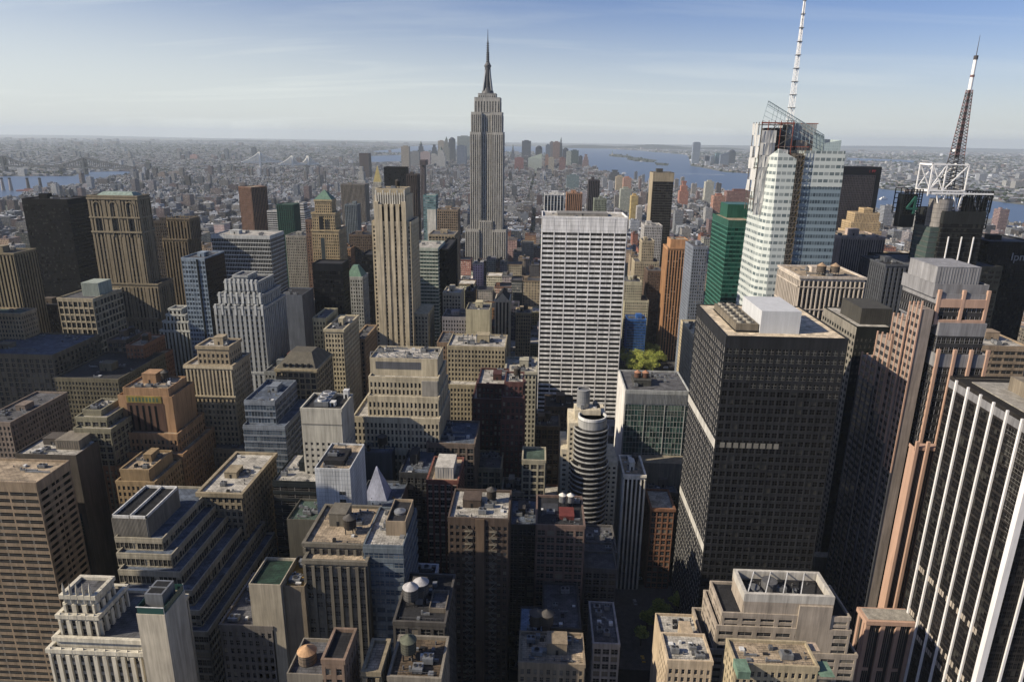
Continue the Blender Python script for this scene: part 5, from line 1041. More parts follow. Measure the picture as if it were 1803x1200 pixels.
tower('columned tan block', 'tan block with tall top columns below tan stack block', [(755, 800, 414, 860, 40)], 'loft', (0.42, 0.36, 0.26), 440, roof='grey', n=2)
tower('brown brick shaft', 'tall thin brown brick shaft right of slotted tower', [(716, 734, 308, 1120, 26)], 'strip', (0.14, 0.11, 0.095), 430, roof='tar', n=0, name='apartment_tower')
R, tb, o = tower('teal and white slab', 'teal glass and blank white slab left of the deco landmark', [(745, 767, 345, 1060, 24)], 'curtain', (0.20, 0.34, 0.34), 410, roof='pale', glass='pale', n=0, bulk=False, sh=1.6, bw=3)
x0, x1, y0, y1, z1 = tb[0]; extra_box(R, o, 'blank_wall', x0+6, x1, y0-1.2, y0-.3, 0, z1-20, mat((0.58, 0.57, 0.52)))
tower('black monolith', 'black monolith block peeking over the slotted tower', [(676, 714, 295, 1450, 30)], 'strip', (0.02, 0.017, 0.016), 335, roof='tar', glass='black', n=0, bulk=False, spand=(0.015, 0.013, 0.012), name='office_block')
R, tb, o = tower('gold-pyramid tower', 'white tower with shining gold pyramid roof, above left of the slotted tower', [(655, 673, 330, 2040, 24), (657, 671, 321, 2044, 20)], 'punch', (0.5, 0.48, 0.42), 345, n=0, bulk=False, name='gilded_roof_tower')
x0, x1, y0, y1, z1 = tb[1]; hip_roof(R, o, x0, x1, y0, y1, z1+1, at(664, 291, 2054)[2], .04, .04, mat((0.62, 0.50, 0.20), .35, .6), 'gold_roof')
tower('dark rotated slab', 'dark brown slab tower far beyond the pyramid tower near the river', [(632, 649, 270, 4200, 60)], 'blank', (0.10, 0.07, 0.065), 300, n=0, bulk=False, name='apartment_tower')
R, tb, o = tower('white clock tower', 'white stepped tower with lantern top amid far rooftops left of gold pyramid', [(629, 643, 318, 2300, 30), (631, 640, 303, 2304, 22), (633, 638, 294, 2308, 14)], 'punch', (0.5, 0.5, 0.48), 330, n=0, bulk=False, name='lantern_tower')
tower('long tan institution', 'wide tan block with ribbed front far behind green-pyramid tower', [(600, 642, 325, 1720, 40)], 'strip', (0.30, 0.27, 0.23), 345, n=0)
tower('construction shaft', 'thin tower topped with red-and-black construction netting left of the landmark', [(740, 747, 290, 1900, 24), (739, 750, 282, 1895, 30)], 'strip', (0.26, 0.22, 0.22), 330, n=0, bulk=False, name='unfinished_tower', roof=(0.3, 0.05, 0.05))

# left middle dark group
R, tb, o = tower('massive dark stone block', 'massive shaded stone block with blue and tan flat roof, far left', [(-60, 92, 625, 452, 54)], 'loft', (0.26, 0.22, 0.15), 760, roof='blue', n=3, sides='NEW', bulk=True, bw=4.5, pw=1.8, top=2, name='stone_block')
tower('annex of massive dark block', 'ribbed stone annex on the right of the massive dark stone block', [(96, 208, 668, 430, 60)], 'punch', (0.20, 0.18, 0.12), 770, roof='tar', n=2, sides='NEW')
R, tb, o = tower('pale columned club', 'pale stone building with three dark column bays, below gothic-crowned skyscraper', [(101, 163, 527, 532, 40)], 'loft', (0.46, 0.41, 0.31), 583, roof='grey', n=0, bulk=False, sides='NEW', ph=[(142, 172, 498, 545, 18, (0.38, 0.42, 0.38))], bw=4.4, fh=6, sh=1.6, name='columned_building', cat='building')
R, tb, o = tower('tan block with hipped roof', 'tan stone block with green-grey hipped roof at the left edge', [(-30, 36, 553, 490, 16)], 'punch', (0.44, 0.36, 0.24), 600, roof='green', n=1, bulk=False, sides='NEW', cornice=.5)
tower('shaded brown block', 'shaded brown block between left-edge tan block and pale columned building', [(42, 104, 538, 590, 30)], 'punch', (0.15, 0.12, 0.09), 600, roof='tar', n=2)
tower('stepped red-brown block', 'stepped red-brown block with sunlit balconies right of the massive dark block', [(222, 262, 640, 470, 34), (222, 252, 610, 478, 30)], 'punch', (0.30, 0.16, 0.09), 665, roof='tan', n=2, sides='NEW', tanks=1)
tower('domed brown block', 'small brown block with grey roof cluster left of the stepped red-brown block', [(190, 222, 600, 490, 28)], 'loft', (0.18, 0.14, 0.10), 640, roof='grey', n=4, tanks=1)
R, tb, o = tower('white stepped pavilion', 'small white stepped building with columned base left of blue-striped tower', [(282, 334, 583, 560, 30), (287, 331, 567, 563, 24), (293, 326, 555, 566, 18), (297, 319, 545, 569, 12)], 'strip', (0.52, 0.52, 0.48), 608, roof='grey', n=0, bulk=False, name='stepped_pavilion', cat='building', sides='NEW')
tower('terraced green-brown block', 'terraced green-brown block with white roof units left of mosaic tower', [(131, 195, 757, 318, 34), (134, 188, 737, 322, 26), (147, 178, 724, 326, 16)], 'loft', (0.30, 0.28, 0.20), 815, roof='pale', n=3, bulk=False, sides='NEW')
tower('brick block with steam pipes', 'dark brick block with white roof pipes behind striped brown tower', [(26, 134, 803, 300, 26)], 'blank', (0.14, 0.12, 0.10), 870, roof='pale', n=5, tanks=0, ph=[(96, 138, 775, 308, 12, (0.28, 0.25, 0.2))])
tower('left edge low block', 'low block with pinkish penthouse at far left edge', [(-40, 18, 745, 360, 50)], 'punch', (0.28, 0.23, 0.19), 800, roof='grey', n=3, sides='NEW')

# centre middle group
tower('small-windowed pale block', 'pale block with square windows and pale roof, right of slotted tower base', [(780, 811, 517, 600, 26)], 'punchw', (0.44, 0.41, 0.34), 555, roof='pale', n=2)
tower('lilac-grey block', 'lilac-grey block with small windows right of slotted tower', [(779, 822, 560, 565, 30)], 'punch', (0.30, 0.29, 0.31), 620, roof='grey', n=2)
tower('blank cream block', 'cream block with almost blank front in middle of picture', [(820, 862, 547, 548, 26)], 'blank', (0.50, 0.46, 0.33), 600, roof='grey', n=2)
R, tb, o = tower('gothic gabled front', 'narrow white gothic front with pointed gable, left of white grid slab', [(872, 897, 530, 620, 26)], 'strip', (0.52, 0.48, 0.40), 590, roof='tar', n=0, bulk=False, spand=(0.2, 0.18, 0.15))
x0, x1, y0, y1, z1 = tb[0]; b = MB(o); gm = mat((0.52, 0.48, 0.40)); b.face([(x0, y0-.5, z1), (x1, y0-.5, z1), ((x0+x1)/2, y0-.5, z1+8)], gm); b.face([((x0+x1)/2, y0-.5, z1+8), ((x0+x1)/2, y1, z1+8), (x0, y1, z1), (x0, y0-.5, z1)], TAR); b.face([((x0+x1)/2, y0-.5, z1+8), (x1, y0-.5, z1), (x1, y1, z1), ((x0+x1)/2, y1, z1+8)], TAR); b.build('gable', R)
tower('tan stepped block with roof masts', 'tan many-windowed stepped block with roof masts, left of white grid slab', [(786, 890, 680, 430, 40), (788, 889, 612, 440, 30)], 'punch', (0.42, 0.37, 0.26), 760, roof='pale', n=7, sides='NEW', bw=2.3, pw=1.0, fh=3.4, name='stepped_block')
R, tb, o = HEROES[-1]['R'], HEROES[-1]['tb'], HEROES[-1]['o']; x0, x1, y0, y1, z1 = tb[1]; b = MB(o)
for k in range(4): b.cyl(x0+10+k*3, y0+8, .25, z1, z1+7, METAL, 8); b.cyl(x0+10+k*3, y0+8, .6, z1+6, z1+7, METAL, 8)
b.build('roof_mast', R)
tower('pale corner block by grid slab', 'pale stone corner block wedged left of the white grid slab', [(890, 944, 656, 425, 30)], 'punch', (0.44, 0.42, 0.34), 740, roof='pale', n=2, sides='NEW', cornice=.5)
tower('slender cream tower', 'slender cream tower with corniced top left of white grid slab', [(909, 934, 552, 640, 20)], 'punch', (0.44, 0.37, 0.25), 612, roof='grey', n=0, cornice=.7, tanks=1)
tower('brown shed-topped block', 'brown block with small arched roof house at foot of white grid slab', [(960, 1010, 718, 470, 24)], 'punch', (0.16, 0.125, 0.095), 760, roof='tar', n=2, sides='NEW')
tower('dark tan block by slab foot', 'dark tan block with roof tank left below foot of white grid slab', [(922, 985, 752, 442, 22)], 'loft', (0.22, 0.175, 0.12), 800, roof='grey', n=3, tanks=1, sides='NEW')
tower('brown block behind stepped block', 'shaded brown block between slotted tower and tan block with roof masts', [(770, 790, 605, 480, 30)], 'punch', (0.30, 0.22, 0.15), 700, roof='grey', n=1)

# bottom centre and right, nearest roofs
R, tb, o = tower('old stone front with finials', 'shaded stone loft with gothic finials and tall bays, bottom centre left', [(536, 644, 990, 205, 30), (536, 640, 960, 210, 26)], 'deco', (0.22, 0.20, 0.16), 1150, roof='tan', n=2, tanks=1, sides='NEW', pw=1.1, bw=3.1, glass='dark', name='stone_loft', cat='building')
tower('blue-grey office infill', 'plain blue-grey office with pale roof and blank tan stair tower', [(640, 710, 964, 208, 26)], 'ribbon', (0.18, 0.215, 0.245), 1110, roof='pale', n=1, bulk=False, sides='NEW', sh=1.6, pw=.6, bw=3.5, glass='blue')
R, tb, o = tower('tan stair tower with dome vent', 'blank tan stair tower with round silver roof vent beside blue-grey office', [(679, 714, 922, 216, 16)], 'blank', (0.38, 0.31, 0.22), 975, roof='tar', n=0, bulk=False, name='stair_tower')
x0, x1, y0, y1, z1 = tb[0]; b = MB(o); b.cyl((x0+x1)/2, y0+8, 2.2, z1, z1+.8, METAL, 20); b.cyl((x0+x1)/2, y0+8, 2.1, z1+.8, z1+1.6, METAL, 20, .3); b.build('dome_vent', R)
R, tb, o = tower('dark block with pyramid skylight', 'dark block with steep pale pyramid skylight on its roof', [(625, 700, 897, 275, 26)], 'blank', (0.14, 0.15, 0.16), 905, roof='blue', n=1, bulk=False)
x0, x1, y0, y1, z1 = tb[0]; hip_roof(R, o, x0+2, x0+13, y0+8, y0+19, z1, z1+15, .05, .05, mat((0.42, 0.44, 0.52), .3), 'pyramid_skylight')
tower('black ribbon block with white roof', 'black ribbon-windowed block with white roof left of white tiled tower', [(480, 556, 850, 290, 30)], 'ribbon', (0.035, 0.045, 0.05), 920, roof='pale', n=1, glass='black', sides='NEW')
tower('slate stepped block', 'slate stepped block behind white tiled tower with roof sheds', [(622, 690, 800, 318, 24)], 'blank', (0.10, 0.12, 0.14), 850, roof='blue', n=3, tanks=1)
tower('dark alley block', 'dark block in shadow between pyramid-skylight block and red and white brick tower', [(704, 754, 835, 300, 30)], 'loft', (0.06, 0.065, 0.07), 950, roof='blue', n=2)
tower('green glasshouse block', 'tan brick block with green glass roof light, bottom left of centre', [(438, 494, 1033, 200, 16)], 'blank', (0.44, 0.40, 0.32), 1085, roof=(0.03, 0.075, 0.05), n=0, bulk=False)
tower('yellow-tented roof block', 'tan block with yellow tented roof right of green glasshouse block', [(494, 536, 1036, 202, 18)], 'blank', (0.30, 0.25, 0.18), 1090, roof=(0.45, 0.30, 0.06), n=2, bulk=False)
tower('green-roofed shed block', 'low block with faded green roof below black ribbon block', [(505, 560, 918, 262, 18)], 'blank', (0.16, 0.15, 0.12), 960, roof='green', n=2, bulk=False)
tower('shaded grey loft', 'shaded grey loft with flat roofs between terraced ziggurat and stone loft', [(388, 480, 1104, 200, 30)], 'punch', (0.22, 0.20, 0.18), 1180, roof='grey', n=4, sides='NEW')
tower('white shaded front', 'white painted front with square windows near bottom centre', [(711, 760, 1040, 222, 16)], 'loft', (0.45, 0.45, 0.47), 1082, roof='tar', n=1, bulk=False)
R, tb, o = tower('dark loft with white tanks', 'dark loft with two white-capped round water tanks, bottom centre', [(694, 783, 1098, 190, 26)], 'loft', (0.13, 0.12, 0.11), 1165, roof='tar', n=1, sides='NEW')
t = tb[0]
for q, y_ in ((724, 200), (742, 203)): water_tank(R, o, fx(q, y_, t[4]), y_, t[4], 2.6, 4.4, mat((0.16, 0.155, 0.15)), mat((0.45, 0.44, 0.44)))
tower('tan slab by dark loft', 'narrow tan blank slab right of the dark loft with white tanks', [(755, 785, 1075, 196, 10)], 'blank', (0.24, 0.21, 0.17), 1160, roof='grey', n=0, bulk=False)
tower('blue-white roofed house', 'low house with blue-white flat roof, bottom centre', [(914, 957, 1132, 235, 22)], 'blank', (0.16, 0.15, 0.15), 1160, roof=(0.34, 0.42, 0.52), n=1, bulk=False)
R, tb, o = tower('dark house with white shed', 'dark house with white rooftop shed, bottom centre', [(957, 1022, 1108, 238, 30)], 'loft', (0.10, 0.095, 0.09), 1160, roof='grey', n=2, bulk=False, ph=[(976, 1004, 1054, 262, 7, (0.5, 0.5, 0.5))])
tower('white-framed low office', 'low office with white-framed bays and grey equipment roof, bottom centre right', [(1045, 1090, 1135, 236, 26)], 'loft', (0.42, 0.40, 0.38), 1180, roof='grey', n=5, bulk=False)
R, tb, o = tower('tan roof with twin wooden tanks', 'tan-roofed block with white corner penthouses and twin wooden tanks, bottom centre', [(914, 1029, 1170, 205, 16)], 'punch', (0.34, 0.28, 0.2), 1200, roof='tan', n=3, bulk=True)
t = tb[0]
for q in (944, 962): water_tank(R, o, fx(q, 224, t[4]), 224, t[4], 2.6, 4.6, mat((0.11, 0.095, 0.075)))
R, tb, o = tower('orange-domed tank block', 'low block carrying a very large orange-tan wooden tank with conical lid, bottom edge', [(505, 575, 1192, 150, 14)], 'blank', (0.3, 0.27, 0.22), 1200, roof='grey', n=0, bulk=False)
t = tb[0]; water_tank(R, o, fx(542, 156, t[4]), 156, t[4]-4.2, 2.5, 5.2, mat((0.24, 0.19, 0.14)), mat((0.50, 0.34, 0.19)))
tower('bottom red-trimmed house', 'small house with red-trimmed front and green-black roof, bottom edge', [(568, 606, 1165, 150, 12)], 'punch', (0.30, 0.22, 0.16), 1200, roof='tar', n=1, bulk=False)
tower('bottom tan ribbed shed', 'tan ribbed rooftop shed block at bottom edge, right of red-trimmed house', [(640, 668, 1185, 152, 12)], 'strip', (0.34, 0.29, 0.2), 1200, roof='tan', n=0, bulk=False)
R, tb, o = tower('slatted roof block', 'bottom-edge block with slatted roof and one green wooden tank', [(684, 775, 1196, 152, 16)], 'punch', (0.30, 0.27, 0.22), 1200, roof=(0.16, 0.12, 0.08), n=2, bulk=False)
t = tb[0]; water_tank(R, o, fx(720, 160, t[4]), 160, t[4], 2.2, 3.8, mat((0.12, 0.12, 0.09)), mat((0.16, 0.17, 0.12)))
# white-grey tower bottom right with open roof box
R, tb, o = tower('pale office with open roof box', 'pale grey office tower with stepped wings and open-topped roof box, bottom right', [(1243, 1508, 1150, 223.4, 24), (1262, 1497, 1108, 223.8, 21), (1272, 1496, 1085, 224.2, 19), (1310, 1465, 1064, 224.6, 15)], 'punchw', (0.42, 0.37, 0.31), 1200, roof='tar', n=3, bulk=False, top=[.6, .6, .6, 5.5], sides='NEW', bw=7.0, pw=1.7, fh=3.2, sh=1.6, styles=None, name='stepped_office')
x0, x1, y0, y1, z1 = tb[3]; b = MB(o); wt = mat((0.5, 0.48, 0.44))
for (xa, xb, ya, yb) in ((x0-.4, x1+.4, y0-.4, y0+.9), (x0-.4, x1+.4, y1-.9, y1+.4), (x0-.4, x0+.9, y0+.9, y1-.9), (x1-.9, x1+.4, y0+.9, y1-.9)): b.box(xa, xb, ya, yb, z1+1.11, z1+4.5, wt)
for k in range(4): b.bar((x0+1+k*(x1-x0)/5, y0+.3, z1+4.3), (x0+1+(k+1)*(x1-x0)/5, y1-.3, z1+4.3), .35, WHITE)
b.cyl(x0+12, y0+9, 3, z1, z1+4.2, GREY, 18); b.cyl(x0+5.5, y0+7, 2.2, z1, z1+2.5, METAL, 16); b.build('roof_box', R)
b = MB(o); b.box(x1-12.5, x1-.05, y0-1.2, y0-.4, tb[0][4]-20, z1+.5, mat((0.42, 0.37, 0.31))); b.build('blank_pier', R)
tower('cream twin-roofed block', 'cream brick block with white flat roof and small roof tower, bottom right of centre', [(1176, 1254, 1166, 205, 14)], 'punch', (0.52, 0.44, 0.33), 1200, roof='pale', n=3, bulk=False, sides='NEW', top=2)
tower('cream slab with side windows', 'cream slab with pale roof behind cream twin-roofed block', [(1165, 1235, 1132, 222, 16)], 'blank', (0.50, 0.42, 0.31), 1165, roof='pale', n=1, bulk=False, ph=[(1202, 1222, 1118, 219, 8)])
R, tb, o = tower('green-walled roof block', 'tan-roofed block with mint green end wall, bottom right', [(1296, 1440, 1174, 196, 12)], 'punch', (0.46, 0.40, 0.28), 1200, roof='tan', n=1, bulk=False, ph=[(1300, 1322, 1182, 190, 6, (0.20, 0.30, 0.23)), (1445, 1470, 1190, 194, 7, (0.20, 0.30, 0.23)), (1424, 1443, 1144, 206, 4, (0.48, 0.40, 0.32))])

# ------------------------------------------------------------------ far skylines: each tower a thing
def far_tower(label, xl, xr, yt, Y, col, kind='flat', D=40, name='far_tower', group='downtown skyline towers', tipy=None, win=(3.5, 3.8, .5)):
    t = T(xl, xr, yt, Y, D); cx, cy = (t[0]+t[1])/2, Y+D/2; R = root(name, label, 'tower', (cx, cy, 0), group)
    rows = [[t[0], t[1], t[2], t[3], 0, t[4], *col, *[c*.8 for c in col], *win, 1]]
    if kind in ('step', 'point'):
        w = t[1]-t[0]; rows[0][5] = t[4]*.72; rows.append([t[0]+w*.15, t[1]-w*.15, t[2]+4, t[3]-4, t[4]*.72, t[4]*.9, *col, *col, *win, 1]); rows.append([t[0]+w*.3, t[1]-w*.3, t[2]+8, t[3]-8, t[4]*.9, t[4], *col, *col, *win, 1])
    for q_ in rows:
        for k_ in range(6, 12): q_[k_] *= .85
    citymesh('shaft', rows, (cx, cy), R)
    b = MB((cx, cy, 0)); cm = mat(tuple(c*.9 for c in col)); w = t[1]-t[0]
    if kind == 'point':
        zt = at((xl+xr)/2, tipy or yt-6, Y)[2]; b.cyl(cx, cy, w*.2, t[4], zt, mat((0.14, 0.2, 0.18)), 4, .3)
    elif kind == 'dome': b.cyl(cx, cy, w*.45, t[4], t[4]+w*.2, cm, 16, w*.3); b.cyl(cx, cy, w*.3, t[4]+w*.2, t[4]+w*.3, cm, 16, .5)
    elif kind == 'taper': b.prism([(t[0], t[2]), (t[1], t[2]), (t[1], t[3]), (t[0], t[3])], t[4], t[4]+12, cm, [(t[0]+w*.2, t[2]), (t[1]-w*.2, t[2]), (t[1]-w*.2, t[3]), (t[0]+w*.2, t[3])])
    elif kind == 'slope': b.prism([(t[0], t[2]), (t[1], t[2]), (t[1], t[3]), (t[0], t[3])], t[4], t[4]+1, cm); b.face([(t[0], t[2], t[4]+1), (t[1], t[2], t[4]+w*.35), (t[1], t[3], t[4]+w*.35), (t[0], t[3], t[4]+1)], cm); b.face([(t[0], t[2], t[4]+1), (t[1], t[2], t[4]+1), (t[1], t[2], t[4]+w*.35)], cm)
    else: b.box(cx-w*.25, cx+w*.25, cy-D*.25, cy+D*.25, t[4], t[4]+6, cm)
    b.build('roof_top', R); HEROES.append(dict(ref=None, tb=[t], vb=320, px=None, R=R, o=None))
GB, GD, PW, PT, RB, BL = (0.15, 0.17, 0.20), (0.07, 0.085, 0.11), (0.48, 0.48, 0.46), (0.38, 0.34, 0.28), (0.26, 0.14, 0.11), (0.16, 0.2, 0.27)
for a in (
 ('pale twin-ribbed slab tower left end of the downtown cluster', 706, 720, 258, 4800, PT, 'flat'), ('grey block tower second from left of downtown cluster', 722, 738, 267, 5600, (0.25, 0.26, 0.27), 'flat'),
 ('dark blue tower with small peak above grey downtown block', 735, 746, 254, 6600, GD, 'point'), ('white and red low tower left in downtown cluster', 740, 757, 268, 5500, (0.45, 0.36, 0.35), 'flat'),
 ('dark glass tower with stepped top left in downtown cluster', 759, 769, 256, 6500, GD, 'step'), ('small white square tower under dark glass downtown tower', 757, 769, 272, 5700, PW, 'flat'),
 ('tan tower left of the green-spired downtown tower', 771, 782, 248, 6700, PT, 'flat'), ('slender downtown tower with green pointed spire', 780, 791, 246, 6500, (0.24, 0.25, 0.23), 'point'),
 ('dark round-topped downtown tower right of green spire', 790, 801, 245, 6800, GD, 'dome'), ('white wedding-cake civic tower low in downtown cluster', 768, 784, 264, 5300, PW, 'point'),
 ('wide pale green-grey slab tower just left of the landmark', 805, 829, 240, 6600, (0.27, 0.31, 0.31), 'flat'), ('blue-grey block in front of the wide pale downtown slab', 804, 821, 257, 5600, BL, 'flat'),
 ('tall plain dark grey slab right of the landmark skyscraper', 919, 935, 248, 6100, (0.11, 0.13, 0.16), 'flat'), ('dark dome-topped tower right of plain grey slab', 943, 955, 260, 6300, GD, 'dome'),
 ('small blue tower left of the brown downtown pair', 961, 969, 255, 6500, BL, 'flat'), ('grey-brown tower with flat top in right downtown group', 968, 976, 250, 6600, (0.2, 0.19, 0.2), 'flat'),
 ('brown twin-shafted tower in right downtown group', 974, 986, 250, 6300, (0.28, 0.19, 0.16), 'flat'), ('dark tower with needle in right downtown group', 985, 991, 247, 6400, GD, 'point'),
 ('round-topped dark tower right of needle tower', 991, 1001, 263, 6200, GD, 'dome'), ('pale green-white slab in right downtown group', 998, 1006, 267, 5700, (0.42, 0.46, 0.42), 'flat'),
 ('dark green glass block at right of downtown group', 1005, 1019, 265, 5800, (0.10, 0.14, 0.14), 'flat'), ('small dark block by the harbour edge of downtown', 1019, 1026, 275, 5900, GD, 'flat'),
 ('reddish stepped tower nearest the harbour', 1027, 1037, 273, 5600, (0.28, 0.2, 0.19), 'step'), ('white slope-roofed glass building in downtown right group', 930, 954, 279, 5300, (0.5, 0.56, 0.5), 'slope'),
 ('small grey spire tower just right of landmark', 900, 906, 260, 5900, GB, 'point'), ('red brick slab right of the small spire tower', 906, 922, 278, 5200, (0.28, 0.13, 0.12), 'flat'),
 ('orange brick tower front row downtown right', 960, 966, 273, 5400, (0.36, 0.22, 0.16), 'flat'), ('cream tower front row downtown right', 966, 976, 278, 5200, (0.42, 0.38, 0.3), 'flat'), ('maroon brick tower front row downtown right', 985, 996, 278, 5200, (0.24, 0.13, 0.12), 'flat')):
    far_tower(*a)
for a in (
 ('tallest pale blue tapering tower across the harbour water', 1221, 1234, 252, 7900, (0.24, 0.29, 0.36), 'taper'), ('small dark tower right of the pale blue harbour tower', 1242, 1250, 275, 8000, GD, 'flat'), ('small blue block tower second in the far shore row', 1252, 1261, 276, 8100, BL, 'dome'),
 ('teal tower in middle of the far shore row', 1261, 1270, 270, 8000, (0.13, 0.22, 0.26), 'flat'), ('curved pale blue tower in the far shore row', 1269, 1284, 273, 7800, BL, 'slope'), ('tall dark round-topped tower at the right of the far shore row', 1284, 1296, 267, 8000, GD, 'dome'),
 ('pale blue block at the far shore beside unfinished skyscraper', 1321, 1336, 285, 7400, (0.22, 0.27, 0.34), 'flat'), ('dark block behind the pale blue far shore block', 1327, 1337, 274, 7900, (0.12, 0.12, 0.15), 'flat')):
    far_tower(*a, D=50, name='shore_tower', group='towers on the far harbour shore')
for a in (
 ('dark tower left of suspension bridges in far borough', 442, 449, 260, 7600, GD, 'flat'), ('grey tower pair member in the far borough', 394, 400, 263, 7200, GB, 'flat'), ('pinkish lit block in the far borough', 334, 347, 273, 7000, (0.45, 0.27, 0.24), 'flat'),
 ('grey slim tower in far borough left of the pinkish block', 325, 332, 267, 7300, GB, 'flat'), ('thin grey tower in far borough near the left', 311, 316, 268, 7200, (0.3, 0.3, 0.3), 'flat'), ('far borough spire tower standing alone at left', 224, 229, 268, 7000, (0.3, 0.28, 0.27), 'point'),
 ('wide brown riverside housing slab at left', 277, 290, 305, 3900, (0.26, 0.2, 0.17), 'flat'), ('grey-brown riverside housing block right of wide brown slab', 296, 326, 303, 4100, (0.26, 0.22, 0.2), 'flat'), ('dark riverside housing tower at left', 214, 236, 299, 4700, (0.13, 0.11, 0.13), 'flat'), ('reddish power house with stacks by the river', 28, 75, 335, 3000, (0.27, 0.11, 0.09), 'flat')):
    far_tower(*a, name='borough_tower', group='single towers in the far borough')
for a in (
 ('long red-brick block of flats, left slab of the western rows', 1257, 1278, 345, 1950, (0.40, 0.22, 0.16), 'flat'), ('long red-brick block of flats, right slab of the western rows', 1280, 1331, 337, 2050, (0.26, 0.15, 0.13), 'flat'),
 ('dark rounded block on the harbour side beyond white grid slab', 1072, 1094, 301, 4300, (0.10, 0.11, 0.12), 'step'), ('teal-grey block beyond white grid slab', 998, 1020, 309, 3600, (0.18, 0.25, 0.26), 'flat'), ('cream block pair member beyond white grid slab', 1085, 1098, 311, 3500, (0.5, 0.42, 0.3), 'flat'),
 ('salmon block beyond white grid slab by the shore', 1098, 1112, 313, 3400, (0.48, 0.28, 0.2), 'flat'), ('yellow-tan block left of gold-topped dark tower', 1112, 1124, 345, 2000, (0.5, 0.38, 0.16), 'flat'), ('pale green-grey block left of yellow-tan block', 1093, 1112, 333, 2200, (0.38, 0.4, 0.34), 'flat'),
 ('brick tower with peak right of gold-topped dark tower', 1198, 1214, 322, 2600, (0.42, 0.2, 0.14), 'step'), ('cream twin block near the river', 1243, 1258, 320, 2900, (0.46, 0.46, 0.4), 'flat')):
    far_tower(*a, D=30, name='city_block_tower', group='larger blocks in the western rooftops')

# ------------------------------------------------------------------ shores and water
PX = lambda L: [gnd(*p) for p in L]
east_river = PX([(-700, 326), (-200, 313), (0, 311), (25, 310), (130, 310), (145, 303), (232, 301), (222, 310), (175, 318), (150, 324), (122, 331), (60, 340), (30, 352), (0, 356), (-300, 384), (-900, 430)])
bay_strip = PX([(648, 275), (706, 273), (706, 285), (650, 287)]); bay_far = PX([(640, 268), (700, 262), (724, 258), (760, 255), (828, 254), (828, 262), (760, 266), (706, 270)])
harbour = PX([(840, 258), (985, 258), (1050, 261), (1120, 265), (1212, 273), (1216, 292), (1240, 296), (1275, 303), (1345, 307), (1490, 325), (1546, 332), (1591, 337), (1742, 353), (1803, 361), (2100, 395), (2100, 460), (1803, 411), (1700, 396), (1591, 381), (1546, 375), (1490, 367), (1330, 344), (1220, 334), (1150, 325), (1095, 315), (1040, 302), (1010, 287), (985, 272), (900, 268), (840, 264)])
west_bay = PX([(1490, 278), (1600, 282), (1640, 286), (1600, 286.5), (1490, 282)])
isles = {'liberty_island': PX([(1072, 272), (1085, 271), (1112, 275), (1110, 278), (1090, 277), (1073, 275)]), 'ellis_island': PX([(1105, 278), (1118, 277), (1158, 282), (1150, 286), (1120, 284), (1104, 281)]), 'pier_island': PX([(1152, 286), (1178, 288), (1176, 292), (1156, 291)])}
WATERS = [east_river, bay_strip, bay_far, harbour, west_bay]
def inpoly(x, y, poly):
    c = np.zeros(len(x), bool); n = len(poly); j = n-1
    for i in range(n):
        xi, yi = poly[i]; xj, yj = poly[j]
        c ^= ((yi > y) != (yj > y)) & (x < (xj-xi)*(y-yi)/(yj-yi+1e-9)+xi); j = i
    return c
def dry(x, y):
    w = np.zeros(len(x), bool)
    for p in WATERS: w |= inpoly(x, y, p)
    for p in isles.values(): w &= ~inpoly(x, y, p)
    return ~w
# ground sheet
gm = bpy.data.materials.new('ground'); gm.use_nodes = True; t_ = gm.node_tree; bs = t_.nodes['Principled BSDF']; bs.inputs['Roughness'].default_value = .9
g = t_.nodes.new('ShaderNodeNewGeometry'); n1 = t_.nodes.new('ShaderNodeTexNoise'); n1.inputs['Scale'].default_value = .004; n1.inputs['Detail'].default_value = 9; n1.inputs['Roughness'].default_value = .7
v1 = t_.nodes.new('ShaderNodeTexVoronoi'); v1.inputs['Scale'].default_value = .016; v1.distance = 'CHEBYCHEV'; t_.links.new(g.outputs['Position'], n1.inputs[0]); t_.links.new(g.outputs['Position'], v1.inputs[0])
rp = t_.nodes.new('ShaderNodeValToRGB'); e = rp.color_ramp.elements; e[0].position = .36; e[0].color = (0.035, 0.05, 0.03, 1); e[1].position = .62; e[1].color = (0.20, 0.19, 0.18, 1); q = e.new(.48); q.color = (0.085, 0.09, 0.075, 1)
ad = M_(t_, 'ADD', n1.outputs[0], M_(t_, 'MULTIPLY', M_(t_, 'SUBTRACT', v1.outputs['Distance'], .5), .25)); t_.links.new(ad, rp.inputs[0]); t_.links.new(rp.outputs[0], bs.inputs['Base Color'])
asph = mat((0.05, 0.05, 0.052), .9, 0, .3)
b = MB(); b.face([(-42000, -3000, -.6), (42000, -3000, -.6), (42000, 40000, -.6), (-42000, 40000, -.6)], gm); b.build('ground', None, 'structure')
b = MB(); b.face([(-1300, -60, -.3), (1500, -60, -.3), (1500, 1700, -.3), (-1300, 1700, -.3)], asph); b.build('road', None, 'structure')
AVES = [-1100, -890, -690, -560, -432, -292, -152, 148, 395, 640, 885, 1130, 1375]
pv = mat((0.15, 0.145, 0.14), .9, 0, .3); b = MB(); mk = MB(); ym_ = mat((0.45, 0.43, 0.38), .8)
for i in range(len(AVES)-1):
    for k in range(-1, 19): b.box(AVES[i]+10, AVES[i+1]-10, 40+k*80.5+5.5, 40+(k+1)*80.5-5.5, -.3, -.15, pv)
for av in AVES:
    for la in (-5, -1.7, 1.7, 5):
        for k in range(60): mk.box(av+la-.08, av+la+.08, 200+k*9, 203+k*9, -.296, -.292, ym_)
    for k in range(1, 8):
        for j in range(9): mk.box(av-8+j*2, av-7.1+j*2, 40+k*80.5-9, 40+k*80.5-6, -.296, -.292, ym_)
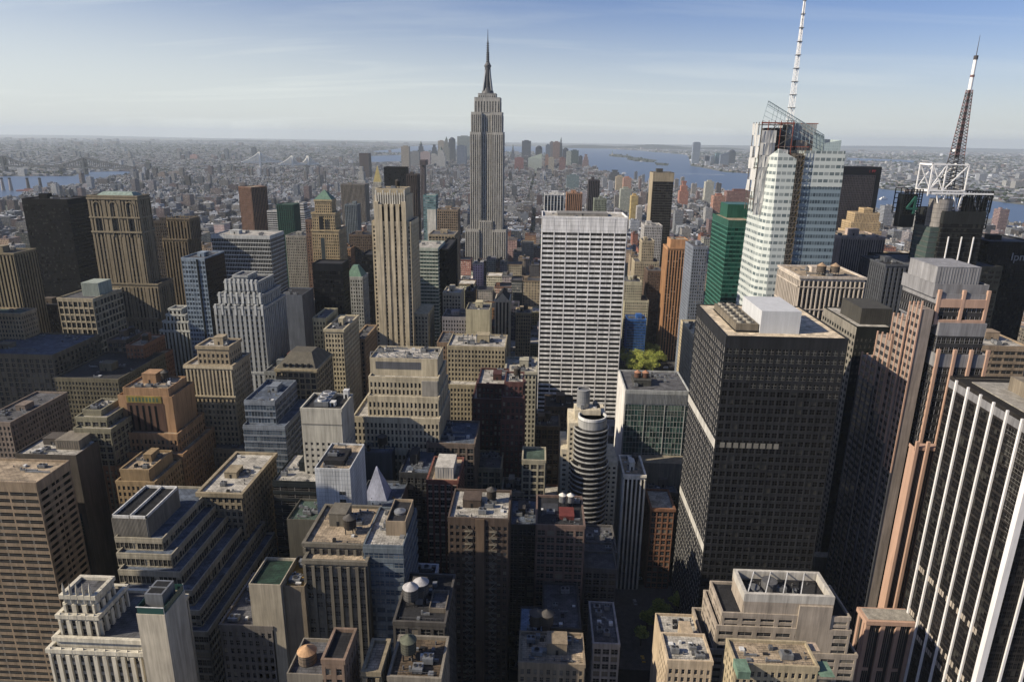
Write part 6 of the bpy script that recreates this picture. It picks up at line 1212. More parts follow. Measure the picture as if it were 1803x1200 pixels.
b.build('pavement', None, 'structure'); mk.build('road_markings', None, 'structure')
wm = bpy.data.materials.new('water'); wm.use_nodes = True; t_ = wm.node_tree; bs = t_.nodes['Principled BSDF']; bs.inputs['Base Color'].default_value = (0.045, 0.08, 0.15, 1); bs.inputs['Roughness'].default_value = .36; bs.inputs['Specular IOR Level'].default_value = .35
g = t_.nodes.new('ShaderNodeNewGeometry'); n1 = t_.nodes.new('ShaderNodeTexNoise'); n1.inputs['Scale'].default_value = .02; n1.inputs['Detail'].default_value = 8; n1.inputs['Roughness'].default_value = .7; t_.links.new(g.outputs['Position'], n1.inputs[0])
bp = t_.nodes.new('ShaderNodeBump'); bp.inputs['Strength'].default_value = .5; bp.inputs['Distance'].default_value = 3; t_.links.new(n1.outputs[0], bp.inputs['Height']); t_.links.new(bp.outputs[0], bs.inputs['Normal'])
for nm, p in zip(('river', 'bay', 'bay', 'harbour', 'bay'), WATERS):
    b = MB(); b.face([(*q, -.2) for q in p], wm); b.build(nm, None, 'structure')
gr = mat((0.10, 0.11, 0.06), .9, 0, .4)
for nm, p in isles.items():
    b = MB(); b.face([(*q, .4) for q in p], gr); b.build(nm, None, 'structure')
# low hills along the horizon
hm = mat((0.05, 0.065, 0.045), .95, 0, .4)
def ridge(xl, xr, Y, hmax, seed):
    rr = random.Random(seed); a, c = gnd(xl, 262)[0]*Y/gnd(xl, 262)[1], gnd(xr, 262)[0]*Y/gnd(xr, 262)[1]; n = 60; b = MB(); pts = []
    for k in range(n+1):
        f = k/n; h = hmax*math.sin(math.pi*f)**.6*(.75+.25*math.sin(f*17+seed)+.06*rr.random()); pts.append((a+(c-a)*f, h))
    for k in range(n):
        (x0, h0), (x1, h1) = pts[k], pts[k+1]
        b.face([(x0, Y, -1), (x1, Y, -1), (x1, Y+900, h1), (x0, Y+900, h0)], hm); b.face([(x0, Y+900, h0), (x1, Y+900, h1), (x1, Y+3500, -1), (x0, Y+3500, -1)], hm)
    b.build('hills', None, 'structure')
ridge(250, 780, 22000, 75, 3); ridge(960, 1340, 19500, 118, 5); ridge(1180, 2300, 33000, 120, 8); ridge(-600, 500, 36000, 60, 9)

# ------------------------------------------------------------------ infill city
PAL = {'tan': (0.34, 0.27, 0.18), 'cream': (0.47, 0.42, 0.32), 'grey': (0.27, 0.27, 0.265), 'dark brown': (0.12, 0.085, 0.065), 'red brick': (0.26, 0.115, 0.08), 'rust brick': (0.33, 0.19, 0.12), 'white': (0.52, 0.51, 0.48), 'slate': (0.14, 0.155, 0.17), 'pinkish': (0.36, 0.27, 0.23), 'charcoal': (0.065, 0.065, 0.07)}
PN = list(PAL); PWT = [16, 13, 15, 8, 10, 8, 7, 7, 6, 6]
rng = random.Random(41)
for h in HEROES:
    lo = h['tb'][0]; hi = h['tb'][-1]; px = []
    for t in h['tb']:
        for yy in (t[2], t[3]):
            for xx in (t[0], t[1]): px.append(proj(xx, yy, t[4])[:2])
    vb = h['vb']; zb = at(proj((lo[0]+lo[1])/2, lo[2], 50)[0], vb, lo[2])[2]
    a = proj(lo[0], lo[2], zb)[0]; c = proj(lo[1], lo[2], zb)[0]; c2 = proj(lo[1], lo[3], zb)[0]; a2 = proj(lo[0], lo[3], zb)[0]
    h['l'], h['r'] = min(a, a2)-1, max(c, c2)+1; h['y'] = lo[2]
    h['cx'] = sum(p[0] for p in px)/len(px); h['cy'] = sum(p[1] for p in px)/len(px)
HEROES.append(dict(ref=None, tb=[], vb=656, l=1094, r=1168, y=700, cx=1130, cy=630, R=None, o=None))
HB = [(t[0], t[1], t[2], t[3], t[4], h) for h in HEROES for t in h['tb']]
def free(x0, x1, y0, y1):
    for (a, c, d, e_, z, h) in HB:
        if x0 < c-.5 and x1 > a+.5 and y0 < e_-.5 and y1 > d+.5: return False
    return True
def zcap(x0, x1, y0, y1):
    z = 1e9; pl = proj(x0, y0, 30)[0]; pr = proj(x1, y0, 30)[0]; pl, pr = min(pl, proj(x0, y1, 30)[0]), max(pr, proj(x1, y1, 30)[0])
    for h in HEROES:
        if h['y'] > y0+2 and pl < h['r']-1 and pr > h['l']+1: z = min(z, at((pl+pr)/2, h['vb'], y1)[2])
    return z
LOTS = []
PARK = (-10, 140, 688, 772)
for i in range(len(AVES)-1):
    for k in range(2, 19):
        ya, yb = 40+k*80.5+9, 40+(k+1)*80.5-9; mid = (ya+yb)/2
        for (y0, y1) in ((ya, mid-.6), (mid+.6, yb)):
            x = AVES[i]+14
            while x < AVES[i+1]-26:
                w = rng.choice((12, 16, 20, 24, 30)); x1 = min(x+w, AVES[i+1]-14)
                if AVES[i+1]-14-x1 < 8: x1 = AVES[i+1]-14
                d0, d1 = y0+rng.choice((0, 0, .6)), y1-rng.choice((0, 0, 3))
                p = proj((x+x1)/2, y0, 20)
                if -80 < p[0] < W_+120 and p[1] < 1300 and not (x < 84 and x1 > 40 and d0 < 351 and d1 > 225) and not (x < PARK[1] and x1 > PARK[0] and d0 < PARK[3] and d1 > PARK[2]):
                    # trim against heroes
                    for shr in (0, 4, 8):
                        if x1-shr-(x+shr) > 6 and free(x+shr, x1-shr, d0, d1):
                            zc_ = zcap(x+shr, x1-shr, d0, d1); h = rng.choice((14, 18, 24, 30, 38, 46, 55, 66)) if d0 < 800 else rng.choice((14, 18, 22, 28, 34, 42, 50, 60))
                            if zc_ > 5: LOTS.append([x+shr+.2, x1-shr-.2, d0, d1, max(5, min(h, zc_-1))])
                            break
                x = x1+.1
# which ones the camera sees: rays against every box
BX = np.array([[t[0], t[1], t[2], t[3], 0, t[4]] for h in HEROES for t in h['tb']]+[[l[0], l[1], l[2], l[3], 0, l[4]] for l in LOTS])
def visible_pts(l, idx):
    pts = [(l[0]+(l[1]-l[0])*u, l[2]+(l[3]-l[2])*v+(-.1 if v == 0 else 0), z) for (u, v, z) in ((.1, 0, l[4]+.2), (.5, 0, l[4]+.2), (.9, 0, l[4]+.2), (.5, .5, l[4]+.3), (.5, 0, l[4]*.8), (.1, .9, l[4]+.3), (.9, .9, l[4]+.3))]
    n = 0; cam_ = np.array([0, 0, CZ])
    for p in pts:
        q = proj(*p)
        if not (0 < q[0] < W_ and 0 < q[1] < H_): continue
        d = np.array(p)-cam_
        with np.errstate(divide='ignore', invalid='ignore'):
            ta = (BX[:, (0, 2, 4)]-cam_)/d; tb_ = (BX[:, (1, 3, 5)]-cam_)/d
        tn = np.minimum(ta, tb_).max(1); tf = np.maximum(ta, tb_).min(1); hit = (tn < tf) & (tn < .9985) & (tf > 0); hit[idx] = False
        if not hit.any(): n += 1
    return n
nh = len(BX)-len(LOTS); rank = []
for i, l in enumerate(LOTS):
    a = proj(l[0], l[2], l[4]); c = proj(l[1], l[3], l[4]); v = visible_pts(l, nh+i)
    if v: rank.append((v*abs(a[0]-c[0])*(abs(a[1]-c[1])+l[4]*800/a[2]*.4), i))
rank.sort(reverse=True)
n_build = sum(1 for h in HEROES)
chosen = [i for _, i in rank[:max(0, 298-n_build)]]
REFS = [h for h in HEROES if h['ref']]
used = set()
FEAT = ['with a flat tar roof', 'with a wooden water tank', 'with rooftop cooling units', 'with a roof bulkhead', 'with a pale flat roof']
for i in chosen:
    x0, x1, y0, y1, z = LOTS[i]; rr = random.Random(i*13+1); cn = rr.choices(PN, PWT)[0]; wall = tuple(c*rr.uniform(.85, 1.12) for c in PAL[cn])
    fi = rr.choice((0, 1, 1, 2, 3, 4)); rf = {0: 'tar', 1: 'grey', 2: 'grey', 3: 'tar', 4: 'pale'}[fi]
    c = proj((x0+x1)/2, (y0+y1)/2, z); size = 'low' if z < 20 else ('mid-rise' if z < 40 else 'tall')
    form = 'building' if x1-x0 > 20 else 'narrow building'
    cand = sorted(REFS, key=lambda h: (h['cx']-c[0])**2+(h['cy']-c[1])**2)
    lab = None
    for h in cand[:8]:
        dx, dy = c[0]-h['cx'], c[1]-h['cy']
        rel = ('left of' if dx < 0 else 'right of') if abs(dx) > abs(dy) else ('behind' if y0 > h['y'] else 'in front of')
        art = '' if h['ref'].startswith('the ') else 'the '
        for f_ in (FEAT[fi], ''):
            L = f"{size} {cn} {form} {f_} {rel} {art}{h['ref']}".replace('  ', ' ')
            if L not in used and len(L.split()) <= 16: lab = L; break
        if lab: break
    if not lab:
        h, h2 = cand[0], cand[1]; lab = f"{size} {cn} {form} between {h['ref']} and {h2['ref']}"; lab = ' '.join(lab.split()[:16])
    used.add(lab)
    kind = rr.choice(('punch', 'punch', 'loft', 'punchw', 'deco'))
    if y0 < 900:
        R, tb, o = tower(None, lab, [(x0, x1, y0, y1, z)], kind, wall, 1200, name='city_building', cat='building', roof=rf, px=False, iw=(y0 < 330), n=2 if fi == 2 else rr.choice((0, 1)), tanks=1 if fi == 1 else 0, bulk=fi in (1, 3), group='city buildings between the towers', sides='N'+('E' if x0 > 0 else 'W'), cornice=rr.choice((0, 0, .4)), seed=i, bw=rr.uniform(2.6, 3.8), fh=rr.uniform(3.3, 3.9))
        HEROES.pop()
    else:
        cx, cy = (x0+x1)/2, (y0+y1)/2; R = root('city_building', lab, 'building', (cx, cy, 0), 'city buildings between the towers'); rc = ROOFS[rf]
        citymesh('wall', [[x0, x1, y0, y1, 0, z, *wall, *rc, rr.uniform(2.6, 4), rr.uniform(3.2, 3.9), rr.uniform(.4, .6), 1]], (cx, cy), R); o = (cx, cy, 0)
        b = MB(o); wmm = mat(PAL[cn])
        for (xa, xb, ya, yb) in ((x0-.2, x1+.2, y0-.2, y0+.3), (x0-.2, x1+.2, y1-.3, y1+.2), (x0-.2, x0+.3, y0+.3, y1-.3), (x1-.3, x1+.2, y0+.3, y1-.3)): b.box(xa, xb, ya, yb, z-.6, z+1, wmm)
        b.build('parapet', R)
        if fi == 1: water_tank(R, o, x0+(x1-x0)*.6, y0+8, z)
        if fi in (1, 2, 3): bulkhead(R, o, x0+2, x0+min(7, (x1-x0)*.5), y0+9, y0+15, z, rr.uniform(3, 5), wmm)
rows = []
def addrow(x0, x1, y0, y1, z, rr, junk_=True, pal=None, base=0.0):
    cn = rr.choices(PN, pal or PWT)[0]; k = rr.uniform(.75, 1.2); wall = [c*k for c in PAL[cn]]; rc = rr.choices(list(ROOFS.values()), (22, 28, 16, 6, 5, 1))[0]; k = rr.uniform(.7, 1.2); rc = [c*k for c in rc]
    gm_ = sum(wall)/3; kf = rr.choice((.5, .7, .85, 1.15)); wall = [(c*.45+gm_*.4+.02)*kf*q_ for c, q_ in zip(wall, (.9, .97, 1.1) if y0 > 1400 else (1, 1, 1))]; gm_ = sum(rc)/3; kf = rr.choice((.5, .75, 1.0, 1.7)); rc = [(c*.4+gm_*.5+.02)*kf*q_ for c, q_ in zip(rc, (.9, .98, 1.1) if y0 > 1400 else (1, 1, 1))]  # farther rows tinted cooler, haze put into wall and roof colours
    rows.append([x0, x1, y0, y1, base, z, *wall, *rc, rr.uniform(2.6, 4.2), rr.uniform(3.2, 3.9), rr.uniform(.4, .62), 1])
    w, d = x1-x0, y1-y0
    if junk_ and w > 8 and d > 10:
        u = rr.uniform(.1, .5); v = rr.uniform(.2, .5); g_ = rr.uniform(.12, .45)
        rows.append([x0+w*u, x0+w*u+min(6, w*.4), y0+d*v, y0+d*v+min(8, d*.4), z, z+rr.uniform(2.5, 5), *wall, *rc, 4, 4, .4, 0])
        rows.append([x0+w*.75, x0+w*.75+2.5, y0+d*.2, y0+d*.2+2.5, z, z+rr.uniform(1.5, 5), g_, g_, g_, g_, g_, g_, 4, 4, .4, 0])
cs = set(chosen)
for i, l in enumerate(LOTS):
    if i not in cs: addrow(*l, random.Random(i))
rr = random.Random(5)
def cell_city(xa, xb, ya, yb, bx, by, lot, hfun, keep=.95, pal=None, street=14, junk_=True, cond=None):
    pts = []
    y = ya
    while y < yb:
        x = xa
        while x < xb:
            for half in (0, 1):
                xx = x+street/2
                while xx < x+bx-street/2-4:
                    w = rr.uniform(*lot); w = min(w, x+bx-street/2-xx)
                    if rr.random() < keep: pts.append((xx, xx+w-.3, y+street/2+half*(by-street)/2, y+street/2+(half+1)*(by-street)/2-rr.choice((.4, 3, 6))))
                    xx += w
            x += bx
        y += by
    P = np.array(pts); cx, cy = (P[:, 0]+P[:, 1])/2, (P[:, 2]+P[:, 3])/2
    d = np.stack([cx, cy, np.full(len(cx), -CZ+20.)], 1); tz = d @ FW; px = W_/2+FOC*(d @ RT)/tz
    ok = (px > -60) & (px < W_+60) & (tz > 0) & dry(cx, cy) & dry(P[:, 0], P[:, 2]) & dry(P[:, 1], P[:, 3])
    if cond is not None: ok &= cond(cx, cy)
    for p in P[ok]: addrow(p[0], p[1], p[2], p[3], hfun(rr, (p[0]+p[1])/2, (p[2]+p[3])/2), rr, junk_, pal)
farb = [(t[0], t[1], t[2], t[3]) for h in HEROES for t in h['tb'] if t[2] > 1480]
west_pal = [14, 14, 16, 9, 10, 9, 10, 7, 7, 4]
def h_mid(r, x, y):
    b_ = r.choice((16, 20, 26, 32, 40, 48)); b_ = 90 if r.random() < .012 else b_
    return b_*r.uniform(.85, 1.15)
def h_vil(r, x, y): return (60 if r.random() < .008 else (r.choice((10, 13, 15, 18, 22)) if y < 3200 else r.choice((9, 11, 13, 15, 18))))*r.uniform(.85, 1.15)
def h_dt(r, x, y):
    c_ = max(0, 1-abs(y-6100)/1100)*max(0, 1-abs(x+150)/1000); return r.uniform(18, 40)+c_*r.uniform(0, 95)
mhe = lambda x, y: x > np.interp(y, [0, 2900, 3500, 4300, 5200, 6900], [-2400, -2400, -2550, -2450, -1500, -300])
cell_city(-2400, 1700, 1489, 2400, 170, 80.5, (14, 30), h_mid, .97, pal=west_pal, cond=lambda x, y: (x > -1500) & (x < 1650))
cell_city(-2600, 1700, 2400, 4600, 170, 64, (9, 24), h_vil, .96, pal=west_pal, cond=lambda x, y: mhe(x, y))
cell_city(-2200, 1000, 4600, 6900, 120, 75, (22, 40), h_dt, .9, cond=lambda x, y: mhe(x, y))
# riverside housing estates left
for k in range(46):
    y = rr.uniform(2100, 3500); x = rr.uniform(-2350, -1300)
    if dry(np.array([x]), np.array([y]))[0]: w = rr.uniform(20, 50); addrow(x, x+w, y, y+18, rr.uniform(30, 50), rr, True, [2, 1, 2, 5, 9, 6, 0, 1, 4, 1])
# boroughs beyond the rivers
brk = lambda x, y: ~mhe(x, y) | (y > 7000)
h_low = lambda r, x, y: (r.uniform(25, 60) if r.random() < .008 else r.choice((5, 7, 8, 10, 12)))
cell_city(-9500, 1000, 2600, 7600, 230, 80, (18, 44), h_low, .75, street=20, junk_=False, cond=lambda x, y: ~mhe(x, y) & (x < 300) & (x > -.95*y-400) & ~((y > 4950) & (y < 5500) & (x > -2500) & (x < -1400)))
cell_city(-13500, 1500, 7600, 12500, 260, 120, (34, 70), h_low, .7, street=30, junk_=False, cond=lambda x, y: (x < 250) & (x > -.95*y-400))
cell_city(-24000, -500, 12500, 23000, 500, 260, (60, 150), lambda r, x, y: (r.uniform(40, 90) if r.random() < .015 else r.choice((7, 9, 12, 18))), .5, street=60, junk_=False, cond=lambda x, y: (x < -.03*y) & (x > -.95*y-400))
jp = [8, 16, 18, 2, 8, 6, 26, 4, 8, 2]
cell_city(1650, 6800, 3200, 8500, 260, 120, (26, 60), lambda r, x, y: (r.uniform(28, 60) if r.random() < .02 else r.choice((7, 9, 11, 14))), .7, pal=jp, street=26, junk_=False)
cell_city(1500, 18000, 8500, 22000, 500, 320, (70, 200), lambda r, x, y: (r.uniform(30, 60) if r.random() < .01 else r.choice((7, 9, 12, 16))), .5, pal=jp, street=60, junk_=False)
ROWS = np.array(rows)
if farb:
    FB = np.array(farb); ok = np.ones(len(ROWS), bool)
    for f in FB: ok &= ~((ROWS[:, 0] < f[1]+3) & (ROWS[:, 1] > f[0]-3) & (ROWS[:, 2] < f[3]+3) & (ROWS[:, 3] > f[2]-8))
    ROWS = ROWS[ok]
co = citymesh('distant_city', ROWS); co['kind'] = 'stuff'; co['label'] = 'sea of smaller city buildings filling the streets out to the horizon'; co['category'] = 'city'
print('heroes', len(HEROES), 'lots', len(LOTS), 'visible', len(rank), 'chosen', len(chosen), 'rows', len(ROWS))
# scattered greenery between the roofs and in the outer boroughs
def clumps(name, pts, mt, rs, label):
    r2 = random.Random(9); b = MB()
    V, F = [], []
    for (x, y, z0, r) in pts:
        n = len(V); h = r*1.1
        ring = [(x+r*math.cos(a)*r2.uniform(.7, 1.2), y+r*math.sin(a)*r2.uniform(.7, 1.2), z0+h*r2.uniform(.3, .6)) for a in (0, 1.05, 2.1, 3.14, 4.2, 5.25)]
        V += ring+[(x, y, z0+h*r2.uniform(.9, 1.2)), (x, y, z0-.5)]
        for k in range(6): F.append((n+k, n+(k+1) % 6, n+6)); F.append((n+(k+1) % 6, n+k, n+7))
    me = bpy.data.meshes.new(name); me.from_pydata(V, [], F); me.materials.append(mt); o_ = bpy.data.objects.new(name, me); COL.objects.link(o_); o_['kind'] = 'stuff'; o_['label'] = label; o_['category'] = 'trees'
pts = []
r2 = random.Random(77)
while len(pts) < 7000:
    y = r2.uniform(1500, 16000) if r2.random() < .8 else r2.uniform(1500, 5000); x = r2.uniform(-.85*y, .75*y)
    if dry(np.array([x]), np.array([y]))[0] and not any(f[0]-5 < x < f[1]+5 and f[2]-5 < y < f[3]+5 for f in farb): pts.append((x, y, 0 if y > 4500 else 6, r2.uniform(5, 9)*(1+y/6000)))
clumps('distant_trees', pts, mat((0.05, 0.075, 0.03), .95, 0, .4), 0, 'scattered dark green street trees among the distant rooftops')

# ------------------------------------------------------------------ park trees, street trees
LEAF = [mat(c, .8, 0, .3) for c in ((0.40, 0.44, 0.09), (0.50, 0.50, 0.12), (0.26, 0.33, 0.06))]; BARK = mat((0.07, 0.055, 0.04))
def tree(label, x, y, h, r, z0=0, seed=0, group=None, name='park_tree'):
    rt = random.Random(seed); R = root(name, label, 'tree', (x, y, z0), group); b = MB()
    b.cyl(0, 0, .35, 0, h*.45, BARK, 8, .22)
    lobes = []
    for k in range(9):
        a = rt.uniform(0, 6.28); rr_ = rt.uniform(.25, .68)*r; z = h*rt.uniform(.5, .85); p = (rr_*math.cos(a), rr_*math.sin(a), z); b.bar((0, 0, h*.35), p, .22, BARK); lobes.append((p, r*rt.uniform(.35, .55)))
    lobes.append(((0, 0, h*.85), r*.5)); b.build('trunk', R); c = MB()
    for (p, s) in lobes:
        for k in range(150):
            d = Vector((rt.gauss(0, 1), rt.gauss(0, 1), rt.gauss(0, 1))).normalized()*s*rt.uniform(.45, 1.05); d.z *= .8; q = Vector(p)+d; u = Vector((rt.uniform(-1, 1), rt.uniform(-1, 1), rt.uniform(-.5, .5))).normalized()*rt.uniform(.35, .7); v = Vector((rt.uniform(-1, 1), rt.uniform(-1, 1), rt.uniform(-.6, .6))).normalized()*rt.uniform(.3, .6)
            c.face([q-u, q-v, q+u, q+v], LEAF[rt.choice((0, 0, 1, 2))])
    c.build('crown', R); return R
spots = []
for i, (px_, py_) in enumerate(((1102, 640), (1118, 636), (1134, 640), (1150, 642), (1104, 622), (1120, 618), (1136, 622), (1152, 628), (1110, 652), (1128, 654), (1146, 652), (1098, 630), (1160, 640), (1108, 612), (1126, 610), (1142, 634), (1126, 645))):
    X_, Y_ = gnd(px_, py_+9); spots.append((X_, Y_))
word = ['front', 'second', 'third', 'fourth']
spots_l = ['far left', 'left middle', 'right middle', 'far right', 'back left', 'back centre left', 'back centre right', 'back right', 'front left', 'front centre', 'front right', 'leftmost edge', 'rightmost edge', 'rear left corner', 'rear centre', 'very middle', 'front middle']
for i, (X_, Y_) in enumerate(spots): tree(f'yellow-green park tree in the {spots_l[i]} of the sunlit clump', X_, Y_, 19+(i*7 % 5), 8.5+(i*3 % 4)*.6, 0, i, 'sunlit park trees')
X_, Y_ = gnd(1160, 1100); tree('sunlit yellow-green street tree in the dark avenue below black slab', X_, Y_, 17, 6, 0, 50, None, 'street_tree')
for i, (q, lab) in enumerate((((1138, 1108), 'shaded street tree left of the sunlit one'), ((1128, 1135), 'dark street tree nearest bottom in the avenue'), ((1190, 1075), 'dark street tree at foot of black slab'))):
    X_, Y_ = gnd(*q); tree(lab, X_, Y_, 12, 4.5, 0, 60+i, None, 'street_tree')
b = MB(); b.box(-10, 135, 690, 771, -.15, -.1, mat((0.06, 0.09, 0.025))); b.build('lawn', None, 'structure')

# ------------------------------------------------------------------ cars in the streets
tyre, rim, glassm = mat((0.02, 0.02, 0.02)), METAL, plainglass((0.01, 0.012, 0.015))
def car(label, x, y, rz, col, kind='car'):
    R = root('parked_car' if kind != 'van' else 'delivery_van', label, 'car' if kind != 'van' else 'van', (x, y, -.3), 'vehicles in the streets', rz); pm = mat(col, .35, 0, .05); b = MB()
    if kind == 'van':
        b.box(-1.0, 1.0, -2.8, 2.8, .45, 1.2, pm); b.box(-.98, .98, -2.75, 1.4, 1.2, 2.5, pm); b.prism([(-.98, 1.4), (.98, 1.4), (.98, 2.6), (-.98, 2.6)], 1.2, 2.4, pm, [(-.9, 1.4), (.9, 1.4), (.9, 1.8), (-.9, 1.8)])
    else:
        b.prism([(-.9, -2.3), (.9, -2.3), (.9, 2.3), (-.9, 2.3)], .35, .95, pm, [(-.86, -2.2), (.86, -2.2), (.86, 2.2), (-.86, 2.2)])
    b.build('body', R)
    c = MB()
    if kind != 'van': c.prism([(-.82, -1.7), (.82, -1.7), (.82, 1.2), (-.82, 1.2)], .95, 1.42, glassm, [(-.66, -1.1), (.66, -1.1), (.66, .5), (-.66, .5)], pm); c.build('cabin', R)
    for sx in (-1, 1):
        for sy in (-1.4, 1.45):
            w = MB(); n = 12; r = .34
            for k in range(n):
                a0, a1 = 6.283*k/n, 6.283*(k+1)/n; xa, xb = sx*.72, sx*.93
                w.face([(xa, sy+r*math.cos(a0), .34+r*math.sin(a0)), (xb, sy+r*math.cos(a0), .34+r*math.sin(a0)), (xb, sy+r*math.cos(a1), .34+r*math.sin(a1)), (xa, sy+r*math.cos(a1), .34+r*math.sin(a1))], tyre)
            w.face([(sx*.93, sy+r*math.cos(6.283*k/n), .34+r*math.sin(6.283*k/n)) for k in range(n)], tyre); w.build('wheel', R)
for i, (px_, py_, rz, col, kd, lab) in enumerate(((1108, 1016, 90, (0.6, 0.4, 0.03), 'car', 'yellow taxi at left of the sunlit cross street'), (1124, 1018, 90, (0.5, 0.5, 0.5), 'car', 'silver car second along the sunlit cross street'), (1141, 1019, 90, (0.6, 0.6, 0.6), 'van', 'white van on the sunlit cross street'),
    (1158, 1021, 90, (0.05, 0.05, 0.06), 'car', 'black car on the sunlit cross street by the white van'), (1172, 1022, 90, (0.3, 0.04, 0.03), 'car', 'red car at right of the sunlit cross street'), (1118, 1060, 4, (0.4, 0.4, 0.42), 'car', 'grey car in the shaded avenue gap'),
    (1132, 1160, 4, (0.6, 0.4, 0.03), 'car', 'yellow taxi in the dark avenue near bottom'), (1150, 1180, 4, (0.08, 0.08, 0.1), 'car', 'dark car near the bottom of the avenue'), (1545, 1192, 80, (0.65, 0.65, 0.65), 'van', 'white van beside the pink granite entrance wing'),
    (1522, 1186, 10, (0.35, 0.05, 0.04), 'car', 'dark red car by the entrance wing'), (1562, 1184, 80, (0.3, 0.3, 0.32), 'car', 'grey car by the entrance wing'), (1575, 1178, 80, (0.6, 0.6, 0.6), 'car', 'white car by the entrance wing'), (1590, 1174, 80, (0.12, 0.1, 0.09), 'car', 'brown car under the white-finned tower'),
    (1086, 655, 90, (0.6, 0.4, 0.03), 'car', 'yellow taxi at the park corner'), (1172, 648, 90, (0.6, 0.6, 0.6), 'van', 'white van right of the park trees'))):
    X_, Y_ = gnd(px_, py_); car(lab, X_, Y_, math.radians(rz), col, kd)

# ------------------------------------------------------------------ power-station stacks, bridges, boats, statue
for i, (px_, lab) in enumerate(((2, 'leftmost pale smokestack cut by picture edge'), (16, 'second pale smokestack beside the river'), (47, 'dark smokestack left of the pair on the power house'), (69, 'dark smokestack right of the pair on the power house'))):
    Y_ = 3030; zt = at(px_, 313, Y_)[2]; X_ = fx(px_, Y_, zt); R = root('smokestack', lab, 'smokestack', (X_, Y_, 0), 'power station smokestacks'); cm = mat((0.36, 0.33, 0.32) if i < 2 else (0.14, 0.13, 0.13))
    b = MB(); b.cyl(0, 0, 7.5, 0, zt, cm, 16, 5); b.build('shaft', R); b = MB(); b.cyl(0, 0, 5.6, zt-6, zt, TAR, 16, 5.4); b.build('rim_band', R)
def bridge(label, A, Bp, towers, ht, deckz, mt, name='suspension_bridge'):
    A, Bp = Vector((*A, 0)), Vector((*Bp, 0)); R = root(name, label, 'bridge', tuple(A)); o_ = tuple(A); L = (Bp-A)
    P = lambda f, z: A+L*f+Vector((0, 0, z)); b = MB(o_); n = L.normalized().cross(Vector((0, 0, 1)))*10
    for sgn in (-1, 1): b.bar(P(0, deckz)+n*sgn, P(1, deckz)+n*sgn, 7, mt)
    b.face([P(0, deckz+1)-n, P(0, deckz+1)+n, P(1, deckz+1)+n, P(1, deckz+1)-n], mt); b.build('deck', R)
    for f in towers:
        b = MB(o_)
        for sgn in (-1, 1): b.bar(P(f, 0)+n*sgn, P(f, ht)+n*sgn, 12, mt)
        for z in (ht-4, deckz+8, ht*.7): b.bar(P(f, z)-n, P(f, z)+n, 6, mt)
        b.build('bridge_tower', R)
    b = MB(o_); ks = [0.0]+list(towers)+[1.0]
    for i in range(len(ks)-1):
        f0, f1 = ks[i], ks[i+1]; h0 = ht if i else deckz; h1 = ht if i < len(ks)-2 else deckz; prev = None
        for k in range(17):
            u = k/16; zz = h0+(h1-h0)*u-4*u*(1-u)*(ht-deckz-6)*(1 if 0 < i < len(ks)-2 else .15); p = P(f0+(f1-f0)*u, zz)
            for sgn in (-1, 1):
                if prev: b.bar(prev+n*sgn, p+n*sgn, 5.5, mt)
                b.bar(p+n*sgn, P(f0+(f1-f0)*u, deckz)+n*sgn, 3.0, mt)
            prev = p
    b.build('cable', R)
ga = lambda px_, Y_: (fx(px_, Y_, 40), Y_)
bridge('dark steel suspension bridge over the river at far left', ga(-60, 4350), ga(262, 4250), (.22, .66), 102, 42, mat((0.10, 0.11, 0.12)))
bridge('pale suspension bridge with twin towers, left of centre distance', ga(425, 5200), ga(497, 5350), (.45,), 126, 54, mat((0.9, 0.88, 0.78), .7, 0, .05))
bridge('pale stone-towered suspension bridge right of the first pale bridge', ga(490, 5050), ga(562, 5200), (.34, .73), 108, 48, mat((0.85, 0.82, 0.72), .7, 0, .05))
foam = mat((0.7, 0.72, 0.72), .8)
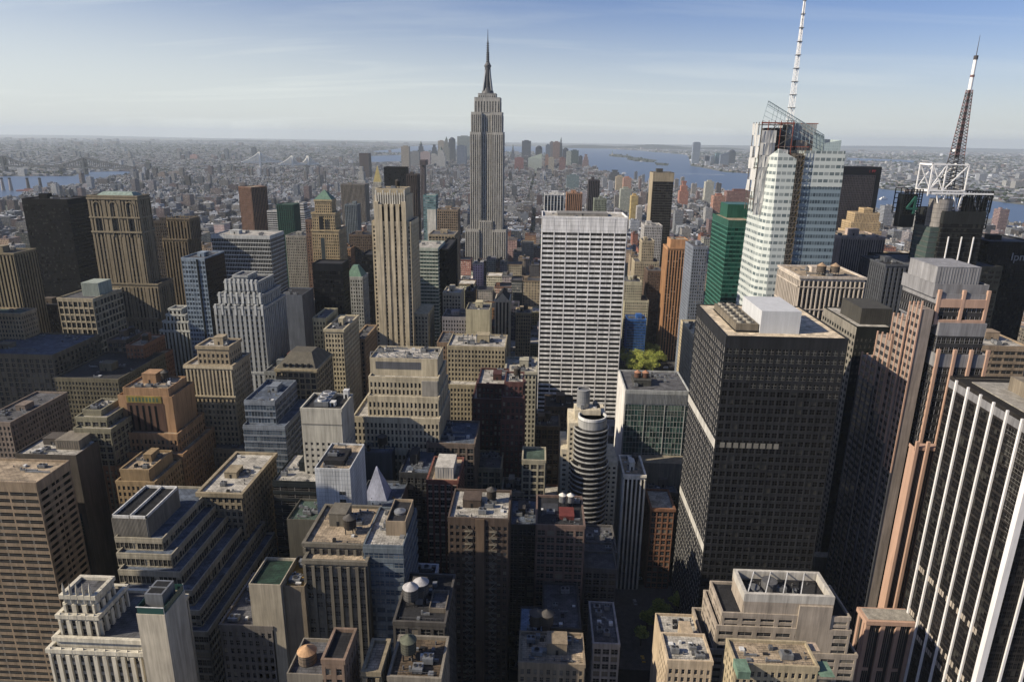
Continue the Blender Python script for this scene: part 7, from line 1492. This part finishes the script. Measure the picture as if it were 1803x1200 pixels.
for i, (px_, py_, L, lab) in enumerate(((1100, 324, 150, 'white ferry with a long wake in the harbour'), (1161, 323, 240, 'fast boat drawing a wake toward the dark tower'), (1556, 351, 90, 'white boat on the river right of unfinished skyscraper'), (1130, 285, 80, 'small boat near the low islands'))):
    X_, Y_ = gnd(px_, py_-18 if i < 2 else py_); R = root('ferry_boat', lab, 'boat', (X_, Y_, -.2), 'boats on the water', math.radians((-80, 80, -70, -80)[i])); b = MB(); b.prism([(-6, -22), (6, -22), (7, 10), (0, 24), (-7, 10)], 0, 5, foam); b.build('hull', R); b = MB(); b.box(-4.5, 4.5, -16, 8, 5, 10, foam); b.box(-3, 3, -4, 6, 10, 13, WHITE); b.build('cabin', R)
    wv = MB(); a_ = math.radians((-80, 80, -70, -80)[i]); c_, s_ = math.cos(a_), math.sin(a_); rot = lambda x, y: (X_+x*c_-y*s_, Y_+x*s_+y*c_, -.1)
    wv.face([rot(-3, -20), rot(3, -20), rot(14, -20-L*2), rot(-14, -20-L*2)], foam); wv.build('wake', None, 'structure')
X_, Y_ = gnd(1078, 274); R = root('statue', 'tiny statue on pedestal on the low harbour island', 'statue', (X_, Y_, .4)); b = MB(); b.box(-18, 18, -18, 18, 0, 18, mat((0.4, 0.36, 0.3))); b.prism([(-9, -9), (9, -9), (9, 9), (-9, 9)], 18, 47, mat((0.4, 0.36, 0.3)), [(-6, -6), (6, -6), (6, 6), (-6, 6)]); b.build('pedestal', R)
b = MB(); cg = mat((0.18, 0.32, 0.27)); b.cyl(0, 0, 5.5, 47, 78, cg, 10, 3.2); b.cyl(0, 0, 1.8, 78, 84, cg, 10, 1.5); b.bar((2.5, 0, 76), (4.5, 0, 92), 1.6, cg); b.build('figure', R)

tower('the narrow slab outside the frame', 'narrow grey office slab east of the avenue, outside the view', [(-262, -228, 172, 203, 212)], 'punch', (0.3, 0.29, 0.28), px=False, n=0, bulk=False, sides='N', iw=False)  # unseen slab added to throw shade over the bottom-centre lofts
tower('the broad slab outside the frame', 'broad concrete slab tower over the avenue, outside the view', [(-520, -440, 395, 470, 215)], 'punch', (0.35, 0.33, 0.3), px=False, n=0, bulk=False, sides='N', iw=False)  # added out of view so its shadow darkens the far-left stone block
# ------------------------------------------------------------------ the air between here and the horizon
b = MB(); hz = bpy.data.materials.new('haze'); hz.use_nodes = True; t_ = hz.node_tree; t_.nodes.clear(); ou = t_.nodes.new('ShaderNodeOutputMaterial'); pv_ = t_.nodes.new('ShaderNodeVolumePrincipled')
pv_.inputs['Color'].default_value = (0.80, 0.91, 1.0, 1); pv_.inputs['Density'].default_value = 3.5e-5; pv_.inputs['Anisotropy'].default_value = 0.1; t_.links.new(pv_.outputs[0], ou.inputs['Volume'])
b.box(-43000, 43000, -3500, 41000, -2.5, 478, hz); ho = b.build('haze', None, 'stuff'); ho['label'] = 'pale blue air over the whole city'; ho['category'] = 'haze'
hz.cycles.homogeneous_volume = True
